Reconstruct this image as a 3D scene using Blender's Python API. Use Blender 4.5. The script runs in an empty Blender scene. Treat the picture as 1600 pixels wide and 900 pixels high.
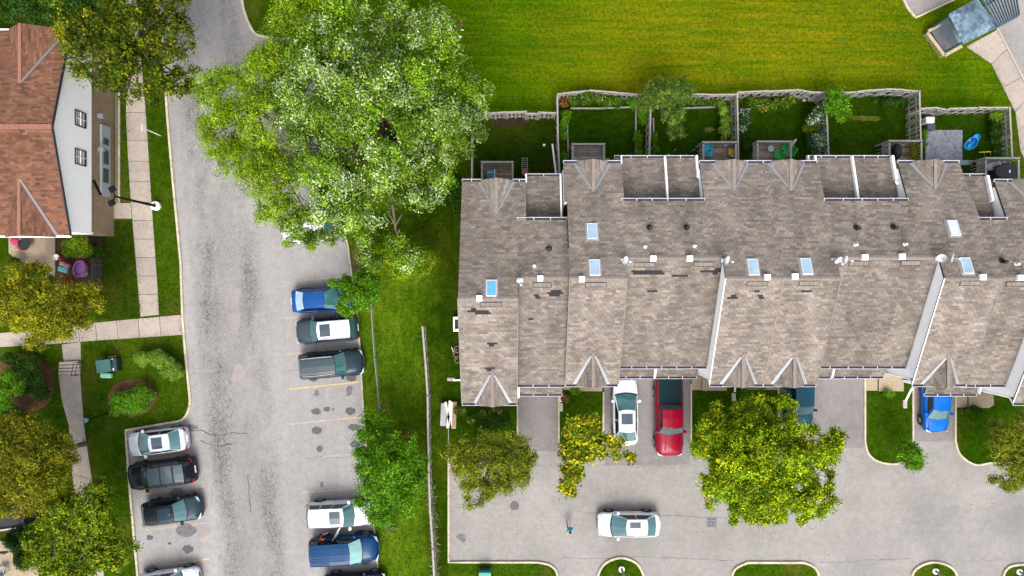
import bpy, math, random
import numpy as np
from mathutils import Vector, Matrix
random.seed(7); RNG = np.random.default_rng(7)
R = math.radians
scene = bpy.context.scene
col = scene.collection

# ------------------------------------------------------------------ camera, world, sun
H = 50.0                       # drone height in metres
F = 1066.67                    # 24 mm lens on 36 mm, for a 1600 px wide frame
cam_d = bpy.data.cameras.new('camera'); cam_d.lens = 24; cam_d.sensor_width = 36
cam_d.clip_end = 2000; cam_d.clip_start = 0.5
cam = bpy.data.objects.new('camera', cam_d); col.objects.link(cam)
cam.location = (0, 0, H); cam.rotation_euler = (0, 0, 0)
scene.camera = cam
SUN_EL, SUN_AZ = 54, 178        # azimuth clockwise from north (+Y)
world = bpy.data.worlds.new('World'); scene.world = world; world.use_nodes = True
nt = world.node_tree; nt.nodes.clear()
wo = nt.nodes.new('ShaderNodeOutputWorld'); bg = nt.nodes.new('ShaderNodeBackground')
sky = nt.nodes.new('ShaderNodeTexSky'); sky.sky_type = 'NISHITA'; sky.sun_disc = False
sky.sun_elevation = R(SUN_EL); sky.sun_rotation = R(SUN_AZ)
sky.air_density = 1.0; sky.dust_density = 6.0; sky.ozone_density = 1.0; sky.altitude = 200
hs = nt.nodes.new('ShaderNodeHueSaturation'); hs.inputs['Saturation'].default_value = 0.45
nt.links.new(sky.outputs[0], hs.inputs['Color']); nt.links.new(hs.outputs[0], bg.inputs[0])
bg.inputs[1].default_value = 0.15
nt.links.new(bg.outputs[0], wo.inputs[0])
sd = bpy.data.lights.new('sun', 'SUN'); sd.energy = 1.05; sd.angle = R(28); sd.color = (1, .965, .91)
sun = bpy.data.objects.new('sun', sd); col.objects.link(sun)
az = R(SUN_AZ); el = R(SUN_EL)
sv = Vector((math.sin(az)*math.cos(el), math.cos(az)*math.cos(el), math.sin(el)))
sun.rotation_euler = sv.to_track_quat('Z', 'Y').to_euler(); sun.location = (0, -30, 60)
vs = scene.view_settings
vs.view_transform = 'Standard'; vs.look = 'None'; vs.exposure = 1.15; vs.gamma = 1; vs.use_curve_mapping = False
scene.cycles.max_bounces = 6; scene.cycles.diffuse_bounces = 3

# ------------------------------------------------------------------ helpers
def P(px, py, z=0.0):
    "the point at height z that the photograph shows at pixel (px, py)"
    k = (H - z) / F
    return Vector(((px-800)*k, (450-py)*k, z))
def PS(pts, z=0.0): return [P(x, y, z) for x, y in pts]

def tag(o, label=None, cat=None, group=None, kind=None):
    if label: o['label'] = label
    if cat: o['category'] = cat
    if group: o['group'] = group
    if kind: o['kind'] = kind
    return o
def empty(name, loc, rz=0, label=None, cat=None, group=None, kind=None, parent=None):
    o = bpy.data.objects.new(name, None); col.objects.link(o)
    o.empty_display_size = .3
    o.location = loc; o.rotation_euler = (0, 0, rz)
    if parent: o.parent = parent
    return tag(o, label, cat, group, kind)

class MB:
    def __init__(s): s.v = []; s.f = []; s.m = []; s.c = None
    def add(s, vs_, fs, m=0):
        b = len(s.v); s.v += [tuple(v) for v in vs_]
        for f in fs: s.f.append(tuple(b+i for i in f)); s.m.append(m)
    def box(s, x0, x1, y0, y1, z0, z1, m=0):
        s.add([(x0,y0,z0),(x1,y0,z0),(x1,y1,z0),(x0,y1,z0),(x0,y0,z1),(x1,y0,z1),(x1,y1,z1),(x0,y1,z1)],
              [(3,2,1,0),(4,5,6,7),(0,1,5,4),(1,2,6,5),(2,3,7,6),(3,0,4,7)], m)
    def prism(s, poly, z0, z1, m=0):
        n = len(poly)
        if area(poly) < 0: poly = poly[::-1]
        s.add([(p[0],p[1],z0) for p in poly]+[(p[0],p[1],z1) for p in poly],
              [tuple(range(n-1,-1,-1)), tuple(range(n,2*n))]+[(i,(i+1)%n,n+(i+1)%n,n+i) for i in range(n)], m)
    def bar(s, a, b, w, h, m=0, zoff=0):
        "box-section bar from a to b, w wide, h high (a and b on its centre line)"
        a = Vector(a); b = Vector(b); d = (b-a)
        if d.length < 1e-6: return
        d.normalize(); up = Vector((0,0,1))
        if abs(d.z) > .95: up = Vector((0,1,0))
        sd_ = d.cross(up).normalized(); up = sd_.cross(d).normalized()
        vs_ = []
        for p in (a, b):
            for i, j in ((-1,-1),(1,-1),(1,1),(-1,1)): vs_.append(p + sd_*(i*w/2) + up*(j*h/2))
        s.add(vs_, [(0,1,2,3),(7,6,5,4),(0,4,5,1),(1,5,6,2),(2,6,7,3),(3,7,4,0)], m)
    def tube(s, a, b, r0, r1=None, n=8, m=0):
        r1 = r0 if r1 is None else r1
        a = Vector(a); b = Vector(b); d = (b-a)
        if d.length < 1e-6: return
        d.normalize(); up = Vector((0,0,1)) if abs(d.z) < .9 else Vector((1,0,0))
        u = d.cross(up).normalized(); w = u.cross(d)
        vs_ = []
        for p, r in ((a,r0),(b,r1)):
            for i in range(n):
                t = 2*math.pi*i/n; vs_.append(p + u*(r*math.cos(t)) + w*(r*math.sin(t)))
        s.add(vs_, [(i,i+n,(i+1)%n+n,(i+1)%n) for i in range(n)]+[tuple(range(n)), tuple(range(2*n-1,n-1,-1))], m)
    def lathe(s, c, prof, n=16, m=0, sx=1, sy=1):
        "prof: (radius, z) from bottom to top"
        vs_ = []; k = len(prof)
        for r, z in prof:
            for i in range(n):
                t = 2*math.pi*i/n; vs_.append((c[0]+sx*r*math.cos(t), c[1]+sy*r*math.sin(t), c[2]+z))
        fs = [(j*n+i, j*n+(i+1)%n, (j+1)*n+(i+1)%n, (j+1)*n+i) for j in range(k-1) for i in range(n)]
        fs += [tuple(range(n-1,-1,-1)), tuple(range((k-1)*n, k*n))]
        s.add(vs_, fs, m)
    def ell(s, c, rx, ry, rz, n=12, k=7, m=0):
        pr = []
        vs_ = [(c[0],c[1],c[2]-rz)]
        for j in range(1, k):
            t = -math.pi/2 + math.pi*j/k
            for i in range(n):
                a = 2*math.pi*i/n
                vs_.append((c[0]+rx*math.cos(t)*math.cos(a), c[1]+ry*math.cos(t)*math.sin(a), c[2]+rz*math.sin(t)))
        vs_.append((c[0],c[1],c[2]+rz)); L = len(vs_)-1
        fs = [(0, 1+(i+1)%n, 1+i) for i in range(n)]
        fs += [(1+j*n+i, 1+j*n+(i+1)%n, 1+(j+1)*n+(i+1)%n, 1+(j+1)*n+i) for j in range(k-2) for i in range(n)]
        b = 1+(k-2)*n
        fs += [(b+i, b+(i+1)%n, L) for i in range(n)]
        s.add(vs_, fs, m)
    def mesh(s, name, mats, smooth=False):
        me = bpy.data.meshes.new(name); me.from_pydata(s.v, [], s.f); me.update()
        if not isinstance(mats, (list, tuple)): mats = [mats]
        for m in mats: me.materials.append(m)
        if len(mats) > 1: me.polygons.foreach_set('material_index', s.m)
        if smooth: me.polygons.foreach_set('use_smooth', [True]*len(s.f))
        return me
    def build(s, name, mats, parent=None, smooth=False, local=False, kind=None, bevel=0, sub=0, **kw):
        if parent is not None and not local:
            o_ = parent_loc(parent)
            s.v = [(x-o_[0], y-o_[1], z-o_[2]) for x, y, z in s.v]
        org = None
        if parent is None and not kw.get('keep'):   # origin at the base
            xs = [v[0] for v in s.v]; ys = [v[1] for v in s.v]; zs = [v[2] for v in s.v]
            org = ((min(xs)+max(xs))/2, (min(ys)+max(ys))/2, min(zs))
            s.v = [(x-org[0], y-org[1], z-org[2]) for x, y, z in s.v]
        o = bpy.data.objects.new(name, s.mesh(name, mats, smooth)); col.objects.link(o)
        if org: o.location = org
        if parent is not None: o.parent = parent
        if bevel:
            b = o.modifiers.new('bevel', 'BEVEL'); b.width = bevel; b.segments = 2; b.limit_method = 'ANGLE'; b.angle_limit = R(35)
        if sub:
            b = o.modifiers.new('sub', 'SUBSURF'); b.levels = sub; b.render_levels = sub
        return tag(o, kw.get('label'), kw.get('cat'), kw.get('group'), kind)
def parent_loc(p):
    l = Vector(p.location)
    if p.parent: l = l + parent_loc(p.parent)
    return l
def area(p):
    return sum(p[i][0]*p[(i+1)%len(p)][1]-p[(i+1)%len(p)][0]*p[i][1] for i in range(len(p)))/2
def inst(name, me, parent, loc, rz=0, rot=None, scale=None):
    o = bpy.data.objects.new(name, me); col.objects.link(o); o.parent = parent
    o.location = loc; o.rotation_euler = rot if rot else (0,0,rz)
    if scale: o.scale = scale
    return o
def copy_tree(o, parent=None, top=True):
    c = o.copy(); col.objects.link(c)
    if not top: c.parent = parent
    for ch in list(o.children): copy_tree(ch, c, False)
    return c
def smooth_line(pts, n=5, closed=False):
    "Catmull-Rom through the points"
    out = []; L = len(pts)
    for i in range(L if closed else L-1):
        g = lambda k: pts[k % L] if closed else pts[max(0, min(L-1, k))]
        p0, p1, p2, p3 = g(i-1), g(i), g(i+1), g(i+2)
        for j in range(n):
            t = j/n
            out.append(tuple(.5*((2*b)+(-a+c)*t+(2*a-5*b+4*c-d)*t*t+(-a+3*b-3*c+d)*t**3) for a,b,c,d in zip(p0,p1,p2,p3)))
    if not closed: out.append(tuple(pts[-1]))
    return out

# ------------------------------------------------------------------ materials
MATS = {}
GA = .69      # how much darker than white paint the dull surfaces are kept
WHITES = ('white', 'silver', 'skylight', 'chest_pale', 'head_lamp')
def lin(r, g, b):
    f = lambda c: ((c/255+.055)/1.055)**2.4 if c > 10 else c/255/12.92
    return (f(r), f(g), f(b))
class NT:
    def __init__(s, name):
        s.m = bpy.data.materials.new(name); s.m.use_nodes = True
        s.t = s.m.node_tree; s.b = s.t.nodes['Principled BSDF']; MATS[name] = s.m
        g = s.n('ShaderNodeNewGeometry'); s.pos = g.outputs['Position']
    def n(s, typ, **kw):
        x = s.t.nodes.new(typ)
        for k, v in kw.items(): setattr(x, k, v)
        return x
    def l(s, a, b): s.t.links.new(a, b)
    def noise(s, scale, detail=4, rough=.6, vec=None, stretch=None, off=0, w=0):
        x = s.n('ShaderNodeTexNoise'); x.inputs['Scale'].default_value = scale; x.inputs['Detail'].default_value = detail
        x.inputs['Roughness'].default_value = rough
        x.inputs['Distortion'].default_value = w
        v = vec or s.pos
        if stretch or off:
            mp = s.n('ShaderNodeMapping'); s.l(v, mp.inputs[0])
            if stretch: mp.inputs['Scale'].default_value = stretch
            mp.inputs['Location'].default_value = (off, off*.7, 0); v = mp.outputs[0]
        s.l(v, x.inputs['Vector']); return x.outputs['Fac']
    def ramp(s, fac, stops, interp='LINEAR'):
        r = s.n('ShaderNodeValToRGB'); r.color_ramp.interpolation = interp
        e = r.color_ramp.elements
        while len(e) < len(stops): e.new(.5)
        for i, (p, c) in enumerate(stops):
            e[i].position = p; e[i].color = (*c, 1) if len(c) == 3 else c
        s.l(fac, r.inputs[0]); return r.outputs[0]
    def val(s, fac, a, b):
        m = s.n('ShaderNodeMapRange'); m.inputs[1].default_value = a; m.inputs[2].default_value = b; s.l(fac, m.inputs[0]); return m.outputs[0]
    def mix(s, fac, a, b, mode='MIX'):
        x = s.n('ShaderNodeMix', data_type='RGBA', blend_type=mode)
        for i, v in ((0, fac), (6, a), (7, b)):
            if hasattr(v, 'links') or isinstance(v, bpy.types.NodeSocket): s.l(v, x.inputs[i])
            elif i == 0: x.inputs[0].default_value = v
            else: x.inputs[i].default_value = (*v, 1)
        return x.outputs[2]
    def math(s, op, a, b=None):
        x = s.n('ShaderNodeMath', operation=op)
        for i, v in ((0, a), (1, b)):
            if v is None: continue
            if isinstance(v, bpy.types.NodeSocket): s.l(v, x.inputs[i])
            else: x.inputs[i].default_value = v
        return x.outputs[0]
    def bump(s, h, strength=.3, dist=.02):
        b = s.n('ShaderNodeBump'); b.inputs['Strength'].default_value = strength; b.inputs['Distance'].default_value = dist
        s.l(h, b.inputs['Height']); s.l(b.outputs[0], s.b.inputs['Normal'])
    def out(s, c, rough=.8, spec=.3, metal=0):
        if not any(w in s.m.name for w in WHITES): c = s.mix(1.0, c, (GA, GA, GA), 'MULTIPLY') if isinstance(c, bpy.types.NodeSocket) else tuple(x*GA for x in c)
        if isinstance(c, bpy.types.NodeSocket): s.l(c, s.b.inputs['Base Color'])
        else: s.b.inputs['Base Color'].default_value = (*c, 1)
        s.b.inputs['Roughness'].default_value = rough; s.b.inputs['Specular IOR Level'].default_value = spec
        s.b.inputs['Metallic'].default_value = metal
        return s.m
def plain(name, c, rough=.6, var=.15, scale=6, spec=.4, metal=0, coat=0, fine=.1):
    if name in MATS: return MATS[name]
    t = NT(name)
    f = t.noise(scale, 5, .65); f2 = t.noise(scale*9, 3, .6)
    a = tuple(x*(1-var) for x in c); b = tuple(min(1, x*(1+var)) for x in c)
    cc = t.ramp(f, [(.3, a), (.7, b)])
    if fine: cc = t.mix(fine, cc, t.ramp(f2, [(.35, (0,0,0)), (.65, (1,1,1))]), 'OVERLAY')
    if coat: t.b.inputs['Coat Weight'].default_value = coat; t.b.inputs['Coat Roughness'].default_value = .04
    return t.out(cc, rough, spec, metal)
def grass(name, dark, mid, light, yellow, ya=.5, streak=None, big=.18, off=0, centre=None):
    t = NT(name)
    f = t.noise(big, 6, .62, off=off, w=.6)
    fs = t.noise(1.6, 5, .7, off=off+3, stretch=streak or (1,1,1))
    m = t.math('ADD', t.math('MULTIPLY', f, .5), t.math('MULTIPLY', fs, .5))
    c = t.ramp(m, [(.34, dark), (.47, mid), (.6, light)])
    y = t.noise(big*1.3, 5, .65, off=off+11, stretch=streak and (.6, 1.6, 1))
    ym = t.math('MULTIPLY', t.val(y, .60-.16*ya, .74-.12*ya), min(1,.55+.4*ya))
    if centre:      # the dry part of the field
        sx = t.n('ShaderNodeSeparateXYZ'); t.l(t.pos, sx.inputs[0])
        ax = t.math('POWER', t.math('DIVIDE', t.math('SUBTRACT', sx.outputs[0], centre[0]), centre[2]), 2); ay = t.math('POWER', t.math('DIVIDE', t.math('SUBTRACT', sx.outputs[1], centre[1]), centre[3]), 2)
        g = t.val(t.math('ADD', t.math('ADD', ax, ay), t.math('MULTIPLY', t.math('SUBTRACT', y, .5), 2.2)), 1.5, 0)
        st2 = t.noise(1.0, 5, .7, off=off+40, stretch=(.16,2.6,1))
        ym = t.math('MULTIPLY', g, t.val(st2, .36, .66))
        c = t.mix(t.math('MULTIPLY', g, .35), c, light)
        ym = t.math('MULTIPLY', ym, .85)
    c = t.mix(ym, c, yellow)
    fine = t.noise(16, 4, .75, off=off)
    c = t.mix(.75, c, t.ramp(fine, [(.32, (.18,.18,.18)), (.5, (.5,.5,.5)), (.7, (.85,.85,.85))]), 'OVERLAY')
    cl = t.noise(4.2, 3, .75, off=off+60); c = t.mix(.6, c, t.ramp(cl, [(.34, (.24,.23,.26)), (.5, (.5,.5,.5)), (.68, (.74,.73,.66))]), 'OVERLAY')
    wd = t.noise(1.1, 4, .7, off=off+80); c = t.mix(t.math('MULTIPLY', t.val(wd, .60, .72), .45), c, tuple(min(1, a*1.25+.02) for a in (mid[0], mid[1]*.75, mid[2]+.012)))
    t.bump(fine, .9, .06)
    return t.out(c, .95, .0)
M_grass = grass('lawn_grass', (.018,.048,.002), (.034,.078,.002), (.060,.110,.004), (.12,.10,.02), .5)
M_field = grass('field_grass', (.026,.078,.001), (.056,.128,.001), (.108,.180,.002), (.27,.215,.005), .5, streak=(.10,2.1,1), big=.12, off=5, centre=(17,17.5,15,6.5))
M_yard = grass('yard_grass', (.013,.040,.001), (.025,.066,.0015), (.044,.092,.003), (.085,.08,.006), .25, off=9)
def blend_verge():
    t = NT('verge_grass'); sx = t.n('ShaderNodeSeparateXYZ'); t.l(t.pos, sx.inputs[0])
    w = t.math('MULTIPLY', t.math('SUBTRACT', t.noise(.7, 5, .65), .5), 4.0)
    e = t.math('MULTIPLY', t.math('SUBTRACT', sx.outputs[1], 2.0), .35)       # shade painted into the grass colour, wider to the north
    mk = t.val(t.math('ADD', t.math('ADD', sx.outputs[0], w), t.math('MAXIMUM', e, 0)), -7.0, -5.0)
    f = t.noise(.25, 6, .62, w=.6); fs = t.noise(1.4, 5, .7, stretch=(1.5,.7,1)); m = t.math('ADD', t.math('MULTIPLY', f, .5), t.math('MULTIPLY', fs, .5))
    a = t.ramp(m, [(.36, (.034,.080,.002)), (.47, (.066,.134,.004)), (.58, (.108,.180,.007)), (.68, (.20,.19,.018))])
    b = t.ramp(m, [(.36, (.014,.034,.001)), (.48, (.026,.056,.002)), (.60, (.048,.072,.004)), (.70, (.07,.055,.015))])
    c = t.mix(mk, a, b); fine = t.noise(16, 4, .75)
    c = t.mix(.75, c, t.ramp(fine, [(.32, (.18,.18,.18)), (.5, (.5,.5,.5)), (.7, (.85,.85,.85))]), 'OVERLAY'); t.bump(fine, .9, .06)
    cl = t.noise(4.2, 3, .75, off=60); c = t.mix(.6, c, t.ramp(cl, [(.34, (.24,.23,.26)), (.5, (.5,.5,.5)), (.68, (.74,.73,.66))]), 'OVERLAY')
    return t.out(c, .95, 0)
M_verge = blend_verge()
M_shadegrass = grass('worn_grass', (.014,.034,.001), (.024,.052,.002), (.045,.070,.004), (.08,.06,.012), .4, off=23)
M_patio_soil = plain('soil', (.075,.045,.028), .95, .35, 5, .1)
M_mulch = plain('mulch', (.13,.065,.035), .95, .4, 9, .1, fine=.5)

def asphalt(name, base, crack=0.0, warm=0):
    t = NT(name)
    big = t.noise(.22, 5, .6, stretch=(1.8,.25,1)) if crack else t.noise(.25, 5, .6)
    c = t.ramp(big, [(.3, tuple(x*.86 for x in base)), (.7, tuple(min(1,x*1.12) for x in base))])
    mid = t.noise(2.2, 5, .7)
    c = t.mix(.35, c, t.ramp(mid, [(.3, (.32,.32,.33)), (.7, (.66,.66,.66))]), 'OVERLAY')
    fine = t.noise(14, 3, .8)
    c = t.mix(.5, c, t.ramp(fine, [(.3, (.22,.22,.22)), (.5, (.5,.5,.5)), (.72, (.82,.82,.82))]), 'OVERLAY')
    if crack:
        def vor(scale, off, thr, st=(1,.75,1)):
            v = t.n('ShaderNodeTexVoronoi', feature='DISTANCE_TO_EDGE'); v.inputs['Scale'].default_value = scale
            mp = t.n('ShaderNodeMapping'); mp.inputs['Scale'].default_value = st; mp.inputs['Location'].default_value = (off,off,0)
            wr = t.n('ShaderNodeVectorMath', operation='ADD'); nn = t.n('ShaderNodeTexNoise'); nn.inputs['Scale'].default_value = 2.5
            sc = t.n('ShaderNodeVectorMath', operation='SCALE'); sc.inputs['Scale'].default_value = .35
            t.l(t.pos, nn.inputs['Vector']); t.l(nn.outputs['Color'], sc.inputs[0]); t.l(sc.outputs[0], wr.inputs[0]); t.l(t.pos, wr.inputs[1])
            t.l(wr.outputs[0], mp.inputs[0]); t.l(mp.outputs[0], v.inputs['Vector'])
            return t.val(v.outputs['Distance'], thr, 0)
        # worn wheel tracks run north-south: a band mask on x + noise
        sx = t.n('ShaderNodeSeparateXYZ'); t.l(t.pos, sx.inputs[0])
        X = sx.outputs[0]; Y = sx.outputs[1]
        drift = t.math('MULTIPLY', Y, -.085)
        xx = t.math('SUBTRACT', X, drift)
        def band(c0, w):
            d = t.math('ABSOLUTE', t.math('SUBTRACT', xx, c0)); return t.val(d, w, w*.25)
        wob = t.noise(.35, 5, .7, stretch=(1,.35,1), off=31)
        bm = t.math('MAXIMUM', t.math('MAXIMUM', band(-22.3, 1.25), band(-19.1, 1.2)), t.math('MULTIPLY', band(-20.6, 2.9), .5))
        mk = t.math('MULTIPLY', bm, t.val(wob, .34, .6))
        mk2 = t.math('MULTIPLY', band(-20.7, 4.2), t.val(t.noise(.5, 4, .6, off=71, stretch=(1,.5,1)), .45, .62))
        dk = t.mix(t.math('MULTIPLY', mk, .55), c, tuple(x*.45 for x in base))
        c1 = t.mix(t.math('MULTIPLY', t.math('MULTIPLY', vor(4.2, 0, .10), mk), .85), dk, (.09,.085,.085))
        c1 = t.mix(t.math('MULTIPLY', t.math('MULTIPLY', vor(6.0, 9, .12), mk2), .5), c1, (.13,.125,.125))
        ex = t.math('POWER', t.math('DIVIDE', t.math('ADD', X, 21.3), 1.05), 2); ey = t.math('POWER', t.math('DIVIDE', t.math('ADD', Y, 9.6), 5.2), 2)
        loc = t.val(t.math('ADD', t.math('ADD', ex, ey), t.math('MULTIPLY', t.math('SUBTRACT', wob, .5), 3)), 1.1, .5)
        c1 = t.mix(t.math('MULTIPLY', t.math('MULTIPLY', vor(3.3, 4, .075, (1,.6,1)), loc), .7), c1, (.10,.092,.08))
        lt = t.math('MULTIPLY', band(-20.7, .8), t.val(wob, .5, .7))
        c = t.mix(t.math('MULTIPLY', lt, .3), c1, tuple(min(1,x*1.3) for x in base))
    t.bump(fine, .35, .01)
    return t.out(c, .95, .1)
M_road = asphalt('old_asphalt', (.355,.340,.330), 1)
M_drive = asphalt('court_asphalt', (.330,.312,.293))
M_dark_drive = asphalt('driveway_asphalt', (.265,.243,.237))
M_patch = asphalt('patch_asphalt', (.34,.305,.30))
M_crack = plain('crack_fill', (.09,.083,.08), .95, .3)
M_stain = plain('oil_stain', (.085,.08,.085), .6, .5, 5)
M_stain2 = plain('faint_stain', (.16,.15,.155), .8, .3, 4)
M_yel = plain('road_paint_yellow', (.56,.44,.20), .8, .3, 5, fine=.5)
M_yelf = plain('worn_paint_yellow', (.43,.38,.29), .85, .3, 5, fine=.5)
M_conc = plain('concrete', (.52,.45,.39), .9, .10, 1.2, .1, fine=.14)
M_conc2 = plain('tan_concrete', (.42,.34,.24), .9, .12, 1.6, .1, fine=.14)
M_kerb = plain('kerb_concrete', (.60,.525,.39), .9, .22, 1.3, .1, fine=.25)
M_joint = plain('joint_dirt', (.12,.10,.08), .95)
M_white = plain('white_paint', (.88,.88,.89), .5, .03, 4, fine=.02)
M_siding = plain('white_siding', (.88,.88,.88), .55, .03, 2, fine=.03)
M_gutter = plain('gutter_metal_pale', (.80,.80,.88), .5, .05, 4)
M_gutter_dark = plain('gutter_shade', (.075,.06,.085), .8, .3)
M_flash = plain('valley_metal', (.34,.365,.39), .45, .12, 3, metal=.2)
M_lead = plain('flashing_lead', (.3,.3,.33), .6, .15)
M_brick = plain('tan_brick', (.33,.24,.15), .9, .15, 3, fine=.5)
M_fence = plain('weathered_wood', (.40,.37,.33), .9, .2, 5, fine=.4)
M_fence_d = plain('weathered_board', (.26,.27,.25), .9, .25, 3, fine=.4)
M_tanwood = plain('tan_wood', (.52,.42,.27), .85, .2, 5, fine=.3)
M_deck = plain('deck_wood', (.23,.165,.11), .9, .3, 3, fine=.4)
M_black = plain('black_plastic', (.018,.018,.022), .5, .2)
M_blackiron = plain('black_metal', (.008,.009,.013), .6, .2, 6, .1)
M_rubber = plain('tyre_rubber', (.02,.02,.022), .85, .2)
M_rim = plain('wheel_rim', (.32,.32,.33), .35, .1, metal=.7)
M_bark = plain('bark', (.15,.12,.095), .95, .3, 6, fine=.5)
M_pale_bark = plain('pale_bark', (.33,.30,.27), .95, .25, 6, fine=.5)
M_skin = plain('skin', (.55,.33,.24), .6, .06)
M_hair = plain('dark_hair', (.02,.015,.012), .7, .2)

def attr_mat(name, rough=.85, spec=.2, trans=0.0, noise=.0):
    t = NT(name); a = t.n('ShaderNodeAttribute'); a.attribute_name = 'Col'
    c = a.outputs['Color']
    if noise:
        f = t.noise(18, 3, .8); c = t.mix(noise, c, t.ramp(f, [(.3, (.2,.2,.2)), (.7, (.8,.8,.8))]), 'OVERLAY')
        g = t.noise(.35, 5, .65, stretch=(1.4,.5,1)); c = t.mix(noise*.9, c, t.ramp(g, [(.34, (.38,.375,.37)), (.66, (.62,.62,.62))]), 'OVERLAY'); g2 = t.noise(.9, 4, .6, stretch=(1.1,.16,1), off=50); c = t.mix(noise*.7, c, t.ramp(g2, [(.36, (.26,.25,.245)), (.6, (.62,.62,.62))]), 'OVERLAY')
        t.bump(f, .3, .01)
    c = t.mix(1.0, c, (GA, GA, GA), 'MULTIPLY'); t.t.nodes['Principled BSDF']; t.l(c, t.b.inputs['Base Color']); t.b.inputs['Roughness'].default_value = rough; t.b.inputs['Specular IOR Level'].default_value = spec
    if trans:
        tr = t.n('ShaderNodeBsdfTranslucent'); mx = t.n('ShaderNodeMixShader'); mx.inputs[0].default_value = trans
        t.l(c, tr.inputs[0]); t.l(t.b.outputs[0], mx.inputs[1]); t.l(tr.outputs[0], mx.inputs[2])
        t.l(mx.outputs[0], t.t.nodes['Material Output'].inputs[0])
    return t.m
M_leaf = attr_mat('leaves', .6, .10, .14)
M_shingle = attr_mat('asphalt_shingle', .92, .12, 0, .55)

def fast_mesh(name, verts, quads_per, cols, mat, vper=4):
    "verts (N*vper,3): N separate polygons of vper corners; cols (N,3)"
    n = len(verts)//vper
    me = bpy.data.meshes.new(name)
    me.vertices.add(n*vper); me.loops.add(n*vper); me.polygons.add(n)
    me.vertices.foreach_set('co', np.asarray(verts, dtype=np.float32).ravel())
    me.loops.foreach_set('vertex_index', np.arange(n*vper, dtype=np.int32))
    me.polygons.foreach_set('loop_start', np.arange(0, n*vper, vper, dtype=np.int32))
    me.polygons.foreach_set('loop_total', np.full(n, vper, dtype=np.int32))
    me.update(calc_edges=True)
    ca = me.color_attributes.new('Col', 'FLOAT_COLOR', 'POINT')
    c4 = np.ones((n*vper, 4), dtype=np.float32); c4[:, :3] = np.repeat(np.asarray(cols, dtype=np.float32), vper, axis=0)
    ca.data.foreach_set('color', c4.ravel())
    me.materials.append(mat)
    return me

# ------------------------------------------------------------------ ground
def sheet(name, pts, z, mat, px=True, kind='structure', parent=None, label=None, **kw):
    poly = [(p[0], p[1]) for p in (PS(pts) if px else pts)]
    if area(poly) < 0: poly = poly[::-1]
    m = MB(); m.add([(x, y, z) for x, y in poly], [tuple(range(len(poly)))])
    return m.build(name, mat, parent, kind=kind if parent is None else None, label=label, keep=True, **kw)
sheet('ground', [(-250,-250),(250,-250),(250,250),(-250,250)], -.004, M_grass, px=False, label='green lawn around the houses, paths and car parks')
FIELD = [(470,-400),(2200,-400),(2200,300),(1600,250),(1585,168),(1437,168),(1437,142),(1153,142),(1153,146),(872,147),(868,177),(742,177),(690,215),(600,240),(520,62),(425,60)]
sheet('field', FIELD, 0, M_field, label='mown yellow green field north of the terrace fences')
VERGE = [(543,372),(600,330),(700,330),(672,440),(664,520),(680,760),(690,930),(594,930),(582,780),(569,640),(561,500),(546,400)]
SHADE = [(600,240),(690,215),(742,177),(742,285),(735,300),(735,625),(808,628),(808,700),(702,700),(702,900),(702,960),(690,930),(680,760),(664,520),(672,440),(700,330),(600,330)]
sheet('verge', [(543,372),(536,300),(600,240),(690,215),(742,177),(742,285),(735,300),(735,625),(808,628),(808,700),(702,700),(702,960),(594,960),(582,780),(569,640),(561,500),(546,400)], 0, M_verge, label='grass verge between the car park and the end house, bright in the middle, with shade painted dark into the grass beside the house')
YARD1 = [(737,178),(870,178),(876,290),(737,290)]
YARDS = [(872,150),(1153,146),(1436,144),(1440,170),(1579,172),(1584,280),(1440,280),(876,280)]
sheet('yard_soil', YARD1, .005, M_shadegrass, label='weedy back yard of the end house')
sheet('yard_lawn', YARDS, .004, M_yard, label='dark green lawns of the fenced back yards')

ROAD = [(235,-120),(254,45),(262,180),(271,285),(283,410),(286,497),(291,560),(296,608),(297,634),(293,647),(284,656),(268,660),(245,664),(197,672),(205,780),(216,900),(222,960),(600,960),(592,900),(580,780),(568,640),(560,500),(546,400),(543,382),(536,368),(520,355),(500,340),(490,62),(428,60),(408,57),(396,48),(388,32),(381,10),(378,-20),(370,-120)]
road = sheet('road', ROAD, .004, M_road, label='old cracked grey asphalt road with parking bays')
COURT = [(700,640),(810,640),(810,610),(872,610),(872,640),(944,640),(944,560),(1079,560),(1079,680),(1217,690),(1217,560),(1350,560),(1350,690),(1355,708),(1364,718),(1378,724),(1400,725),(1420,720),(1427,705),(1428,560),(1491,560),(1491,690),(1496,706),(1506,718),(1524,726),(1545,724),(1700,715),(1900,715),(1900,1100),(700,1100)]
court = sheet('parking_court', COURT, .004, M_drive, label='pale asphalt parking court in front of the terrace')
for a in ([(811,560),(871,560),(871,705),(811,705)], [(945,560),(1078,560),(1078,725),(945,727)], [(1218,560),(1349,560),(1349,700),(1218,700)], [(1429,560),(1490,560),(1490,690),(1429,690)]):
    sheet('driveway', a, .008, M_dark_drive, label='darker asphalt driveway up to a garage')
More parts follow.
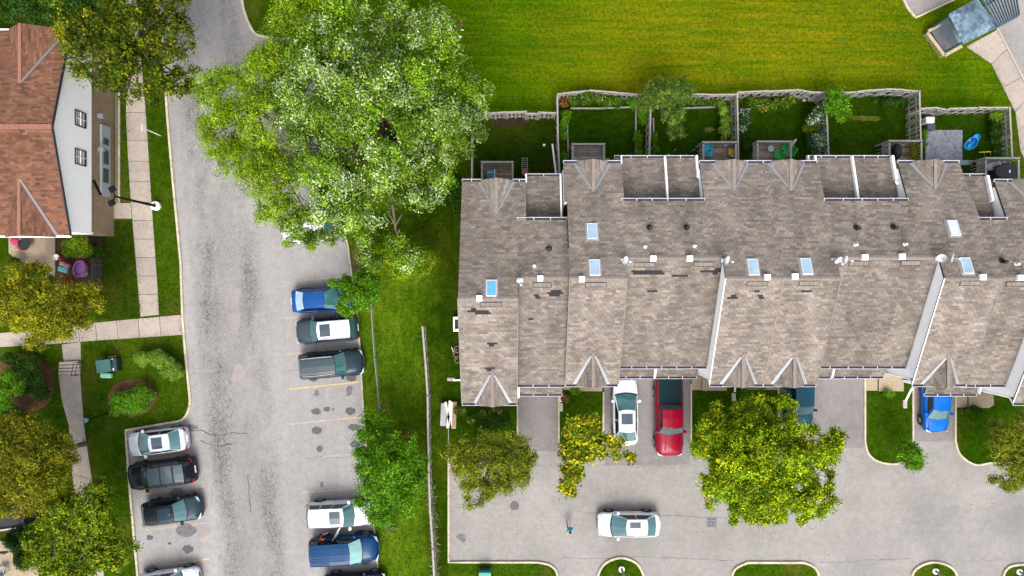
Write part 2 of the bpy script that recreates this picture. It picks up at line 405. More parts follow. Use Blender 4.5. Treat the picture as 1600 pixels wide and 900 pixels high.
# front lawns and islands lie over the court
def lawn(pts, mat=M_yard, lab='small front lawn between two driveways', z=.05):
    m = MB(); poly = [(p[0], p[1]) for p in PS(pts)]; m.prism(poly, .0, z)
    return m.build('front_lawn', mat, kind='structure', label=lab, keep=True)
LAWNS = [
 [(700,560),(808,560),(808,690),(800,706),(780,712),(702,712)],
 [(875,560),(941,560),(941,690),(935,704),(922,711),(893,711),(880,704),(875,690)],
 [(1081,560),(1215,560),(1215,690),(1208,705),(1190,712),(1105,712),(1088,705),(1081,690)],
 [(1353,560),(1424,560),(1424,700),(1418,715),(1402,722),(1380,722),(1365,715),(1356,703),(1353,690)],
 [(1494,560),(1760,560),(1760,722),(1545,722),(1525,724),(1507,715),(1497,702),(1494,690)],
 [(700,879),(840,879),(856,882),(866,890),(871,902),(873,1010),(700,1010)],
 [(932,930),(934,902),(941,886),(953,876),(970,872),(987,876),(1000,886),(1006,902),(1007,930),(1007,1010),(932,1010)],
 [(1143,905),(1147,891),(1156,882),(1170,879),(1252,879),(1266,883),(1276,892),(1280,905),(1281,1010),(1142,1010)],
 [(1423,905),(1427,890),(1438,881),(1456,878),(1476,881),(1490,890),(1497,905),(1498,1010),(1422,1010)],
 [(1566,905),(1570,892),(1580,885),(1600,882),(1700,882),(1700,1010),(1565,1010)]]
for i, l in enumerate(LAWNS): lawn(l, M_yard if i < 5 else M_grass, 'small front lawn between two driveways' if i < 5 else 'kerbed grass island at the south edge of the court')
LOT2 = [(1400,-80),(1411,0),(1420,16),(1431,28),(1490,-2),(1540,-80)]
sheet('parking_bay', LOT2, .004, M_drive, label='small asphalt parking bay at the top edge')
SIDE = [(1495,-80),(1557,44),(1605,138),(1700,330),(1900,330),(1900,-80)]
sheet('side_road', SIDE, .004, M_drive, label='pale asphalt side road at the upper right')

# bare and dry patches of the lawns
def patch_(cx, cy, rx, ry, mat, lab, rot=0):
    n = 22; pts = []
    for i in range(n):
        t = 2*math.pi*i/n; r = 1+random.uniform(-.3,.3); x = rx*r*math.cos(t); y = ry*r*math.sin(t)
        pts.append((cx+x*math.cos(rot)-y*math.sin(rot), cy+x*math.sin(rot)+y*math.cos(rot)))
    return sheet('bare_patch', smooth_line(pts, 2, True), .009, mat, label=lab)
M_dry = plain('dry_turf', (.16,.125,.045), .95, .45, 3, 0, fine=.7); M_dry2 = plain('yellow_turf', (.13,.14,.02), .95, .4, 3, 0, fine=.7)
patch_(715, 41, 12, 6, M_mulch, 'small brown bare patch in the field right of the silvery tree', -.7)
patch_(1108, 203, 9, 4, M_dry, 'dry brown patch on the middle yard lawn')
patch_(1352, 185, 26, 4, M_dry2, 'yellowish dry strip across the open yard lawn')
patch_(795, 190, 26, 7, plain('dark_earth', (.055,.032,.03), .95, .4, 4, 0, fine=.6), 'dark earth below the leftmost yard fence')
patch_(556, 405, 9, 22, M_dry, 'dry brown turf at the upper corner of the bays')
patch_(603, 640, 7, 22, M_dry2, 'pale dry turf left of the round fresh green tree')

sheet('worn_lawn', [(156,345),(206,345),(216,495),(150,500),(150,450),(160,450)], .004, M_shadegrass, label='worn brownish lawn between the brown roofed house and the long path')

# details of the asphalt, thin sheets that belong to it
zc = [.0045]
def blot(parent, name, cx, cy, rx, ry, mat, z=None, n=14, jag=.25, rot=0):
    zc[0] += .0003
    pts = []
    for i in range(n):
        t = 2*math.pi*i/n; r = 1+random.uniform(-jag, jag)
        x = rx*r*math.cos(t); y = ry*r*math.sin(t)
        pts.append((cx+x*math.cos(rot)-y*math.sin(rot), cy+x*math.sin(rot)+y*math.cos(rot)))
    pts = smooth_line(pts, 3, True)
    return sheet(name, pts, z or zc[0]+.003, mat, parent=parent)
def ribbon(parent, name, pts, w, mat, wob=0, z=.0068, n=1):
    p = []
    for (x0,y0),(x1,y1) in zip(pts[:-1], pts[1:]):
        k = max(1, int(math.hypot(x1-x0,y1-y0)/5)) if wob else 1
        for j in range(k):
            t = j/k; p.append((x0+(x1-x0)*t+random.uniform(-wob,wob), y0+(y1-y0)*t+random.uniform(-wob,wob)))
    p.append(pts[-1]); W = PS(p); m = MB(); v = []
    for i, q in enumerate(W):
        a = W[max(0,i-1)]; b = W[min(len(W)-1,i+1)]; d = (b-a); d.z = 0; d.normalize(); s = Vector((-d.y, d.x, 0))
        ww = w*(random.uniform(.3,.9) if wob else 1)
        v += [(q.x+s.x*ww/2, q.y+s.y*ww/2, z), (q.x-s.x*ww/2, q.y-s.y*ww/2, z)]
    m.add(v, [(2*i, 2*i+1, 2*i+3, 2*i+2) for i in range(len(W)-1)])
    return m.build(name, mat, parent)
for a in ((367,500,9,20), (370,462,7,13), (373,592,11,21), (315,829,14,10)): blot(road, 'asphalt_patch', *a, M_patch, jag=.12)
blot(road, 'asphalt_patch', 291, 829, 15, 11, M_stain2, jag=.1)
for cx, cy, rx, ry in ((494,643,7,5),(511,639,5,4),(547,642,8,6),(495,672,8,6),(552,667,8,5),(549,590,8,6),(499,701,5,5),(554,694,7,5),(490,594,5,2.5),(234,840,5,4),(294,858,8,7),(265,849,3,2),(570,878,8,5),(560,667,3,3),(565,833,9,6),(242,787,3,2.5)):
    blot(road, 'oil_stain', cx, cy, rx, ry, M_stain, jag=.16)
for cx, cy, rx, ry in ((545,612,6,9),(300,668,8,4),(246,670,26,3),(503,757,3,4),(237,889,9,6),(275,770,14,7),(495,615,4,5),(215,700,6,3),(520,640,3,2)):
    blot(road, 'faint_stain', cx, cy, rx, ry, M_stain2 if rx < 12 or ry < 9 else M_patch, jag=.4, z=.0044 if rx > 12 and ry > 9 else None)
for pts, w in (([(289,675),(312,672),(330,678),(341,682),(355,676),(385,678)], .10), ([(312,688),(325,694),(345,697),(370,691)], .10),
               ([(340,682),(344,720),(347,760),(352,790)], .05), ([(336,750),(350,753),(362,745)], .05), ([(303,583),(330,584),(350,580),(340,566)], .05),
               ([(308,473),(330,478),(345,474)], .03), ([(330,790),(332,760),(335,740)], .03), ([(388,740),(391,800)], .10), ([(475,716),(500,714),(540,715)], .03), ([(450,580),(545,572)], .03)):
    ribbon(road, 'crack', pts, w, M_crack, wob=1.3)
for pts, m_ in (([(208,720),(283,711)],M_yel), ([(221,773),(240,770)],M_yel), ([(240,770),(320,760)],M_yelf), ([(228,828),(322,817)],M_yelf), ([(300,877),(327,873)],M_yel), ([(225,885),(300,877)],M_yelf),
            ([(453,608),(561,597)],M_yel), ([(535,654.5),(567,651.5)],M_yel), ([(450,663),(535,654.5)],M_yelf), ([(505,714),(575,707)],M_yelf), ([(446,497),(465,495)],M_yelf), ([(449,553.5),(556,541)],M_yelf), ([(470,770),(576,762)],M_yelf), ([(442,441),(545,431)],M_yelf)):
    ribbon(road, 'stall_line', pts, .11, m_, z=.0072)
SEG = {'0':'abcdef','1':'bc','2':'abged','3':'abgcd','4':'fgbc','5':'afgcd','6':'afgedc','7':'abc','8':'abcdefg','9':'abcdfg'}
def digits(cx, cy, txt, mat, flip=1):
    "numerals painted in the bay, read from the side (rotated a quarter turn)"
    m = MB(); W_, Hh = .16, .34; c = P(cx, cy)
    sg = {'a':((0,Hh),(W_,Hh)),'b':((W_,Hh),(W_,Hh/2)),'c':((W_,Hh/2),(W_,0)),'d':((0,0),(W_,0)),'e':((0,0),(0,Hh/2)),'f':((0,Hh/2),(0,Hh)),'g':((0,Hh/2),(W_,Hh/2))}
    for k, ch in enumerate(txt):
        for s in SEG[ch]:
            (x0,y0),(x1,y1) = sg[s]; o = k*.26-.22
            a = Vector((c.x-flip*(y0-.17), c.y+flip*(x0+o), .0075)); b = Vector((c.x-flip*(y1-.17), c.y+flip*(x1+o), .0075))
            m.bar(a, b, .05, .0016)
    m.build('stall_number', mat, road)
for cx, cy, t_ in ((443,413,'13'),(447,468,'14'),(452,523,'15'),(468,688,'18'),(473,744,'19')): digits(cx, cy, t_, M_yelf, -1)
for cx, cy, t_ in ((308,682,'60'),(313,735,'61'),(317,787,'62'),(319,841,'63'),(324,896,'64')): digits(cx, cy, t_, M_yel if cy == 841 else M_yelf)
for pts, w in (([(700,727),(811,727),(870,728),(945,727),(1079,727)], .04), ([(1285,724),(1330,712),(1350,716)], .04), ([(900,800),(1000,805),(1060,806),(1105,809),(1122,809)], .05), ([(1122,809),(1200,808)], .025),
            ([(878,871),(935,873),(1000,870),(1060,872),(1145,876)], .045), ([(1280,879),(1330,878),(1345,876),(1420,873)], .045), ([(1500,877),(1565,874)], .04), ([(1140,870),(1150,862),(1140,858)], .03), ([(807,870),(812,790),(806,740)], .02), ([(1300,718),(1325,722)], .03)):
    ribbon(court, 'crack', pts, w, M_stain if w > .04 else M_stain2, wob=.9)
for cx, cy, rx, ry in ((721,840,6,6),(900,640,0.1,.1)): blot(court, 'faint_stain', cx, cy, rx, ry, M_stain2, jag=.4)

def kerb(pts, label, w=.15, h=.12, sec=3.0, smooth=True, mat=None):
    root = empty('kerb', P(*pts[len(pts)//2]), kind='structure', label=label)
    W = [Vector((x, y, 0)) for x, y in [(p.x, p.y) for p in PS(pts)]]
    # resample into sections
    secs = []; cur = [W[0]]; acc = 0
    for a, b in zip(W[:-1], W[1:]):
        d = (b-a).length; pos = 0
        while acc + (d-pos) >= sec:
            pos += sec-acc; q = a.lerp(b, pos/d); cur.append(q); secs.append(cur); cur = [q]; acc = 0
        acc += d-pos
        if d-pos > 1e-4: cur.append(b)
    if len(cur) > 1: secs.append(cur)
    for sct in secs:
        m = MB(); v = []; n = len(sct)
        for i, q in enumerate(sct):
            a = sct[max(0,i-1)]; b = sct[min(n-1,i+1)]; d = (b-a).normalized(); s = Vector((-d.y, d.x, 0))
            if i == 0: q = q + d*.008
            if i == n-1: q = q - d*.008
            for s_, z in ((-.5,-.02),(-.5,h-.02),(-.36,h),(.36,h),(.5,h-.02),(.5,-.02)): v.append((q.x+s.x*w*s_, q.y+s.y*w*s_, z))
        fs = [(6*i+j, 6*i+j+1, 6*i+7+j, 6*i+6+j) for i in range(n-1) for j in range(5)]
        fs += [tuple(range(5,-1,-1)), tuple(range(6*(n-1), 6*n))]
        m.add(v, fs); m.build('kerb_section', mat or M_kerb, root)
def arc(pts, n=4): return smooth_line(pts, n)
kerb([(240,-60)]+[(254,45),(262,180),(271,285),(283,410),(286,500),(291,560),(296,608)]+arc([(296,608),(297,634),(286,655),(262,661)])+[(245,664),(197,672),(205,780),(216,900),(220,950)], 'pale concrete kerb along the left side of the road', .17)
kerb([(374,-40),(380,10)]+arc([(380,10),(388,34),(401,54),(428,60)])+[(488,62)], 'pale concrete kerb rounding the grass corner by the big tree', .17)
kerb(arc([(520,355),(538,368),(544,384),(546,400)])+[(560,500),(568,640),(580,780),(592,900),(597,950)], 'thin concrete kerb on the right side of the parking bays', .12)
kerb([(701,712),(701,878),(840,878)]+arc([(840,878),(858,882),(869,892),(872,910)])+[(874,960)], 'cream kerb around the southwest corner of the court')
kerb([(808.5,632),(808.5,690)], 'cream kerb left of the first driveway', .1)
kerb([(873,612),(873,690),(880,705),(893,712),(922,712),(935,705),(942,690),(943,612)], 'cream kerb round the lawn with the sparse yellow tree', .12)
kerb([(1079.5,600),(1079.5,690),(1088,706),(1105,713),(1190,713),(1208,706),(1216,690),(1216,600)], 'cream kerb round the lawn with the round yellow maple', .12)
kerb([(1351,588),(1351,690)]+arc([(1351,690),(1356,708),(1368,719),(1385,724),(1402,724),(1418,717),(1426,700)])+[(1426,600)], 'cream kerb round the lawn with the small dark green tree', .14)
kerb([(1492,600),(1492,688)]+arc([(1492,688),(1497,706),(1508,718),(1525,726),(1545,723)])+[(1700,722)], 'cream kerb of the lawn right of the blue car', .14)
kerb(arc([(932,950),(932,915),(936,893),(948,878),(970,871),(992,878),(1003,893),(1007,915),(1007,950)]), 'cream kerb of the round grass island with a young trunk', .17)
kerb(arc([(1143,950),(1143,905),(1149,888),(1168,878.5)])+arc([(1255,878.5),(1272,886),(1280,905),(1281,950)]), 'cream kerb of the wide grass island', .17)
kerb(arc([(1422,950),(1423,910),(1430,889),(1456,878),(1484,885),(1496,905),(1498,950)]), 'cream kerb of the smaller grass island near the right', .17)
kerb(arc([(1565,950),(1566,905),(1573,888),(1590,882),(1640,881)]), 'cream kerb of the grass island at the right edge', .17)
kerb([(1400,-40),(1411,0)]+arc([(1411,0),(1419,15),(1430,28)])+[(1490,0),(1510,-10)], 'cream kerb of the small bay at the top edge', .13)
kerb([(1557,44),(1605,138),(1660,240)], 'grey kerb between the concrete path and the side road', .12, mat=M_conc)

def slabs(label, L, Rr, lens=1.5, mat=None, name='concrete_path', h=.035):
    "path between a left and a right edge (pixel polylines with equal counts)"
    root = empty(name, P(*L[0]), kind='structure', label=label)
    Lw, Rw = PS(L), PS(Rr); b = MB()
    for i in range(len(L)-1):
        b.add([Lw[i]+Vector((0,0,.006)), Rw[i]+Vector((0,0,.006)), Rw[i+1]+Vector((0,0,.006)), Lw[i+1]+Vector((0,0,.006))], [(0,1,2,3)])
        d = ((Lw[i+1]-Lw[i]).length+(Rw[i+1]-Rw[i]).length)/2; k = max(1, round(d/lens))
        for j in range(k):
            t0, t1 = j/k+.018/d, (j+1)/k-.018/d
            q = [Lw[i].lerp(Lw[i+1], t0), Rw[i].lerp(Rw[i+1], t0), Rw[i].lerp(Rw[i+1], t1), Lw[i].lerp(Lw[i+1], t1)]
            m = MB(); m.prism([(p.x, p.y) for p in q], .0, h+random.uniform(-.006,.006))
            m.build('slab', mat or random.choice(CONCS), root)
    b.build('joint_bed', M_joint, root)
CONCS = [plain('concrete_a', (.43,.37,.315), .9, .10, 1.2, .1, fine=.14), plain('concrete_b', (.455,.39,.33), .9, .10, 1.2, .1, fine=.14), plain('concrete_c', (.405,.35,.30), .9, .10, 1.2, .1, fine=.14)]
slabs('long pale concrete path beside the road', [(180,-60),(203,30),(197,176),(199,220),(205,316),(217,460),(220,495)], [(208,-60),(218,60),(228,176),(231,220),(237,316),(247,460),(248.5,492)])
slabs('concrete path crossing to the road', [(-60,512),(0,520.5),(40,517),(149,504),(283,492)], [(-60,550),(0,542),(45,540),(152,532),(285,523)], 1.45)
slabs('concrete footpath leading down from the steps', [(92,586),(97,625),(108,665),(113,740),(125,830),(145,900),(152,950)], [(125.5,584),(131,660),(135,690),(144,750),(150,830),(163,900),(168,950)], 2.2)
slabs('short concrete landing above the garden steps', [(97,538),(100,565)], [(126,534),(127,563)], 1.4)
slabs('concrete slab joining the brown house to the path', [(161,317),(161,342)], [(204.5,317),(206,342)], 1.3)
slabs('concrete path at the upper right beside the side road', [(1509,73),(1549,100),(1567,137),(1586,175),(1594,235),(1640,330)], [(1557,47),(1573,76),(1596,121),(1608,150),(1640,205),(1680,300)], 1.9)
for lb, q in (('tan concrete porch under the left gable', [(752,622),(785,622),(785,635),(752,635)]), ('tan concrete step beside the first driveway', [(786,622),(808,622),(808,634),(786,634)]),
          ('tan concrete walk in front of the second gable', [(880,596),(941,596),(941,611),(906,611),(906,609),(880,609)]),
          ('tan concrete pad right of the red pickup', [(1080,583),(1095,583),(1095,609),(1080,609)]), ('larger tan porch slab right of the red pickup', [(1096,585),(1135,585),(1135,610),(1096,610)]),
          ('tan walk above the round yellow maple', [(1157,597),(1215,597),(1215,609),(1157,609)]),
          ('narrow tan slab by the third driveway', [(1352,585),(1370,585),(1370,610),(1352,610)]), ('tan porch slab above the lawn with the small tree', [(1372,580),(1411,580),(1411,611),(1372,611)]),
          ('narrow tan slab right of the blue car', [(1493,612),(1510,612),(1510,636),(1493,636)]), ('tan porch slab right of the blue car', [(1512,610),(1550,610),(1552,632),(1544,637),(1512,637)])):
    m = MB(); m.prism([(p.x,p.y) for p in PS(q)], 0, .12); m.build('porch_slab', M_conc2, kind='structure', label=lb, bevel=.02)
# garden steps with handrails
st = empty('garden_steps', P(110,575), label='short flight of concrete garden steps with two thin black handrails', cat='steps')
for i in range(4):
    a = P(97-i*1.6, 565+i*5.4); b = P(127-.3*i, 563+i*5.4+5.2); m = MB()
    m.prism([(a.x,a.y),(b.x,a.y+.06),(b.x,b.y),(a.x,b.y-.04)], 0, .34-.085*i); m.build('step', M_conc, st, bevel=.01)
for k in (0, 6):
    m = MB(); a = P(115+k,567,.95); b = P(111+k,587,.7)
    m.tube(a, b, .022); m.tube((a.x,a.y,.2), a, .02); m.tube((b.x,b.y,.0), b, .02); m.build('handrail', M_blackiron, st)

# iron covers
mh = MB(); c = P(804,790); mh.lathe((c.x,c.y,.004), [(.33,0),(.33,.012),(.28,.014),(.27,.008),(.02,.008)], 24)
o = mh.build('manhole_cover', plain('manhole_iron', (.11,.08,.10), .6, .3), label='round iron manhole cover in the court below the olive tree', cat='manhole cover')
gr = empty('drain_grate', P(1112,816), label='square iron drain grate with dark slots left of the yellow maple', cat='drain')
c = P(1112,816); m = MB(); m.box(c.x-.36,c.x+.36,c.y-.36,c.y+.36,.0045,.01); m.build('frame', plain('grate_frame', (.2,.17,.18), .7), gr)
m = MB(); m.box(c.x-.3,c.x+.3,c.y-.3,c.y+.3,.0105,.012); m.build('pit', M_black, gr)
m = MB(); m.box(-.025,.025,-.3,.3,0,.02); me = m.mesh('bar', plain('grate_bar', (.22,.22,.28), .6))
for i in range(5): inst('bar', me, gr, (-.24+.12*i, 0, .0125))
for i in range(2): inst('bar', me, gr, (0, -.12+.24*i, .0135), R(90))

# ------------------------------------------------------------------ shingled roofs
def clip(poly, x0, x1, y0, y1):
    def cut(p, ax, lim, keep_less):
        out = []
        for i in range(len(p)):
            a = p[i]; b = p[(i+1) % len(p)]
            ia = (a[ax] <= lim) if keep_less else (a[ax] >= lim); ib = (b[ax] <= lim) if keep_less else (b[ax] >= lim)
            if ia: out.append(a)
            if ia != ib:
                t = (lim-a[ax])/(b[ax]-a[ax]); out.append((a[0]+(b[0]-a[0])*t, a[1]+(b[1]-a[1])*t))
        return out
    for ax, lim, kl in ((0,x0,False),(0,x1,True),(1,y0,False),(1,y1,True)):
        poly = cut(poly, ax, lim, kl)
        if len(poly) < 3: return []
    return poly
class Shingles:
    def __init__(s, pal): s.v = []; s.f = []; s.c = []; s.pal = pal; s.tone = 1; s.deck = MB()
    def slope(s, O, u, v, poly, holes=(), course=.15, tab=.32, thick=.12):
        "poly (convex) in (s,t): s along the eave, t up the slope; O origin; holes: (s0,s1,t0,t1) missing tabs"
        O = Vector(O); u = Vector(u).normalized(); v = Vector(v).normalized(); n = u.cross(v).normalized()
        if n.z < 0: n = -n
        if area(poly) < 0: poly = poly[::-1]
        W = lambda p, h: O+u*p[0]+v*p[1]+n*h
        flipf = u.cross(v).z < 0
        k = len(poly)
        top = [W(p, 0) for p in poly]; bot = [W(p, -thick) for p in poly]
        fs = [tuple(range(k)), tuple(range(2*k-1, k-1, -1))]+[(i, i+k, (i+1)%k+k, (i+1)%k) for i in range(k)]
        if flipf: fs = [f[::-1] for f in fs]
        s.deck.add(top+bot, fs)
        t0 = min(p[1] for p in poly); t1 = max(p[1] for p in poly); s0 = min(p[0] for p in poly); s1 = max(p[0] for p in poly)
        j = 0; t = t0; rowtone = 0
        while t < t1-.01:
            te = min(t+course, t1); off = (j*.37 % 1)*tab
            x = s0-off-tab
            run = 0; colr = random.choice(s.pal)
            while x < s1:
                if run <= 0:
                    colr = random.choice(s.pal); run = random.choice((1,1,1,1,2,2))
                run -= 1
                q = clip(poly, max(x+.006, s0), min(x+tab-.006, s1), t, te)
                x += tab
                if len(q) < 3: continue
                cx = sum(p[0] for p in q)/len(q); cy = sum(p[1] for p in q)/len(q)
                if any(a <= cx <= b and c_ <= cy <= d for a, b, c_, d in holes): continue
                h0 = .020+random.uniform(-.004,.006); h1 = .006
                b = len(s.v)
                k_ = random.uniform(.90,1.10); cc = tuple(c*k_*s.tone*.93 for c in colr)
                vv = [W(p, h0+(h1-h0)*(p[1]-t)/course) for p in q]
                low = [W(p, 0) for p in q if abs(p[1]-t) < 1e-4]
                s.v += vv; s.c += [cc]*len(vv)
                f = tuple(range(b, b+len(vv))); s.f.append(f[::-1] if flipf else f)
                lo = [i for i, p in enumerate(q) if abs(p[1]-t) < 1e-4]
                if len(lo) == 2:
                    b2 = len(s.v); s.v += [W(q[lo[0]],0), W(q[lo[1]],0)]; dk = tuple(c*.8 for c in cc); s.c += [cc]*2
                    s.f.append((b+lo[0], b2, b2+1, b+lo[1]))
            t += course; j += 1
    def build(s, parent, name='roof_shingles', deckname='roof', deckmat=None, thin=True):
        o = s.deck.build(deckname, deckmat or M_under, parent)
        pl = parent_loc(parent)
        me = bpy.data.meshes.new(name); me.from_pydata([(p[0]-pl[0], p[1]-pl[1], p[2]-pl[2]) for p in s.v], [], s.f); me.update()
        ca = me.color_attributes.new('Col', 'FLOAT_COLOR', 'POINT'); c4 = np.ones((len(s.v), 4), dtype=np.float32)
        c4[:, :3] = np.array(s.c, dtype=np.float32); ca.data.foreach_set('color', c4.ravel())
        me.materials.append(M_shingle)
        q = bpy.data.objects.new(name, me); col.objects.link(q); q.parent = o; q['kind'] = 'stuff'
        return o
M_under = plain('roof_underlay', (.02,.021,.026), .9, .2)
M_under_red = plain('roof_underlay_red', (.13,.06,.045), .9, .2)
PAL = [(.270,.230,.195),(.300,.258,.220),(.240,.204,.175),(.340,.295,.250),(.212,.178,.152),(.288,.246,.208),(.252,.218,.194)]
PALR = [(.225,.105,.062),(.185,.088,.055),(.265,.13,.08),(.155,.075,.05),(.245,.122,.08),(.20,.104,.074)]

S_R, S_F, S_D = .442, .488, .488     # slopes of the rear and front planes
def zr(Y, S): return 9.3-S_R*(Y-.57-S)
def ze(Y, S): return 6.0+S_F*(Y+6.19-S)
def zd(Y, S): return 5.35+S_D*(Y+5.11-S)
YE_R, YD_R, YE_F, YD_F, Y_RE, Y_RD = 8.04, 5.46, -6.19, -5.11, .57, 1.84

def gutter(parent, x0, x1, y, z, out=1, hang=.85):
    "eave trough seen from above: white lips, dark inside, white hangers; out = +1 rear, -1 front"
    w = .19; m = MB()
    ya, yb = (y, y+w) if out > 0 else (y-w, y)
    m.box(x0, x1, ya, ya+.012 if out > 0 else ya+.022, z-.12, z+.01, 0)
    m.box(x0, x1, yb-.022 if out > 0 else yb-.012, yb, z-.12, z+.01, 0)
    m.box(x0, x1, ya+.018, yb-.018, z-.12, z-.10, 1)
    m.box(x0, x0+.02, ya+.018, yb-.018, z-.10, z+.008, 0); m.box(x1-.02, x1, ya+.018, yb-.018, z-.10, z+.008, 0)
    k = max(2, int((x1-x0)/hang))
    for i in range(1, k):
        xx = x0+(x1-x0)*i/k; m.box(xx-.02, xx+.02, ya+.018, yb-.018, z-.01, z+.006, 0)
    return m.build('gutter', [M_gutter, M_gutter_dark], parent)
def siding(parent, a, b, z0f, z1f, name='wall', mat=None, lap=.2, th=.15, ztop=None):
    "lapped wall from a to b (outside on the right of a->b); z0f: bottom z; z1f(t): top z at fraction t"
    mat = mat or M_siding
    a = Vector((a[0],a[1],0)); b = Vector((b[0],b[1],0)); d = (b-a); L = d.length; d.normalize(); n = Vector((d.y,-d.x,0))
    f1 = z1f if callable(z1f) else (lambda t: z1f); f0 = z0f if callable(z0f) else (lambda t: z0f)
    zmin = min(f0(0), f0(1)); zmax = max(f1(0), f1(1), f1(.5))
    m = MB()
    ts = [0, .5, 1]
    # core
    for t0, t1 in ((0,.5),(.5,1)):
        p, q = a+d*L*t0, a+d*L*t1
        v = [p+Vector((0,0,f0(t0))), q+Vector((0,0,f0(t1))), q+Vector((0,0,f1(t1))), p+Vector((0,0,f1(t0)))]
        w = [x-n*th for x in v]
        m.add(v+w, [(0,1,2,3),(7,6,5,4),(3,2,6,7),(0,4,5,1),(0,3,7,4),(1,5,6,2)])
    core = m.build(name, mat, parent)
    # laps
    pl = parent_loc(parent); s_ = MB(); z = math.floor(zmin/lap)*lap
    while z < zmax:
        for t0, t1 in ((0,.5),(.5,1)):
            poly = [(L*t0, f0(t0)), (L*t1, f0(t1)), (L*t1, f1(t1)), (L*t0, f1(t0))]
            q = clip(poly, 0, L, max(z, zmin), z+lap)
            if len(q) < 3: continue
            vv = [a+d*x+n*(.026-.02*((zz-z)/lap))+Vector((0,0,zz))-pl for x, zz in q]
            s_.add(vv, [tuple(range(len(q)))])
            lo = [i for i,p in enumerate(q) if abs(p[1]-z) < 1e-4]
            if len(lo) == 2:
                e = [a+d*q[i][0]+Vector((0,0,q[i][1]))-pl for i in lo]
                s_.add([vv[lo[0]], vv[lo[1]], e[1], e[0]], [(0,3,2,1)])
        z += lap
    if s_.v:
        o = s_.build('siding_laps', mat, core, local=True, kind='stuff')
    return core
def window(parent, c, w, h, n, name='window', mat=None, cross=1):
    "window on a vertical wall, centre c, outward normal n (2d)"
    c = Vector(c); n = Vector((n[0], n[1], 0)).normalized(); d = Vector((-n.y, n.x, 0)); up = Vector((0,0,1)); m = MB()
    for s in (-1, 1):
        m.bar(c+d*s*w/2-up*h/2+n*.03, c+d*s*w/2+up*h/2+n*.03, .07, .07); m.bar(c-d*w/2+up*s*h/2+n*.034, c+d*w/2+up*s*h/2+n*.034, .07, .07)
    f = m.build(name, mat or M_white, parent); f['label'] = None if not mat else 'dark framed window'
    if f.get('label') is None: del f['label']
    g = MB(); v = [c+d*x*w/2+up*y*h/2+n*.02 for x, y in ((-1,-1),(1,-1),(1,1),(-1,1))]; g.add(v, [(0,1,2,3)]); pane = g.build('pane', M_glass, parent)
    pl = parent_loc(parent); pane.parent = f
    g = MB()
    if cross:
        g.bar(c-d*w/2+n*.04, c+d*w/2+n*.04, .05, .03)
        g.bar(c-up*h/2+n*.045, c+up*h/2+n*.045, .04, .03); o = g.build('muntin', M_white, parent); o.parent = f
    return f
def glass_mat(name, c, rough=.06, spec=.8):
    t = NT(name); return t.out(t.mix(.3, c, t.ramp(t.noise(1.2, 3), [(.3, tuple(x*.5 for x in c)), (.7, tuple(min(1,x*1.6) for x in c))])), rough, spec)
M_glass = glass_mat('window_glass', (.08,.10,.11))
M_sky_blue = glass_mat('skylight_blue', (.10,.36,.62), .12)
M_sky_pale = glass_mat('skylight_pale', (.27,.39,.50), .15)
M_sky_white = glass_mat('skylight_white', (.50,.56,.61), .2)

def roof_pt(px, py, S, kind, h=0):
    "point of the roof plane seen at a pixel: kind 'r','e','d'"
    f = {'r': zr, 'e': ze, 'd': zd}[kind]; z = 8
    for _ in range(25):
        p = P(px, py, z); z = f(p.y, S)
    p = P(px, py, z); p.z += h; return p

M_rake = plain('rake_edge_brown', (.26,.22,.19), .8, .2)
class House: pass
def plane_poly(sh, x0, x1, Ylo, Yhi, zf, S, front, holes=(), x0b=None):
    "main slope between eave and ridge. front: eave at Ylo; rear: eave at Yhi"
    if front:
        O = (0, Ylo, zf(Ylo, S)); e = Vector((0, Yhi-Ylo, zf(Yhi,S)-zf(Ylo,S))); T = e.length
        poly = [(x0,0),(x1,0),(x1,T),(x0,T)]; k = T/(Yhi-Ylo)
        hh = [(a,b,(c-Ylo)*k,(d-Ylo)*k) for a,b,c,d in holes]
        sh.slope(O, (1,0,0), e, poly, hh)
    else:
        O = (0, Yhi, zf(Yhi, S)); e = Vector((0, Ylo-Yhi, zf(Ylo,S)-zf(Yhi,S))); T = e.length
        poly = [(x0,0),(x1,0),(x1,T),(x0,T)]
        sh.slope(O, (1,0,0), e, poly, [])
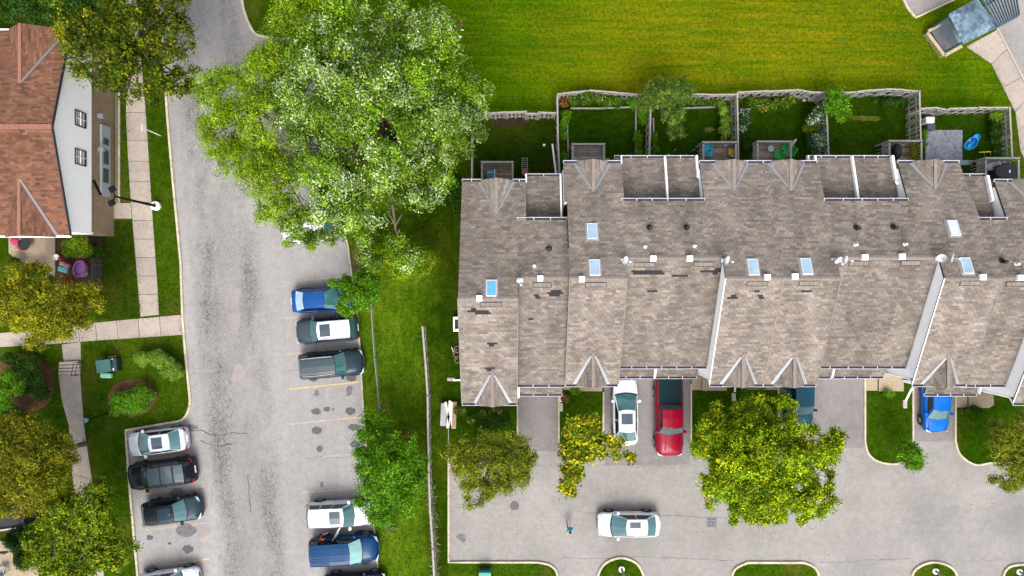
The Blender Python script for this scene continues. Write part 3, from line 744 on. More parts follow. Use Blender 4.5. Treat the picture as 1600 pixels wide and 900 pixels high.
def gable(sh, house, pxl, pxr, apex, S, front, kind='e'):
    "small cross gable at the eave. pxl, pxr: pixels of the feet; apex: pixel of its inner end"
    f = ze if front else zr; Ye = (YE_F if front else YE_R)+S; z0 = f(Ye, S)
    xl = (pxl-800)*(H-z0)/F; xr = (pxr-800)*(H-z0)/F
    pi = roof_pt(apex[0], apex[1], S, 'e' if front else 'r'); xm = (xl+xr)/2; xi = xm
    zi = pi.z; Yi = pi.y; d = -1 if front else 1
    over = .12
    Yo = Ye+d*over
    for s, xf in ((-1, xl), (1, xr)):
        # plane through (xm,Yo,zi),(xm,Yi,zi),(xf,Ye,z0)
        v = Vector((xm-xf, 0, zi-z0)); T = v.length; u = (0, d, 0)
        O = Vector((xf, Ye, z0))
        sl = abs(Yi-Ye)
        poly = [(0,0),(over,0),(over,T),(-sl,T)]
        sh.slope(O+Vector((0,0,.012)), u, v, poly, [], course=.15, tab=.32, thick=.06)
        # metal valley
        a = Vector((xf, Ye, z0+.05)); b = Vector((xm, Yi, zi+.05))
        m = MB(); e = (b-a).normalized(); sd_ = Vector((s*1.0, 0, 0)); w = .22
        q0, q1 = a+sd_*0, a+sd_*w; r0, r1 = b-e*.15+sd_*.0, b-e*.15+sd_*w*.6
        lift = Vector((0,0,.035))
        m.add([q0+lift, q1, r1, r0+lift, q0-lift*2, q1-lift*2, r1-lift*2, r0-lift*2],
              [(0,1,2,3),(7,6,5,4),(0,4,5,1),(1,5,6,2),(2,6,7,3),(3,7,4,0)])
        m.build('valley_flashing', M_flash, house)
        # a centre crease
        m = MB(); m.bar(q0.lerp(q1,.5)+Vector((0,0,.028)), r0.lerp(r1,.5)+Vector((0,0,.028)), .02, .015); m.build('flashing_crease', M_lead, house)
    m = MB(); m.add([(xl+.05,Ye-d*.04,z0-.05),(xr-.05,Ye-d*.04,z0-.05),(xm,Ye-d*.04,zi-.06)], [(0,1,2)]); m.build('gable_end', M_siding, house)
    m = MB(); m.bar((xm,Yo,zi+.03),(xm,Yi-d*.25,zi+.03), .2, .02); m.build('ridge_cap', plain('ridge_cap', (.27,.22,.19), .9, .2, 8, fine=.4), house)

def hole(pxa, pya, pxb, pyb, S, k):
    pxa -= 1; pxb += 1; pya -= .9; pyb += .9
    a = roof_pt(pxa, pyb, S, k); b = roof_pt(pxb, pya, S, k); return (a.x, b.x, a.y, b.y)
M_fresh = plain('bare_felt', (.07,.05,.055), .9, .3, 5)
def tile_wall(house, x0, x1, S, front, y, zt):
    pass

def make_house(label, pieces, S_):
    "pieces: dicts describing half units"
    xs = [p['x0'] for p in pieces]+[p['x1'] for p in pieces]
    root = empty('townhouse', ((min(xs)+max(xs))/2, 0, 0), label=label, cat='house', group='townhouses in the terrace')
    sh = Shingles(PAL)
    for p in pieces:
        S = p.get('S', S_); x0, x1 = p['x0'], p['x1']; r0, r1 = p.get('r0', x0), p.get('r1', x1); hl = p.get('holes', [])
        if p['k'] == 'E':
            plane_poly(sh, x0, x1, YE_F+S, Y_RE+S, ze, S, True, hl)
            plane_poly(sh, r0, r1, YD_R+S, YE_R+S, zr, S, False)
            plane_poly(sh, p.get('m0', x0), p.get('m1', x1), Y_RD+S, YD_R+S, zr, S, False); plane_poly(sh, x0, x1, Y_RE+S, Y_RD+S, zr, S, False)
            for xx, yy0 in ((x0, 0), (x1, 0)):
                m = MB(); s_ = -1 if xx == x0 else 1; m.bar((xx+.02*s_,YE_F+S,ze(YE_F+S,S)+.015),(xx+.02*s_,Y_RE+S,9.3+.015),.045,.05); m.build('rake_edge', M_white if s_ < 0 and 'wl' in p and x0 > 10 else M_rake, root)
            g0, g1 = p.get('gf', (x0, x1)); gutter(root, g0, g1, YE_F+S, ze(YE_F+S,S), -1)
            for a, b in p.get('gsegs_r', [(r0, r1)]): gutter(root, a, b, YE_R+S, zr(YE_R+S,S), 1)
            wy0, wy1 = YE_F+.35+S, YE_R-.35+S
            if 'wl' in p:
                siding(root, (x0+.04, Y_RE+S), (x0+.04, wy0), p['wl'], lambda q, S=S, w=wy0: ze(Y_RE+S+(w-Y_RE-S)*q, S)-.1)
                siding(root, (x0+.04, Y_RD+.6+S), (x0+.04, Y_RE+S), 5.0, lambda q, S=S: zr(Y_RD+.6+S-(Y_RD+.6-Y_RE)*q, S)-.1)
            if p.get('wlr'):
                siding(root, (r0+.04, wy1), (r0+.04, YD_R-.1+S), p['wlr'], lambda q, S=S, y0=wy1, y1=YD_R-.1+S: zr(y0+(y1-y0)*q, S)-.1)
            if p.get('wr'):
                siding(root, (x1-.3, wy0), (x1-.3, wy1), 0, lambda q, S=S, a=wy0, b=wy1: min(zr(a+(b-a)*q,S), ze(a+(b-a)*q,S))-.1)
            siding(root, (x0+.04, wy0), (x1-.1, wy0), 0, ze(wy0,S)-.1)
            siding(root, (r1-.1, wy1), (r0+.1, wy1), 0, zr(wy1,S)-.1)
            xm = (x0+x1)/2
            window(root, (xm, wy0, 4.4), 1.6, 1.2, (0,-1)); window(root, (xm, wy1, 4.4), 1.6, 1.2, (0,1)); window(root, (xm, wy1, 1.8), 1.9, 2.0, (0,1))
            m = MB(); m.box(xm-.5, xm+.5, wy0-.06, wy0-.03, .12, 2.2); d_ = m.build('door', M_white, root)
        else:
            rY = Y_RD+S
            sh.tone = .86; plane_poly(sh, x0, x1, YD_F+S, rY, zd, S, True, hl); sh.tone = 1
            plane_poly(sh, r0, r1, rY, YD_R+S, zr, S, False)
            gutter(root, x0+.01, x1, YD_F+S, zd(YD_F+S,S), -1); gutter(root, r0, r1, YD_R+S, zr(YD_R+S,S), 1)
            l0, l1 = p['low']  # rear low roof
            sh.tone = .84   # older, dirtier shingles
            O = (0, 8.5+S, 5.3); e = Vector((0, -3.35, .95)); sh.slope(O, (1,0,0), e, [(l0,0),(l1,0),(l1,e.length),(l0,e.length)])
            gutter(root, l0, l1, 8.5+S, 5.3, 1)
            f0, f1 = p['fl']
            O = (0, -6.07+S, 3.0); e = Vector((0, 1.42, .6)); sh.slope(O, (1,0,0), e, [(f0,0),(f1,0),(f1,e.length),(f0,e.length)])
            gutter(root, f0, f1, -6.07+S, 3.0, -1)
            sh.tone = 1; wy = YD_F+.35+S
            siding(root, (x0, wy), (x1, wy), 0, zd(wy,S)-.1); siding(root, (r1, YD_R-.3+S), (r0, YD_R-.3+S), 5.9, zr(YD_R-.3+S,S)-.1)
            siding(root, (l1-.05, 8.2+S), (l0+.05, 8.2+S), 0, 5.25)
            window(root, ((l0+l1)/2, 8.2+S, 3.9), 1.4, 1.1, (0,1)); window(root, ((x0+x1)/2, wy, 4.2), 1.2, .8, (0,-1))
            siding(root, (f0+.1, -5.65+S), (f1-.1, -5.65+S), 0, 2.95)
            gx = (f0+f1)/2; m = MB(); w_ = min(2.5, (f1-f0)-.6)
            gd = None
            for i in range(4):
                m = MB(); m.box(gx-w_/2, gx+w_/2, -5.73+S, -5.69+S, .05+i*.53, .05+i*.53+.5); o = m.build('garage_door' if i == 0 else 'door_panel', M_white, root)
                if i == 0: gd = o
                else: o.parent = gd
    for p in pieces:
        S = p.get('S', S_)
        for g in p.get('gf_', []): gable(sh, root, g[0], g[1], g[2], S, True)
        for g in p.get('gr_', []): gable(sh, root, g[0], g[1], g[2], S, False)
    sh.build(root)
    return root

def ridge_strip(root, x0, x1, S, kind):
    Y, z = (Y_RE+S, 9.3) if kind == 'E' else (Y_RD+S, zr(Y_RD+S,S))
    m = MB(); k = max(1, int((x1-x0)/.3))
    for i in range(k):
        a = x0+(x1-x0)*i/k; b = x0+(x1-x0)*(i+1)/k
        h = .035+random.uniform(0,.008)
        m.add([(a,Y-.15,z-.066+h),(b,Y-.15,z-.066+h-.01),(b,Y,z+h-.01),(a,Y,z+h),(b,Y+.15,z-.06+h-.01),(a,Y+.15,z-.06+h)], [(0,1,2,3),(3,2,4,5)])
    m.build('ridge_cap', random.choice(RCM), root)
RCM = [plain('ridge_cap_a', (.215,.185,.16), .9, .25, 8, fine=.4), plain('ridge_cap_b', (.245,.21,.185), .9, .25, 8, fine=.4)]

SA = -1.2
def H_(a, b, c, d, S, k): return hole(a, b, c, d, S, k)
h1 = make_house('leftmost townhouse with a window box at its left wall and a barbecue deck behind',
 [dict(k='E', x0=-3.22, x1=.33, r0=-3.22, r1=.89, m0=-3.22, m1=.33, S=SA, wl=.0, gsegs_r=[(-3.22,-2.0),(.05,.9)], gf_=[(745,795,(770,583))], gr_=[(752,800,(775,331))],
   holes=[H_(744,487,765,491.5,SA,'e'),H_(735,482,746,485.5,SA,'e'),H_(762,576,771,578.5,SA,'e'),H_(765,536.5,774,539,SA,'e')]),
  dict(k='D', x0=.33, x1=3.46, low=(.85,3.3), fl=(.5,3.46), S=SA, holes=[H_(862,455,877,458,SA,'d'),H_(857,457.5,872,461,SA,'d'),H_(836,461,844,464,SA,'d'),H_(823,496,831,498.5,SA,'d')])], SA)
h2 = make_house('second townhouse from the left with two skylights in line and an empty deck',
 [dict(k='E', x0=3.46, x1=6.85, r0=3.3, r1=7.05, m0=3.46, m1=6.85, S=0, wl=3.0, wlr=3.0, gf_=[(900,948,(923,553))], gr_=[(900,950,(927,298))]),
  dict(k='D', x0=6.85, x1=9.78, r1=9.78, low=(6.7,9.95), fl=(6.9,9.78), S=0, holes=[H_(988,423,1038,427,0,'d'),H_(1014,453,1023,456,0,'d'),H_(1036,427,1040,429.5,0,'d')])], 0)
h3 = make_house('third townhouse from the left with toys on its deck and a red pickup in front',
 [dict(k='D', x0=9.78, x1=12.74, r0=9.78, r1=12.1, low=(9.97,12.08), fl=(9.80,12.72), S=0, holes=[H_(1037,425,1050,432,0,'d'),H_(1049,429,1072,432.5,0,'d'),H_(1097,422.5,1107,425.5,0,'d'),H_(1114,423,1123,426.5,0,'d'),H_(1120,419.5,1129,422.5,0,'d')]),
  dict(k='E', x0=12.74, x1=16.2, r0=12.08, r1=16.2, m0=12.1, m1=16.2, S=0, wl=.0, wlr=3.0, gf_=[(1129,1178,(1159,555))], gr_=[(1116,1165,(1143,296))],
       holes=[H_(1141,461.5,1151,464.5,0,'e'),H_(1176,455,1187,457.5,0,'e'),H_(1184,461.5,1194,464.5,0,'e')])], 0)
h4 = make_house('fourth townhouse from the left with two green chairs on the deck behind it',
 [dict(k='E', x0=16.2, x1=19.6, r0=16.2, r1=19.67, m0=16.2, m1=19.6, S=0, gf_=[(1208,1256,(1242,555))], gr_=[(1203,1253,(1238,296))], holes=[H_(1256,454,1264,457,0,'e')]),
  dict(k='D', x0=19.6, x1=22.0, r1=22.0, low=(19.3,22.15), fl=(19.62,21.95), S=0)], 0)
h5 = make_house('fifth townhouse from the left with a wide white wall strip beside its roof',
 [dict(k='D', x0=22.0, x1=25.8, r0=22.0, r1=24.9, low=(22.17,24.85), fl=(21.97,25.6), S=0),
  dict(k='E', x0=25.8, x1=29.3, r0=24.87, r1=28.85, m0=24.9, m1=29.0, S=0, wl=.0, wlr=3.0, gf_=[(1442,1493,(1480,556))], gr_=[(1425,1475,(1463,294))])], 0)
h6 = make_house('rightmost townhouse with a big black grill cover behind and a blue car in front',
 [dict(k='D', x0=29.3, x1=32.3, r0=29.0, r1=31.1, low=(28.9,31.05), fl=(28.4,32.0), S=SA),
  dict(k='E', x0=32.3, x1=36.2, r0=31.1, r1=36.2, m0=31.1, m1=36.2, S=SA, wl=0.0, wlr=3.0, wr=1, gf_=[(1604,1654,(1640,582))], gr_=[(1580,1632,(1620,325))])], SA)
for root, x0, x1, S, k in ((h1,-3.22,.33,SA,'E'),(h1,.33,3.46,SA,'D'),(h2,3.46,6.85,0,'E'),(h2,6.85,9.78,0,'D'),(h3,9.78,12.7,0,'D'),(h3,12.74,16.2,0,'E'),(h4,16.2,19.6,0,'E'),(h4,19.6,22.0,0,'D'),(h5,22.0,25.75,0,'D'),(h5,25.8,29.3,0,'E'),(h6,29.3,32.25,SA,'D'),(h6,32.3,36.2,SA,'E')):
    ridge_strip(root, x0, x1, S, k)

# fire walls between the low roofs, white with a cap
def firewall(root, x, y0, y1, zf, w=.12):
    m = MB(); m.bar((x, y0, zf(y0)+.14), (x, y1, zf(y1)+.14), w, .3); m.build('party_wall_cap', M_white, root)
lowz = lambda S: (lambda y: 5.3+(8.5+S-y)*.2836)
flz = lambda S: (lambda y: 3.0+(y+5.95-S)*.423)
firewall(h2, 9.96, 8.55, 5.6, lowz(0)); firewall(h4, 22.16, 8.55, 5.6, lowz(0)); firewall(h3, 12.03, 8.6, 7.2, lowz(0), .14); firewall(h5, 24.8, 8.6, 7.0, lowz(0), .16)
firewall(h1, 3.16, 7.4, 4.4, lowz(SA), .1); firewall(h1, .92, 7.4, 6.9, lowz(SA), .1); firewall(h2, 7.12, 8.6, 8.1, lowz(0), .08); firewall(h4, 19.75, 8.6, 8.1, lowz(0), .1); firewall(h4, 19.3, 8.6, 8.1, lowz(0), .08)
firewall(h2, 9.79, -6.1, -5.1, flz(0)); firewall(h4, 21.96, -6.1, -5.1, flz(0)); firewall(h1, .45, -7.5, -6.2, flz(SA), .1); firewall(h6, 30.98, 7.3, 5.6, lowz(SA), .16)
firewall(h6, 32.0, -7.2, -6.3, flz(SA), .1)
def pipe(root, pts, r=.05, name='downspout', mat=None):
    m = MB()
    for a, b in zip(pts[:-1], pts[1:]): m.tube(a, b, r, r, 7)
    m.build(name, mat or M_white, root)
pipe(h5, [(24.72,6.9,6.0),(24.85,6.7,5.95),(25.02,6.8,5.95),(25.15,7.4,5.95),(25.25,7.95,5.95)], .07)
pipe(h6, [(31.0,5.9,5.8),(31.15,5.7,5.8),(31.35,5.8,5.8),(31.45,6.6,5.9)], .07)
pipe(h3, [(12.0,7.2,5.95),(12.2,7.0,5.9),(12.25,7.4,5.9)], .06)
for root, x, y in ((h3, 12.80, -6.15), (h5, 25.86, -6.15), (h6, 32.36, -7.35)):
    pipe(root, [(x-.02,y-.05,5.9),(x-.02,y+.25,5.6),(x-.02,y+.28,.2)], .06)
def spout(root, a, b):
    A = P(*a, .12); B = P(*b, .08); m = MB(); m.bar(A, B, .12, .1); m.build('downspout_foot', M_white, root)
spout(h3, (1149,603), (1148,612)); spout(h5, (1425,606), (1415,626)); spout(h1, (876,613), (876,628)); spout(h1, (722,594), (708,594))
for (x, y) in ((1146,618), (1413,629), (876,634), (1411,632)):
    m = MB(); c = P(x,y); m.box(c.x-.15,c.x+.15,c.y-.4,c.y+.2,.05,.12)
    if (x,y) != (1411,632): m.build('splash_block', M_conc, label={1146:'small concrete splash block above the round yellow maple',1413:'small concrete splash block left of the blue car',876:'small concrete splash block at the first driveway'}[x], cat='splash block', bevel=.01)
m = MB(); c = P(705,593,.1); m.box(c.x-.3,c.x+.25,c.y-.12,c.y+.12,0,.09); m.build('splash_block', M_conc, label='small concrete splash block left of the end house', cat='splash block', bevel=.01)

# things on the roofs, children of their house
M_vent = plain('white_vent', (.86,.85,.86), .5, .05)
def slopef(root): return root
def box_vent(root, px, py, S, k, s=.36):
    p = roof_pt(px, py, S, k); m = MB(); sl = S_F if k != 'r' else -S_R
    m.box(p.x-s/2, p.x+s/2, p.y-s/2, p.y+s/2, p.z-.15, p.z+.20); o = m.build('roof_vent', M_vent, root, bevel=.03)
    m = MB(); m.bar((p.x-s*.72,p.y+s*.42,p.z+.06-.19*(1 if k!='r' else 1)),(p.x+s*.72,p.y+s*.42,p.z+.06-.19), .1, .02); 
def skylight(root, px, py, S, k, mat, w=.62, l=1.05):
    p = roof_pt(px, py, S, k); sl = math.atan(S_F if k != 'r' else -S_R)
    rt = Matrix.Rotation(sl, 4, 'X')
    def part(name, bxs, mat_, bev=0, par=None):
        m = MB()
        for b in bxs: m.box(*b)
        m.v = [tuple(rt @ Vector(v) + p) for v in m.v]
        o = m.build(name, mat_, root, bevel=bev); 
        if par: o.parent = par
        return o
    fr = part('skylight', [(-w/2,-w/2+.05,-l/2,l/2,-.02,.14),(w/2-.05,w/2,-l/2,l/2,-.02,.14),(-w/2+.05,w/2-.05,-l/2,-l/2+.05,-.02,.138),(-w/2+.05,w/2-.05,l/2-.05,l/2,-.02,.138)], plain('skylight_frame', (.52,.54,.56), .5, .1))
    part('pane', [(-w/2+.05,w/2-.05,-l/2+.05,l/2-.05,.0,.125)], mat, .015, fr)
    part('flashing', [(-w/2-.1,w/2+.1,-l/2-.12,l/2+.1,-.01,.028)], M_shade_metal, 0, fr)
M_shade_metal = plain('skylight_flashing', (.25,.235,.225), .7, .2)
def pipe_vent(root, px, py, S, k, mat, r=.09, h=.4):
    p = roof_pt(px, py, S, k); m = MB(); m.tube((p.x,p.y,p.z-.1),(p.x,p.y,p.z+h), r, r*.95, 10); m.tube((p.x,p.y,p.z-.06),(p.x,p.y,p.z+.06), r*2.1, r*1.2, 12)
    m.build('vent_pipe', mat, root)
def patch(root, x0, y0, x1, y1, S, k):
    a = roof_pt(x0, y1, S, k); b = roof_pt(x1, y0, S, k); sl = S_F
    def zf(y): return {'e': ze, 'd': zd, 'r': zr}[k](y, S)
    m = MB(); w = .035
    for h, x_, X_, y_, Y_ in ((.045, a.x, b.x, a.y, b.y),):
        v = [(x_,y_,zf(y_)+h),(X_,y_,zf(y_)+h),(X_,Y_,zf(Y_)+h),(x_,Y_,zf(Y_)+h)]; lo = [(q[0],q[1],q[2]-h) for q in v]
        m.add(v+lo, [(0,1,2,3),(4,5,1,0),(5,6,2,1),(6,7,3,2),(7,4,0,3)])
    base = m.build('vent_cover', plain('vent_cover_edge', (.055,.048,.046), .9), root)
    n = max(3, round((b.x-a.x)/.33)); dd = (b.x-a.x-.06)/n
    for i in range(n):
        m = MB(); X0 = a.x+.03+i*dd+.008; X1 = X0+dd-.016; Y0, Y1 = a.y+.045, b.y-.045
        m.add([(X0,Y0,zf(Y0)+.062),(X1,Y0,zf(Y0)+.062),(X1,Y1,zf(Y1)+.052),(X0,Y1,zf(Y1)+.052),(X0,Y0,zf(Y0)+.04),(X1,Y0,zf(Y0)+.04),(X1,Y1,zf(Y1)+.04),(X0,Y1,zf(Y1)+.04)], [(0,1,2,3),(4,5,1,0),(5,6,2,1),(6,7,3,2),(7,4,0,3)])
        o = m.build('shingle', random.choice(RCM), root); o.parent = base
def dish(root, px, py, S, k, ang=-40, s=.3, lnb=True):
    p = roof_pt(px, py, S, k); m = MB(); c = Vector((p.x, p.y, p.z+.55))
    ax = Vector((math.cos(R(ang)), math.sin(R(ang)), .75)).normalized(); q = ax.to_track_quat('Z','Y').to_matrix()
    prof = [(0.02,-.02),(s*.5,.01),(s,.07),(s*1.0,.085)]; vs_ = []; n = 18
    for r, z in prof:
        for i in range(n):
            t = 2*math.pi*i/n; vs_.append(c+q@Vector((r*math.cos(t), r*1.12*math.sin(t), z)))
    m.add(vs_, [(j*n+i, j*n+(i+1)%n, (j+1)*n+(i+1)%n, (j+1)*n+i) for j in range(3) for i in range(n)]+[tuple(range(n))])
    m.add([v-ax*.02 for v in vs_], [((j+1)*n+i, (j+1)*n+(i+1)%n, j*n+(i+1)%n, j*n+i) for j in range(3) for i in range(n)])
    d = m.build('satellite_dish', plain('dish_grey', (.62,.65,.68), .5, .15), root, smooth=True)
    m = MB(); m.tube((p.x,p.y,p.z-.05), c-ax*.02, .03); m.tube(c-ax*.02, c+ax*.4, .018); m.box(p.x-.12,p.x+.12,p.y-.12,p.y+.12,p.z-.08,p.z+.03); a = m.build('dish_arm', plain('dish_arm', (.55,.56,.58), .5), root); a.parent = d
    m = MB(); m.ell(c+ax*.42, .06, .06, .07, 8, 5); a = m.build('receiver', M_vent, root); a.parent = d
for r_, x, y, S, k in ((h1,749,466,SA,'r'),(h1,844,435,SA,'r'),(h2,909,436,0,'e'),(h2,1020,404,0,'r'),(h3,1077,404,0,'r'),(h3,1198,433,0,'r'),(h4,1241,432,0,'r'),(h4,1350,402,0,'r'),(h5,1408,401,0,'r'),(h5,1534,433,0,'r'),(h6,1592,434,SA,'r')): box_vent(r_, x, y, S, k)
for r_, x, y, S, k, mt in ((h1,768,451,SA,'r',M_sky_blue),(h2,925,362,0,'r',M_sky_pale),(h2,929,419,0,'r',M_sky_pale),(h3,1176,418,0,'r',M_sky_pale),(h4,1259,417,0,'r',M_sky_pale),(h5,1489,357,0,'r',M_sky_white),(h5,1509,416,0,'r',M_sky_pale)): skylight(r_, x, y, S, k, mt)
for r_, x, y, S, k in ((h1,858,390,SA,'r'),(h2,1015,357,0,'r'),(h3,1073,357,0,'r'),(h4,1338,357,0,'r'),(h5,1396,356,0,'r'),(h6,1566,409,SA,'r')): pipe_vent(r_, x, y, S, k, M_black, .12, .42)
for r_, x, y, S, k in ((h1,835,416,SA,'r'),(h2,1008,386,0,'r'),(h3,1085,385,0,'r'),(h4,1336,383,0,'r'),(h5,1413,382,0,'r'),(h6,1587,413,SA,'r')): pipe_vent(r_, x, y, S, k, M_vent, .07, .3)
for r_, x0, x1, y0, y1, S, k in ((h1,750,784,472,480,SA,'e'),(h1,832,862,441,449.5,SA,'d'),(h2,914,948,441,449,0,'e'),(h2,990,1023,409.5,418,0,'d'),(h3,1083,1115,409,417,0,'d'),(h3,1166,1200,439,447.5,0,'e'),(h4,1247,1281,438.5,447,0,'e'),(h4,1325,1358,407.5,416,0,'d'),(h5,1406,1439,407,415.5,0,'d'),(h5,1498,1533,438.5,446.5,0,'e'),(h6,1570,1603,440,448,SA,'d')): patch(r_, x0, y0, x1, y1, S, k)
for r_, x, y, S, k, a in ((h1,812,437,SA,'r',-80),(h2,973,407,0,'r',-20),(h3,1130,407,0,'r',-20),(h4,1302,406,0,'r',-60),(h4,1313,407,0,'r',-10),(h5,1464,404,0,'r',-160),(h5,1477,404,0,'r',-10)): dish(r_, x, y, S, k, a, .22 if x == 812 else .27)

# ------------------------------------------------------------------ brown-roofed house at the left
XE, ZE_, ZR_, YN, YS = -28.97, 5.2, 7.0, 16.9, 3.44
YM = (YN+YS)/2
bh = empty('brown_roof_house', (-34, YM, 0), label='house with red brown shingle roof and white gable wall at the left edge', cat='house')
sh = Shingles(PALR); RISE = (ZR_-ZE_)/(YM-YS)
for O, v in (((0,YS,ZE_), Vector((0,YM-YS,ZR_-ZE_))), ((0,YN,ZE_), Vector((0,YM-YN,ZR_-ZE_)))):
    T = v.length; sh.slope(O, (1,0,0), v, [(-46,0),(XE,0),(XE,T),(-46,T)])
def bgable(pxl, pxr, pap, south=True):
    y0 = YS if south else YN; d = -1 if south else 1
    z = 6.0
    for _ in range(20):
        p = P(pap[0], pap[1], z); z = ZE_+RISE*abs(p.y-y0)
    xi, Yi, zi = p.x, p.y, z
    for s, px in ((-1,pxl),(1,pxr)):
        xf = (px-800)*(H-ZE_)/F; v = Vector((xi-xf,0,zi-ZE_)); T = v.length; sl = abs(Yi-y0); ov = .1
        sh.slope(Vector((xf,y0,ZE_+.012)), (0,d,0), v, [(0,0),(ov,0),(ov,T),(-sl,T)], [], thick=.06)
        m = MB(); a = Vector((xf,y0,ZE_+.06)); b = Vector((xi,Yi,zi+.06)); w = Vector((s*.22,0,0))
        m.add([a+Vector((0,0,.03)),a+w,b+w*.7,b+Vector((0,0,.03))], [(0,1,2,3)] if s > 0 else [(3,2,1,0)])
        if s > 0: m.build('valley_flashing', plain('dull_metal', (.22,.20,.20), .6, .2), bh)
    m = MB(); m.add([((pxl-800)*(H-ZE_)/F,y0-.03*d,ZE_-.05),((pxr-800)*(H-ZE_)/F,y0-.03*d,ZE_-.05),(xi,y0-.03*d,zi-.05)],[(0,1,2)]); m.build('gable_end', M_siding, bh)
    m = MB(); m.bar((xi,y0+d*.1,zi+.035),(xi,Yi,zi+.035),.22,.02); m.build('ridge_cap', plain('ridge_cap_red', (.30,.14,.095), .9, .25, 8, fine=.4), bh)
bgable(8, 88, (30,280)); bgable(14, 104, (31,130), False)
sh.build(bh, deckmat=M_under_red)
m = MB()
for i in range(56):
    x = -46+i*.305
    if x > XE-.2: break
    m.box(x, x+.295, YM-.15, YM+.15, ZR_-.02, ZR_+.022+random.uniform(0,.01))
m.build('ridge_cap', plain('ridge_cap_red', (.30,.14,.095), .9, .25, 8, fine=.4), bh)
for s, y0 in ((-1, YS), (1, YN)):
    m = MB(); m.bar((XE+.01, y0, ZE_+.0), (XE+.01, YM, ZR_+.0), .05, .2); m.build('rake_trim', plain('dark_trim', (.045,.035,.05), .6), bh)
    m = MB(); ya, yb = sorted((y0, y0+s*.12)); m.box(-46, XE, ya, yb, ZE_-.12, ZE_-.0); m.build('gutter', M_white, bh)
# gable wall: white laps above, tan brick below
XW = XE-.14; ZB = 2.75
siding(bh, (XW, YS+.3), (XW, YN-.3), ZB, lambda t: (ZE_+RISE*((YM-YS)-abs((YS+.3)+(YN-YS-.6)*t-YM)))-.1)
m = MB(); m.box(-46, XW-.03, YS+.35, YN-.35, 0, ZB); bw = m.build('brick_wall', M_brick, bh)
siding(bh, (-46, YS+.3), (XW, YS+.3), ZB-.2, ZE_-.1, name='wall'); 
for py in (185, 245):
    c = P(115, py, 4.2); window(bh, (XW, c.y, 4.0), 1.0, 1.15, (1,0), mat=plain('dark_frame', (.05,.02,.07), .6))
m = MB(); c0 = P(0,203).y; c1 = P(0,310).y
def _bay(z0, z1, o, m): m.box(XW-.02, XW+o, c1, c0, z0, z1)
m = MB(); _bay(0.7, 1.75, .12, m); m.build('entry_frame', plain('grey_frame', (.42,.46,.49), .5), bh)
for ya, yb in ((222,232),(240,262),(268,290)):
    m = MB(); m.box(XW+.12, XW+.14, P(0,yb).y, P(0,ya).y, .95, 1.6); o = m.build('pane', M_glass, bh)
m = MB(); m.bar((XW+.5, P(0,312).y, 2.5), (XW+.0, P(0,290).y, 2.5), .05, .3); m.build('lamp_bracket', M_blackiron, bh)
for px, py in ((22,182),(23,207),(157,181),(158,233)):
    z = 6.6 if px < 100 else 2.3; c = P(px, py, z); m = MB(); m.box(c.x-.2,c.x+.2,c.y-.15,c.y+.15,z-(.45 if px<100 else .2),z+.1); m.build('roof_vent' if px < 100 else 'wall_lamp', plain('vent_grey', (.25,.27,.31), .5), bh, bevel=.03)
# gravel bed and edging beside the brick wall
m = MB(); a = P(186,145); b = P(186,318); m.box(XW+.02, a.x, b.y, a.y, .0, .02); m.build('planting_bed', M_conc2 if False else plain('gravel_bed', (.24,.19,.12), .95, .35, 8, fine=.7), kind='structure', label='narrow tan gravel bed beside the brick wall')
m = MB(); m.box(a.x, a.x+.1, b.y, a.y, .0, .1); m.build('bed_edging', M_kerb, kind='structure', label='pale edging strip of the gravel bed')
# back patio
m = MB(); m.prism([(p.x,p.y) for p in PS([(14,362),(88,362),(88,430),(60,420),(25,405),(14,395)])], 0, .04); m.build('patio', M_conc2, kind='structure', label='tan concrete patio behind the brown roofed house')
m = MB(); m.prism([(p.x,p.y) for p in PS([(73,362),(88,362),(88,440),(73,440)])], 0, .15); m.build('patio_divider', plain('divider', (.33,.27,.19), .9), kind='structure', label='low tan divider strip between two patios')
sheet('bare_soil', [(88,362),(160,362),(160,450),(88,450)], .006, M_patio_soil, label='dark soil beside the patio of the brown roofed house')

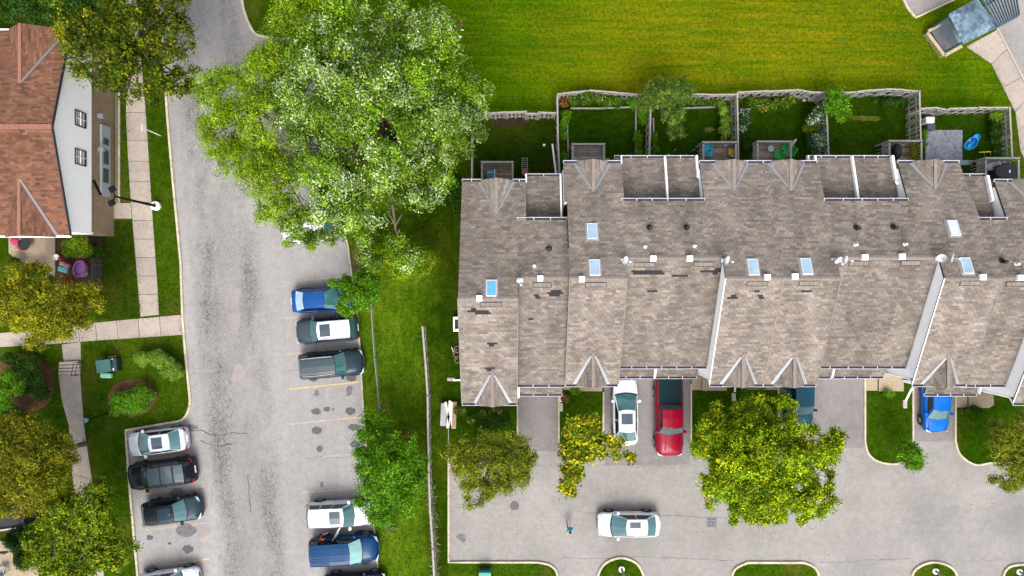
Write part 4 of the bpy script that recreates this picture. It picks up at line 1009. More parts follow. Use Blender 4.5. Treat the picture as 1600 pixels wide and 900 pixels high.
# ------------------------------------------------------------------ fences of wood boards
def fence(pts, label, h=1.8, group=None, side=1, board=.15, gap=.13, cap=.10, drops=(), post=2.4, mats=(M_fence, M_fence_d), leanr=0.0):
    "pts: pixels of the fence TOP; boards stand under it"
    W = [P(x, y, h) for x, y in pts]; root = empty('wooden_fence', (W[0].x, W[0].y, 0), label=label, cat='fence', group=group)
    m = MB(); m.box(-board/2, board/2, -.011, .011, .05, h-.06); me = m.mesh('fence_board', mats[1]); m2 = MB(); m2.box(-board/2, board/2, -.011, .011, .05, h-.06); me2 = m2.mesh('fence_board', mats[0])
    mp = MB(); mp.box(-.05, .05, -.05, .05, 0, h+.05); mep = mp.mesh('fence_post', mats[0])
    for si, (a, b) in enumerate(zip(W[:-1], W[1:])):
        d = b-a; d.z = 0; L = d.length; d.normalize(); n = Vector((-d.y, d.x, 0)); rz = math.atan2(d.y, d.x)
        dz = -.07*(si % 2) if len(W) > 3 else 0
        m = MB(); m.bar(a+Vector((0,0,-.02+dz)), b+Vector((0,0,-.02+dz)), cap, .04); m.build('top_rail', mats[0], root)
        for zz in (.45, 1.3):
            m = MB(); m.bar((a.x,a.y,zz*h/1.8), (b.x,b.y,zz*h/1.8), .04, .08); m.build('cross_rail', mats[0], root)
        k = max(1, int(L/(board+gap)))
        for i in range(k):
            t = (i+.5)/k*L; s = 1 if i % 2 else -1
            p = a+d*t+n*(.034*s)-Vector((W[0].x, W[0].y, 0)); inst('fence_board', me if random.random() < .5 else me2, root, (p.x, p.y, dz), rz+random.uniform(-.02,.02))
        k = max(1, round(L/post))
        for i in range(k+1 if si == len(W)-2 else k):
            p = a+d*(L*i/k)-Vector((W[0].x, W[0].y, 0)); inst('fence_post', mep, root, (p.x, p.y, dz), rz)
    return root
YG = 'wooden fences round the back yards'
fence([(744,178),(790,175),(822,174),(822,177),(842,177),(842,175),(868,176)], 'weathered fence along the top of the weedy leftmost yard', group=YG)
fence([(738,185),(737,288)], 'weathered side fence at the left edge of the leftmost yard, half under the big tree', group=YG)
fence([(871,149),(872,220),(875,278)], 'long thin dividing fence between the leftmost yard and the yard with the flower bed', group=YG)
fence([(872,147),(898,143.5),(922,141),(964,144.5),(1000,147),(1040,147),(1074,147),(1110,147.5),(1151,147)], 'long fence along the top of the two middle yards under the ash green tree', group=YG)
fence([(1017,165),(1016,205),(1015,245)], 'dividing fence that runs down from under the ash green yard tree', group=YG)
fence([(1152,146),(1153,196),(1154,252)], 'tall dividing fence left of the white flowering bush', group=YG)
fence([(1154,144),(1200,142),(1246,140),(1264,143),(1290,144),(1322,144),(1341,143),(1362,140.5),(1385,139),(1412,140),(1434,142)], 'long fence along the top of the yards with flowering shrubs', group=YG)
fence([(1290,147),(1293,200),(1295,243)], 'thin dividing fence right of the white flowering shrubs', group=YG)
fence([(1437,143),(1438,186),(1439,220)], 'dividing fence with wide slats left of the grey patio', group=YG)
fence([(1439,169.5),(1465,168),(1481,171),(1487,169),(1530,168),(1577,168)], 'fence along the top of the yard with the blue toy pool', group=YG)
fence([(1578,169),(1580,210),(1582,247)], 'right end fence of the yard with the blue toy pool', group=YG)
fence([(660,511),(664,560),(668,620),(669,690),(670,740),(672,800),(676,860),(679,915)], 'long weathered wooden fence between the car park verge and the end house', h=1.8, board=.14, gap=.15, cap=.13)
fence([(144,405),(144,450)], 'dark slatted garden fence beside the pink toy pool', h=1.2, board=.13, gap=.12, cap=.06, mats=(plain('dark_slat', (.08,.075,.08), .9),)*2)
# thin wire fence in the verge
wf = empty('wire_fence', P(583,500), label='thin low wire fence in the verge beside the car park', cat='fence')
wp = [(579,470),(582,520),(585,560),(590,610),(592,640)]
for a, b in zip(wp[:-1], wp[1:]):
    A = P(*a, .9); B = P(*b, .9); m = MB(); m.tube(A, B, .03, .03, 6); m.build('top_rail', M_lead, wf)
    for k in (.25,.5): m2 = MB(); m2.tube((A.x,A.y,.9-k), (B.x,B.y,.9-k), .008, .008, 4); m2.build('wire', M_lead, wf)
for a in wp: A = P(*a, .95); m = MB(); m.tube((A.x,A.y,0), A, .03, .03, 6); m.build('fence_post', M_lead, wf)

# garden edging boards
def timber(pts, label, w=.1, h=.18, mat=None, name='garden_edging'):
    W = PS(pts); m = MB()
    for a, b in zip(W[:-1], W[1:]): m.bar((a.x,a.y,h/2), (b.x,b.y,h/2), w, h)
    return m.build(name, mat or M_fence, label=label, cat='edging')
timber([(891,170),(940,170),(985,168)], 'weathered timber edging below the flower bed')
timber([(886,190),(888,250)], 'thin timber edging along the left flower strip')
timber([(993,168),(993,240)], 'timber edging of the bed left of the middle fence')
timber([(1058,170),(1118,168)], 'timber edging right of the ash green yard tree')
timber([(1020,185),(1022,245)], 'timber edging right of the middle dividing fence')
timber([(863,225),(869,275)], 'pale plank lying along the fence in the leftmost yard', .13, .08, M_white, 'plank')
# weedy trellis and pot in yard 1
m = MB(); c = P(820,254)
for i in range(7): a = P(815,247+i*3.2,.25); b = P(825,247+i*3.2,.25); m.bar(a, b, .03, .03)
m.bar(P(816,246,.22), P(816,270,.22), .03,.03); m.bar(P(824,246,.22), P(824,270,.22), .03,.03)
m.build('trellis', M_fence, label='small pale ladder trellis above the red pot', cat='trellis')
def pot(x, y, r, mat, label, cat='plant pot', name='flower_pot', h=.3, z=0):
    c = P(x, y, z); m = MB(); m.lathe((c.x,c.y,z), [(r*.7,0),(r*.75,.02),(r,h*.85),(r*1.12,h*.86),(r*1.12,h),(r*.95,h),(r*.9,h*.8)], 14); return m.build(name, mat, label=label, cat=cat, smooth=False)
pot(820,270,.22, plain('pot_red', (.55,.08,.07), .5), 'red flower pot against the wall of the leftmost yard')
m = MB(); c = P(850,227); m.ell((c.x,c.y,.1), .1,.1,.1, 12, 8); m.build('ball', M_white, label='small white ball on the grass of the leftmost yard', cat='ball', smooth=True)
m = MB(); c = P(1044,243); m.ell((c.x,c.y,.12), .13,.13,.13, 12, 8); m.build('ball', plain('ball_green', (.08,.62,.06), .4), label='bright green ball by the roof edge in the second middle yard', cat='ball', smooth=True)
for x, y in ((1050,238),(1079,238)):
    m = MB(); c = P(x,y); m.tube((c.x,c.y,0),(c.x,c.y,.9),.025,.025,6); m.ell((c.x,c.y,.95),.06,.06,.07,8,5); m.build('garden_stake', M_fence, label='thin pale garden stake right of the bright green ball' if x == 1050 else 'thin pale garden stake nearest the blue toys deck', cat='stake')

# ------------------------------------------------------------------ decks
DG = 'wooden decks behind the terrace'
def deck(x0, x1, ytop, ybase_w, label, fl=.8, rl=1.0, boards=None, rail_mat=None, rails=(1,1,1)):
    "pixels of the outer rail at its top; ybase_w: world Y of the house wall"
    zt = fl+rl; a = P(x0, ytop, zt); b = P(x1, ytop, zt); Y0 = ybase_w; mt = rail_mat or M_fence
    root = empty('deck', ((a.x+b.x)/2, (Y0+a.y)/2, 0), label=label, cat='deck', group=DG)
    y = Y0; i = 0
    while y < a.y-.02:
        m = MB(); m.box(a.x, b.x, y, min(y+.135, a.y), fl-.04, fl+random.uniform(-.004,.004)); m.build('deck_board', random.choice(boards or DKM), root); y += .15; i += 1
    for (p, q, on) in (((a.x,a.y),(b.x,a.y),rails[0]), ((a.x,a.y-.13),(a.x,Y0),rails[1]), ((b.x,a.y-.13),(b.x,Y0),rails[2])):
        if not on: continue
        m = MB(); m.bar((p[0],p[1],zt-.02),(q[0],q[1],zt-.02), .13, .04); m.build('hand_rail', mt, root)
        m = MB(); m.bar((p[0],p[1],fl+.12),(q[0],q[1],fl+.12), .04, .08); m.build('bottom_rail', mt, root)
        d = Vector((q[0]-p[0],q[1]-p[1],0)); L = d.length; d.normalize(); k = int(L/.2)
        mb = MB(); mb.box(-.03,.03,-.02,.02,.1,zt-.04); me = mb.mesh('baluster', mt)
        for j in range(1,k):
            c = Vector((p[0],p[1],0))+d*(L*j/k)-Vector(root.location); inst('baluster', me, root, (c.x,c.y,0), math.atan2(d.y,d.x))
    for px_ in (a.x, b.x):
        m = MB(); m.box(px_-.07,px_+.07,a.y-.07,a.y+.07,0,zt+.03); m.build('deck_post', mt, root)
    return root
DKM = [plain('deck_a', (.32,.235,.16), .9, .3, 3, fine=.4), plain('deck_b', (.25,.185,.13), .9, .3, 3, fine=.4), plain('deck_c', (.42,.34,.25), .9, .3, 3, fine=.4)]
DW = 7.69
deck(753, 801, 253, DW+SA, 'small brown deck with a covered barbecue, behind the leftmost house')
deck(895, 944, 225, DW, 'square weathered deck without furniture, second from the left', boards=[plain('old_deck_a', (.40,.35,.29), .9, .3, 3, fine=.4), plain('old_deck_b', (.33,.29,.24), .9, .3, 3, fine=.4), plain('old_deck_c', (.27,.23,.19), .9, .3, 3, fine=.4)])
deck(1099, 1150, 222, DW, 'deck crowded with blue, yellow and purple toys')
deck(1184, 1236, 221, DW, 'deck with two green chairs and a folded white parasol')
deck(1390, 1440, 220, DW, 'deck with a black cover and yellow leaved plants')
deck(1541, 1592, 247, DW+SA, 'deck at the right edge under the big black grill cover')
def bx(name, x0, y0, x1, y1, z0, z1, mat, parent=None, bevel=.02, **kw):
    a = P(x0, y1, z1); b = P(x1, y0, z1); m = MB(); m.box(a.x, b.x, a.y, b.y, z0, z1); return m.build(name, mat, parent, bevel=bevel, **kw)
FLZ = .8
bq = empty('barbecue', P(768,274,FLZ), label='blue grey barbecue with a side shelf on the leftmost deck', cat='barbecue')
bx('body', 760,264,771,285, FLZ+.1, FLZ+.95, plain('bbq_blue', (.03,.12,.20), .4), bq); bx('lid_trim', 761,268,770,270, FLZ+.95, FLZ+.975, plain('bbq_trim', (.3,.5,.55), .4), bq, 0)
bx('side_shelf', 771,264,774,285, FLZ+.75, FLZ+.8, plain('shelf_grey', (.5,.52,.56), .5), bq); bx('leg', 762,266,764,268, FLZ, FLZ+.2, M_black, bq); bx('leg', 768,282,770,284, FLZ, FLZ+.2, M_black, bq)
bx('storage_box', 899,251,907,260, FLZ, FLZ+.5, M_vent, label='small white box at the inner corner of the empty square deck', cat='box')
bx('cardboard_box', 944.5,247,953,260, 0, .45, plain('cardboard', (.45,.30,.16), .9), label='tan cardboard box right of the empty square deck', cat='box')
bx('cardboard_box', 954,248,960,257, 0, .4, plain('teal_lid', (.1,.22,.2), .8), label='dark teal crate right of the tan cardboard box', cat='crate')
def blob(name, x, y, z, rx, ry, rz, mat, label, cat, n=12, jag=.12, parent=None):
    c = P(x, y, z+rz*.6); m = MB(); m.ell((c.x,c.y,z+rz), rx, ry, rz, n, 8)
    m.v = [(c.x+(v[0]-c.x)*(1+random.uniform(-jag,jag)), c.y+(v[1]-c.y)*(1+random.uniform(-jag,jag)), max(z+.005, v[2])) for v in m.v]
    return m.build(name, mat, parent, smooth=True, label=label, cat=cat)
def chair(x, y, rz, mat, label, z=0, s=.5, group=None):
    t = empty('garden_chair', P(x, y, z), rz, label=label, cat='chair', group=group)
    m = MB(); m.box(-s/2,s/2,-s/2,s/2,.38,.43); m.build('seat', mat, t, local=True, bevel=.03)
    m = MB(); m.add([(-s/2,-s/2,.42),(-s/2,s/2,.42),(-s/2-.16,s/2-.05,.9),(-s/2-.16,-s/2+.05,.9),(-s/2-.05,-s/2,.42),(-s/2-.05,s/2,.42),(-s/2-.21,s/2-.05,.9),(-s/2-.21,-s/2+.05,.9)],[(0,1,2,3),(7,6,5,4),(3,2,6,7),(0,3,7,4),(1,5,6,2)]); m.build('backrest', mat, t, local=True)
    for q in (-1,1):
        m = MB(); m.box(-s/2,s/2,q*s/2-.035,q*s/2+.035,.62,.66); m.box(s/2-.05,s/2,q*s/2-.03,q*s/2+.03,.4,.62); m.build('armrest', mat, t, local=True, bevel=.015)
        for q2 in (-1,1): m = MB(); m.bar((q2*(s/2-.04),q*(s/2-.04),.38),(q2*(s/2),q*(s/2),0),.05,.05); m.build('leg', mat, t, local=True)
    return t
M_green = plain('chair_green', (.015,.36,.05), .45, .1)
chair(1213, 242, R(85), M_green, 'upright green plastic chair at the left of its deck', FLZ, .6); chair(1225, 236, R(150), M_green, 'green reclining plastic chair on the right half of the deck', FLZ, .75)
tb = empty('round_table', P(1205,232,FLZ), label='small round grey blue table between the green chairs and the rail', cat='table')
c = P(1205,232,FLZ+.5); m = MB(); m.lathe((c.x,c.y,FLZ+.46), [(.22,0),(.23,.01),(.23,.03),(.2,.035)], 18); m.build('table_top', plain('table_bluegrey', (.35,.5,.52), .5), tb)
for k in range(3): m = MB(); t_ = k*2.1; m.tube((c.x+.05*math.cos(t_),c.y+.05*math.sin(t_),FLZ+.46),(c.x+.2*math.cos(t_),c.y+.2*math.sin(t_),FLZ),.015); m.build('leg', M_lead, tb)
pr = empty('parasol', P(1237,224,0), label='folded pale grey parasol leaning over the corner of the green chair deck', cat='parasol')
a = P(1236,226,1.6); b = P(1244,218,2.5); m = MB(); m.tube((a.x,a.y,0),a,.025); m.build('pole', M_lead, pr); m = MB(); m.tube(a,b,.17,.05,9); m.tube(a,a-(b-a)*.25,.17,.08,9); m.build('canopy', plain('parasol_cloth', (.62,.64,.64), .8, .15), pr)
M_toyblue = plain('toy_turquoise', (.02,.36,.50), .45, .2)
tt = empty('toy_table', P(1107,234,FLZ), label='turquoise blue toy table on the left half of the toy deck', cat='toy table')
for x, y, r in ((1106,231,.36),(1110,239,.28),(1103,240,.2)):
    c = P(x,y,FLZ+.4); m = MB(); m.lathe((c.x,c.y,FLZ), [(r*.8,0),(r*.8,.3),(r,.34),(r,.42),(r*.8,.43),(r*.75,.36)], 12); m.build('tray' if r > .3 else 'stool', M_toyblue, tt, smooth=False)
ch_ = chair(1139.5, 239, R(90), plain('toy_yellow', (.72,.46,.01), .45), 'small yellow plastic chair at the right of the toy deck', FLZ, .38)
blob('toy_car', 1133, 228, FLZ, .16, .14, .12, plain('toy_lilac', (.55,.35,.6), .5), 'small lilac toy by the rail of the toy deck', 'toy')
bq2 = empty('covered_grill', P(1397,238,FLZ), label='black covered grill against the left rail of its deck', cat='grill')
blob('cover', 1398, 238, FLZ, .34, .58, .5, M_black, None, None, jag=.06, parent=bq2)
bx('handle', 1403,242,1405,250, FLZ+.5, FLZ+.56, M_vent, bq2)
g6 = empty('covered_grill', P(1574,265,FLZ), label='large black covered grill on the deck at the right edge', cat='grill')
c = P(1573,264,FLZ+.9); m = MB(); m.prism([(p.x,p.y) for p in [P(1555,263,1.7),P(1562,257,1.7),P(1576,254,1.7),P(1587,257,1.7),P(1591,268,1.7),P(1588,278,1.7),P(1560,278,1.7),P(1555,272,1.7)]], FLZ, FLZ+.95); m.build('cover', M_black, g6, bevel=.12)
bx('vent_flap', 1577,265.5,1579,270, 1.75, 1.765, M_vent, g6, 0)
bx('boxy_heater', 1535,260,1546,274, FLZ, FLZ+.6, plain('pale_grey', (.5,.52,.54), .6), label='pale grey folded chair left of the large black grill cover', cat='folded chair', bevel=.05) if False else None
pot(1552,256,.16, plain('pot_teal', (.05,.42,.36), .5), 'teal round pot left of the large black grill cover', z=FLZ, h=.25)
chair(1541, 262, R(200), plain('chair_pale', (.5,.53,.56), .5), 'pale grey folding chair left of the large black grill cover', FLZ, .42)
for i, (x, y) in enumerate(((1430,226),(1432,238),(1428,244),(1552,266))[:3]): pass
# patio, storage chest and toy pool of the right yard
t = NT('grey_flagstone'); f = t.noise(5, 5, .75); g = t.noise(1.3, 4, .6)
M_flag = t.out(t.mix(.4, t.ramp(f, [(.38, (.13,.14,.17)), (.5, (.27,.29,.33)), (.62, (.45,.47,.52))]), t.ramp(g, [(.3, (.2,.22,.25)), (.7, (.42,.43,.47))])), .9)
bx('grey_patio', 1446,203,1504,255, 0, .06, M_flag, kind='structure', label='speckled grey patio square in the right yard')
bx('storage_chest', 1447,182,1461,192, 0, .7, plain('chest_pale', (.50,.52,.55), .6), label='pale grey storage chest above the grey patio', cat='chest', bevel=.06)
bx('storage_chest', 1449,193,1462,203, 0, .5, plain('chest_dark', (.07,.065,.09), .6), label='dark storage chest touching the grey patio', cat='chest', bevel=.04)
bx('plastic_sheet', 1497,250,1520,258, 0, .12, plain('sheet_grey', (.3,.4,.42), .6), label='pale blue grey panel lying below the grey patio', cat='panel')
tp = empty('toy_pool', P(1517,223), label='bright blue oval toy pool on the dark lawn beside the grey patio', cat='toy pool')
def oval(name, x, y, rx, ry, rot, h, mat, rim, par, z=0.0):
    c = P(x, y, z); m = MB(); prof = [(1,0),(1.04,h*.5),(1,h),(.9,h),(.84,h*.3),(.02,h*.25)]; v = []; n = 24
    for r, zz in prof:
        for i in range(n):
            t_ = 2*math.pi*i/n; X = rx*r*math.cos(t_); Y = ry*r*math.sin(t_); v.append((c.x+X*math.cos(rot)-Y*math.sin(rot), c.y+X*math.sin(rot)+Y*math.cos(rot), z+zz))
    m.add(v, [(j*n+i, j*n+(i+1)%n, (j+1)*n+(i+1)%n, (j+1)*n+i) for j in range(5) for i in range(n)]+[tuple(range(5*n,6*n))]); m.m = [0]*(3*n)+[1]*(2*n+1); return m.build(name, [mat, rim], par)
MB1 = plain('pool_blue', (.01,.22,.75), .3, .15); MB2 = plain('pool_cyan', (.03,.50,.85), .3, .25, 5)
oval('rim', 1515, 225, .55, .38, R(45), .25, MB2, MB1, tp); oval('basin', 1523, 216, .30, .26, R(45), .22, MB1, MB2, tp); oval('basin', 1513, 229, .3, .2, R(40), .3, MB1, MB2, tp)
blob('toy', 1514.5, 219, .22, .09, .08, .06, plain('toy_multi', (.6,.5,.15), .5, .5, 20), None, None, parent=tp)
m = MB(); m.bar(P(1530,238,.9),P(1548,237,.9),.06,.05); m.bar(P(1538,238,.9),P(1538,246,0),.04,.04); m.bar(P(1548,237,.9),P(1548,246,0),.04,.04); m.build('toy_goal', plain('goal_yellow', (.75,.62,.05), .5), label='thin yellow play frame between the toy pool and the end deck', cat='play frame')
bx('stone', 1263,151,1276,158, 0, .3, plain('stone_grey', (.3,.28,.27), .9), label='grey flat stone at the fence corner of the flower yard', cat='stone', bevel=.08)
blob('stone', 1256, 157, 0, .14, .12, .1, plain('stone_tan', (.6,.45,.3), .9), 'small tan stone left of the grey flat stone', 'stone')
for x, y, l in ((1162,173,'short pale board in the bed of the yard with white flowers'),):
    m = MB(); m.bar(P(1155,171,.1),P(1172,171,.1),.1,.1); m.build('plank', M_fence, label=l, cat='plank')

# ------------------------------------------------------------------ bin enclosure with pergola (upper right)
en = empty('bin_shelter', P(1510,45), label='bin shelter with blue grey shingle roof, slatted pergola and tan wooden sides', cat='shelter')
zr_ = 2.9; A = P(1482,22,2.5); B = P(1527,-2,2.5); C = P(1558,42,2.5); D = P(1505,69,2.5); ctr = (A+B+C+D)/4
M_slate = None
PB = [(.17,.25,.33),(.20,.29,.38),(.13,.20,.27),(.22,.31,.40),(.12,.18,.25),(.18,.27,.36)]
sb = Shingles(PB); r1 = (A+B)/2; r2 = (C+D)/2
# roof ridge parallel to the long side
e1 = (A+D)/2; e2 = (B+C)/2; ra = e1.lerp(e2,.5)
rgA = A.lerp(B,.5); rgD = D.lerp(C,.5); 
apexA = rgA.lerp(rgD,.3)+Vector((0,0,.5)); apexD = rgA.lerp(rgD,.7)+Vector((0,0,.5))
for p, q, r, s_ in ((A,D,apexD,apexA),(C,B,apexA,apexD)):
    u = (q-p).normalized(); nn = u.cross(r-p).normalized(); v = nn.cross(u)
    if v.z < 0: v = -v
    g = lambda X: ((X-p).dot(u), (X-p).dot(v)); sb.slope(p, u, v, [g(p),g(q),g(r),g(s_)], [], course=.2, tab=.22, thick=.05)
for p, q, r in ((D,C,apexD),(B,A,apexA)):
    u = (q-p).normalized(); nn = u.cross(r-p).normalized(); v = nn.cross(u)
    if v.z < 0: v = -v
    g = lambda X: ((X-p).dot(u), (X-p).dot(v)); sb.slope(p, u, v, [g(p),g(q),g(r)], [], course=.2, tab=.22, thick=.05)
sb.build(en, deckmat=plain('blue_deck', (.13,.18,.24), .8))
W_ = lambda x, y, z: P(x, y, z)
M_slatblue = plain('painted_slat', (.09,.14,.18), .6, .2); M_greyp = plain('grey_panel', (.13,.14,.155), .8, .15)
q = [P(1456,48,.42),P(1478,34,.42),P(1497,67,.42),P(1476,80,.42)]; m = MB(); m.prism([(p.x,p.y) for p in q], .0, .38); m.build('bin_lid', M_greyp, en, bevel=.05)
q = [P(1479,33,1.2),P(1484,30,1.2),P(1504,66,1.2),P(1499,69,1.2)]; m = MB(); m.prism([(p.x,p.y) for p in q], .0, 1.2); m.build('partition', plain('partition_blue', (.2,.26,.3), .7), en)
for a, b in (((1449,51),(1476,87)),((1476,87),(1503,72)),((1450,49),(1481,32))):
    a_, b_ = P(*a,.5), P(*b,.5); m = MB(); m.bar(a_, b_, .22, .06); m.build('top_rail', M_tanwood, en)
    d = (b_-a_); L = d.length; k = int(L/.18); d.normalize()
    for i in range(k):
        c = a_+d*(L*(i+.5)/k); m = MB(); m.bar((c.x-d.x*.07,c.y-d.y*.07,.24),(c.x+d.x*.07,c.y+d.y*.07,.24),.025,.46); m.build('fence_board', M_tanwood, en)
for i in range(11):
    t_ = (i+.2)/10.6
    a = P(1530,-6,2.7).lerp(P(1560,41,2.7), 0); a = P(1530+ (1586-1530)*t_, -7-(0)*t_+ (-24)*t_, 2.72); b = P(1559+(1594-1559)*t_, 41-18*t_, 2.72)
    m = MB(); m.bar(a, b, .055, .12); m.build('pergola_slat', M_slatblue, en)
for a, b in (((1556,42),(1591,25)),((1536,6),(1572,-12))):
    m = MB(); m.bar(P(*a,2.58), P(*b,2.58), .09, .14); m.build('pergola_beam', M_slatblue, en)
for a in ((1557,41),(1590,25),(1505,66),(1484,26),(1527,2),(1574,-12)):
    p = P(*a,2.5); m = MB(); m.box(p.x-.06,p.x+.06,p.y-.06,p.y+.06,0,2.5); m.build('post', M_slatblue, en)

# ------------------------------------------------------------------ lamps, signs, boxes
lp = empty('street_lamp', P(245,322), label='tall dark street lamp on a round white base, two box heads over the walk', cat='street lamp')
c = P(245,322); m = MB(); m.lathe((c.x,c.y,0), [(.33,0),(.33,.28),(.28,.32),(.02,.32)], 24); m.build('base', M_white, lp)
t_ = P(180,304,5.5); top = Vector((c.x,c.y,5.5)); 
m = MB(); m.lathe((c.x,c.y,.3), [(.14,0),(.12,.05),(.1,.3),(.06,4.9),(.05,4.95)], 10); m.build('pole', M_blackiron, lp)
for s in (-1,1):
    e = Vector((c.x-.06+.02*s, c.y+s*.45, 5.5)); m = MB(); m.bar((c.x,c.y,5.2), e, .05, .06); arm = m.build('arm', M_blackiron, lp)
    m = MB(); m.box(-.2,.2,-.18,.18,-.09,.09); m.v = [tuple(Matrix.Rotation(R(25),3,'Z') @ Vector(v)+e) for v in m.v]; m.build('lamp_head', M_blackiron, lp, bevel=.03)
lp2 = empty('garden_lamp', P(168,646), label='short black garden lamp with pale blue glass beside the mulch bed', cat='lamp post')
c = P(168,646); m = MB(); m.lathe((c.x,c.y,0), [(.09,0),(.06,.05),(.045,.4),(.035,2.3),(.06,2.32)], 8); m.build('pole', M_blackiron, lp2)
m = MB(); m.lathe((c.x,c.y,2.32), [(.08,0),(.16,.3),(.14,.3)], 6); m.build('lantern_glass', plain('lantern_glass', (.35,.50,.62), .15), lp2)
m = MB(); m.lathe((c.x,c.y,2.62), [(.19,0),(.05,.14),(.02,.2)], 6); m.build('lantern_roof', plain('lantern_blue', (.18,.30,.42), .3), lp2)
sg = empty('sign_post', P(251,212), label='thin pale sign post in the grass strip beside the path', cat='sign post')
c = P(251,212); m = MB(); m.bar((c.x,c.y,0),(c.x,c.y,2.5),.05,.05); m.build('post', M_vent, sg)
m = MB(); m.box(c.x-.015,c.x+.015,c.y-.22,c.y+.22,2.0,2.55); m.build('sign_plate', M_vent, sg)
ub = empty('transformer_box', P(166,575), label='dark green utility box with open side compartment on the lawn', cat='utility box')
rt = R(7)
def bxr(name, cx, cy, z0, z1, w, d, mat, par, ang=rt, bevel=.03, **kw):
    p = P(cx, cy, z1); m = MB(); m.box(-w/2,w/2,-d/2,d/2,z0,z1); m.v = [tuple(Matrix.Rotation(ang,3,'Z') @ Vector(v)+Vector((p.x,p.y,0))) for v in m.v]; return m.build(name, mat, par, bevel=bevel, **kw)
bxr('cabinet', 161, 572, 0, .95, 1.05, .92, plain('utility_green', (.035,.125,.115), .5, .1), ub)
bxr('compartment', 178, 570, 0, .7, .36, .95, plain('utility_dark', (.02,.05,.05), .6), ub)
bxr('label_plate', 176.5, 577, .7, .715, .13, .17, M_white, ub, bevel=0); bxr('label_plate', 175, 561, .7, .715, .1, .06, M_white, ub, bevel=0); bxr('ledge', 175, 557.5, 0, .3, .55, .1, M_conc2, ub)
bxr('utility_pedestal', 164, 587, 0, .45, .85, .42, plain('mint_plastic', (.24,.56,.36), .5, .1), None, ang=R(-3), bevel=.14, label='mint green rounded utility pedestal beside the dark green box', cat='utility box')
ub2 = empty('transformer_box', P(757,905), label='teal green utility box at the bottom edge', cat='utility box')
bx('cabinet', 748,895,767,920, 0, .9, plain('utility_teal', (.03,.36,.30), .5, .1), ub2); bx('door', 750,892,766,895, 0, .6, plain('utility_teal_d', (.02,.14,.13), .5), ub2)
m = MB(); c = P(758,890); m.box(c.x-.1,c.x+.1,c.y-.06,c.y+.06,0,.2); m.build('knob', M_vent, ub2)
# timber pile by the fence
bxr('storage_bin', 693, 648, 0, .55, .45, 1.65, plain('bin_grey', (.42,.46,.48), .6, .15), None, ang=R(-3), bevel=.05, label='long pale grey storage box beside the boards', cat='storage box')
bxr('timber_bundle', 709.5, 649, 0, .4, .32, 1.95, plain('tan_board', (.50,.36,.18), .9, .25), None, ang=R(-2), label='tan wooden boards stacked right of the white boards', cat='boards')
for (a, b) in (((696,628),(704,668)), ((703,626),(699,669)), ((706,628),(704,668))):
    m = MB(); m.bar(P(*a,.66), P(*b,.66), .16, .05); k = {696:'white board leaning left over the grey box',703:'white board crossing in the middle of the pile',706:'white board lying nearest the tan boards'}[a[0]]
    m.build('white_board', plain('board_white', (.74,.66,.62), .8, .1), label=k, cat='board')
ac = empty('basement_window_well', P(713,507), label='white framed dark window box against the left wall of the end house', cat='window box')
bx('frame', 708,495,720,499, 0, .5, M_white, ac); bx('frame', 708,514,720,518, 0, .5, M_white, ac); bx('frame', 708,499,710.5,514, 0, .5, M_white, ac); bx('opening', 710.5,499,722,514, 0, .3, M_black, ac, 0)
# child's bicycle lying against the wall
bk = empty('bicycle', P(713,553), label='small bicycle lying on the grass by the left wall of the end house', cat='bicycle')
def ring(c, r, rr, ax, m, n=14, k=5):
    q = Vector(ax).normalized().to_track_quat('Z','Y').to_matrix(); v = []
    for i in range(n):
        t0 = 2*math.pi*i/n
        for j in range(k):
            u_ = 2*math.pi*j/k; v.append(Vector(c)+q@Vector(((r+rr*math.cos(u_))*math.cos(t0), (r+rr*math.cos(u_))*math.sin(t0), rr*math.sin(u_))))
    m.add(v, [(i*k+j, i*k+(j+1)%k, ((i+1)%n)*k+(j+1)%k, ((i+1)%n)*k+j) for i in range(n) for j in range(k)])
w1 = P(714,546,.15); w2 = P(715,562,.15)
for w in (w1, w2): m = MB(); ring(w, .23, .028, (.5,0,1), m); m.build('wheel', M_lead, bk, smooth=True)
m = MB(); mid = (w1+w2)/2+Vector((-.25,0,.25)); m.tube(w1, mid, .022); m.tube(mid, w2, .022); m.tube(w1+Vector((-.3,.05,.2)), mid, .022); m.tube(w1, w1+Vector((-.3,.05,.2)), .02); m.build('frame', plain('bike_red', (.5,.2,.22), .4), bk)
m = MB(); m.tube(w1+Vector((-.38,.2,.25)), w1+Vector((-.25,-.15,.25)), .02); m.build('handlebar', M_vent, bk); m = MB(); m.ell(tuple(mid+Vector((-.05,-.15,.08))), .1,.07,.04, 8, 5); m.build('saddle', M_black, bk)
# toys at the left house
pc = empty('patio_chair', P(32,381), label='crimson pink cushioned patio chair at the edge of the brown roof', cat='chair')
MPk = plain('cushion_pink', (.50,.03,.12), .8, .2); m = MB(); m.ell((*P(33,384,.5)[:2],.45), .34,.38,.12, 14, 7); m.build('cushion', MPk, pc, smooth=True); m = MB(); m.ell((*P(22,376,.8)[:2],.75), .3,.3,.16, 14, 7); m.build('backrest', MPk, pc, smooth=True)
c = P(30,382); m = MB(); ring((c.x,c.y,.4), .42, .03, (0,0,1), m, 18); m.tube((c.x-.3,c.y,.4),(c.x-.3,c.y,0),.03); m.tube((c.x+.3,c.y-.2,.4),(c.x+.3,c.y-.2,0),.03); m.tube((c.x+.2,c.y+.3,.4),(c.x+.2,c.y+.3,0),.03); m.build('frame', plain('pale_metal', (.6,.5,.52), .4), pc, smooth=True)
tb = empty('round_table', P(46,383), label='dark round table with thin rim next to the crimson chair', cat='table')
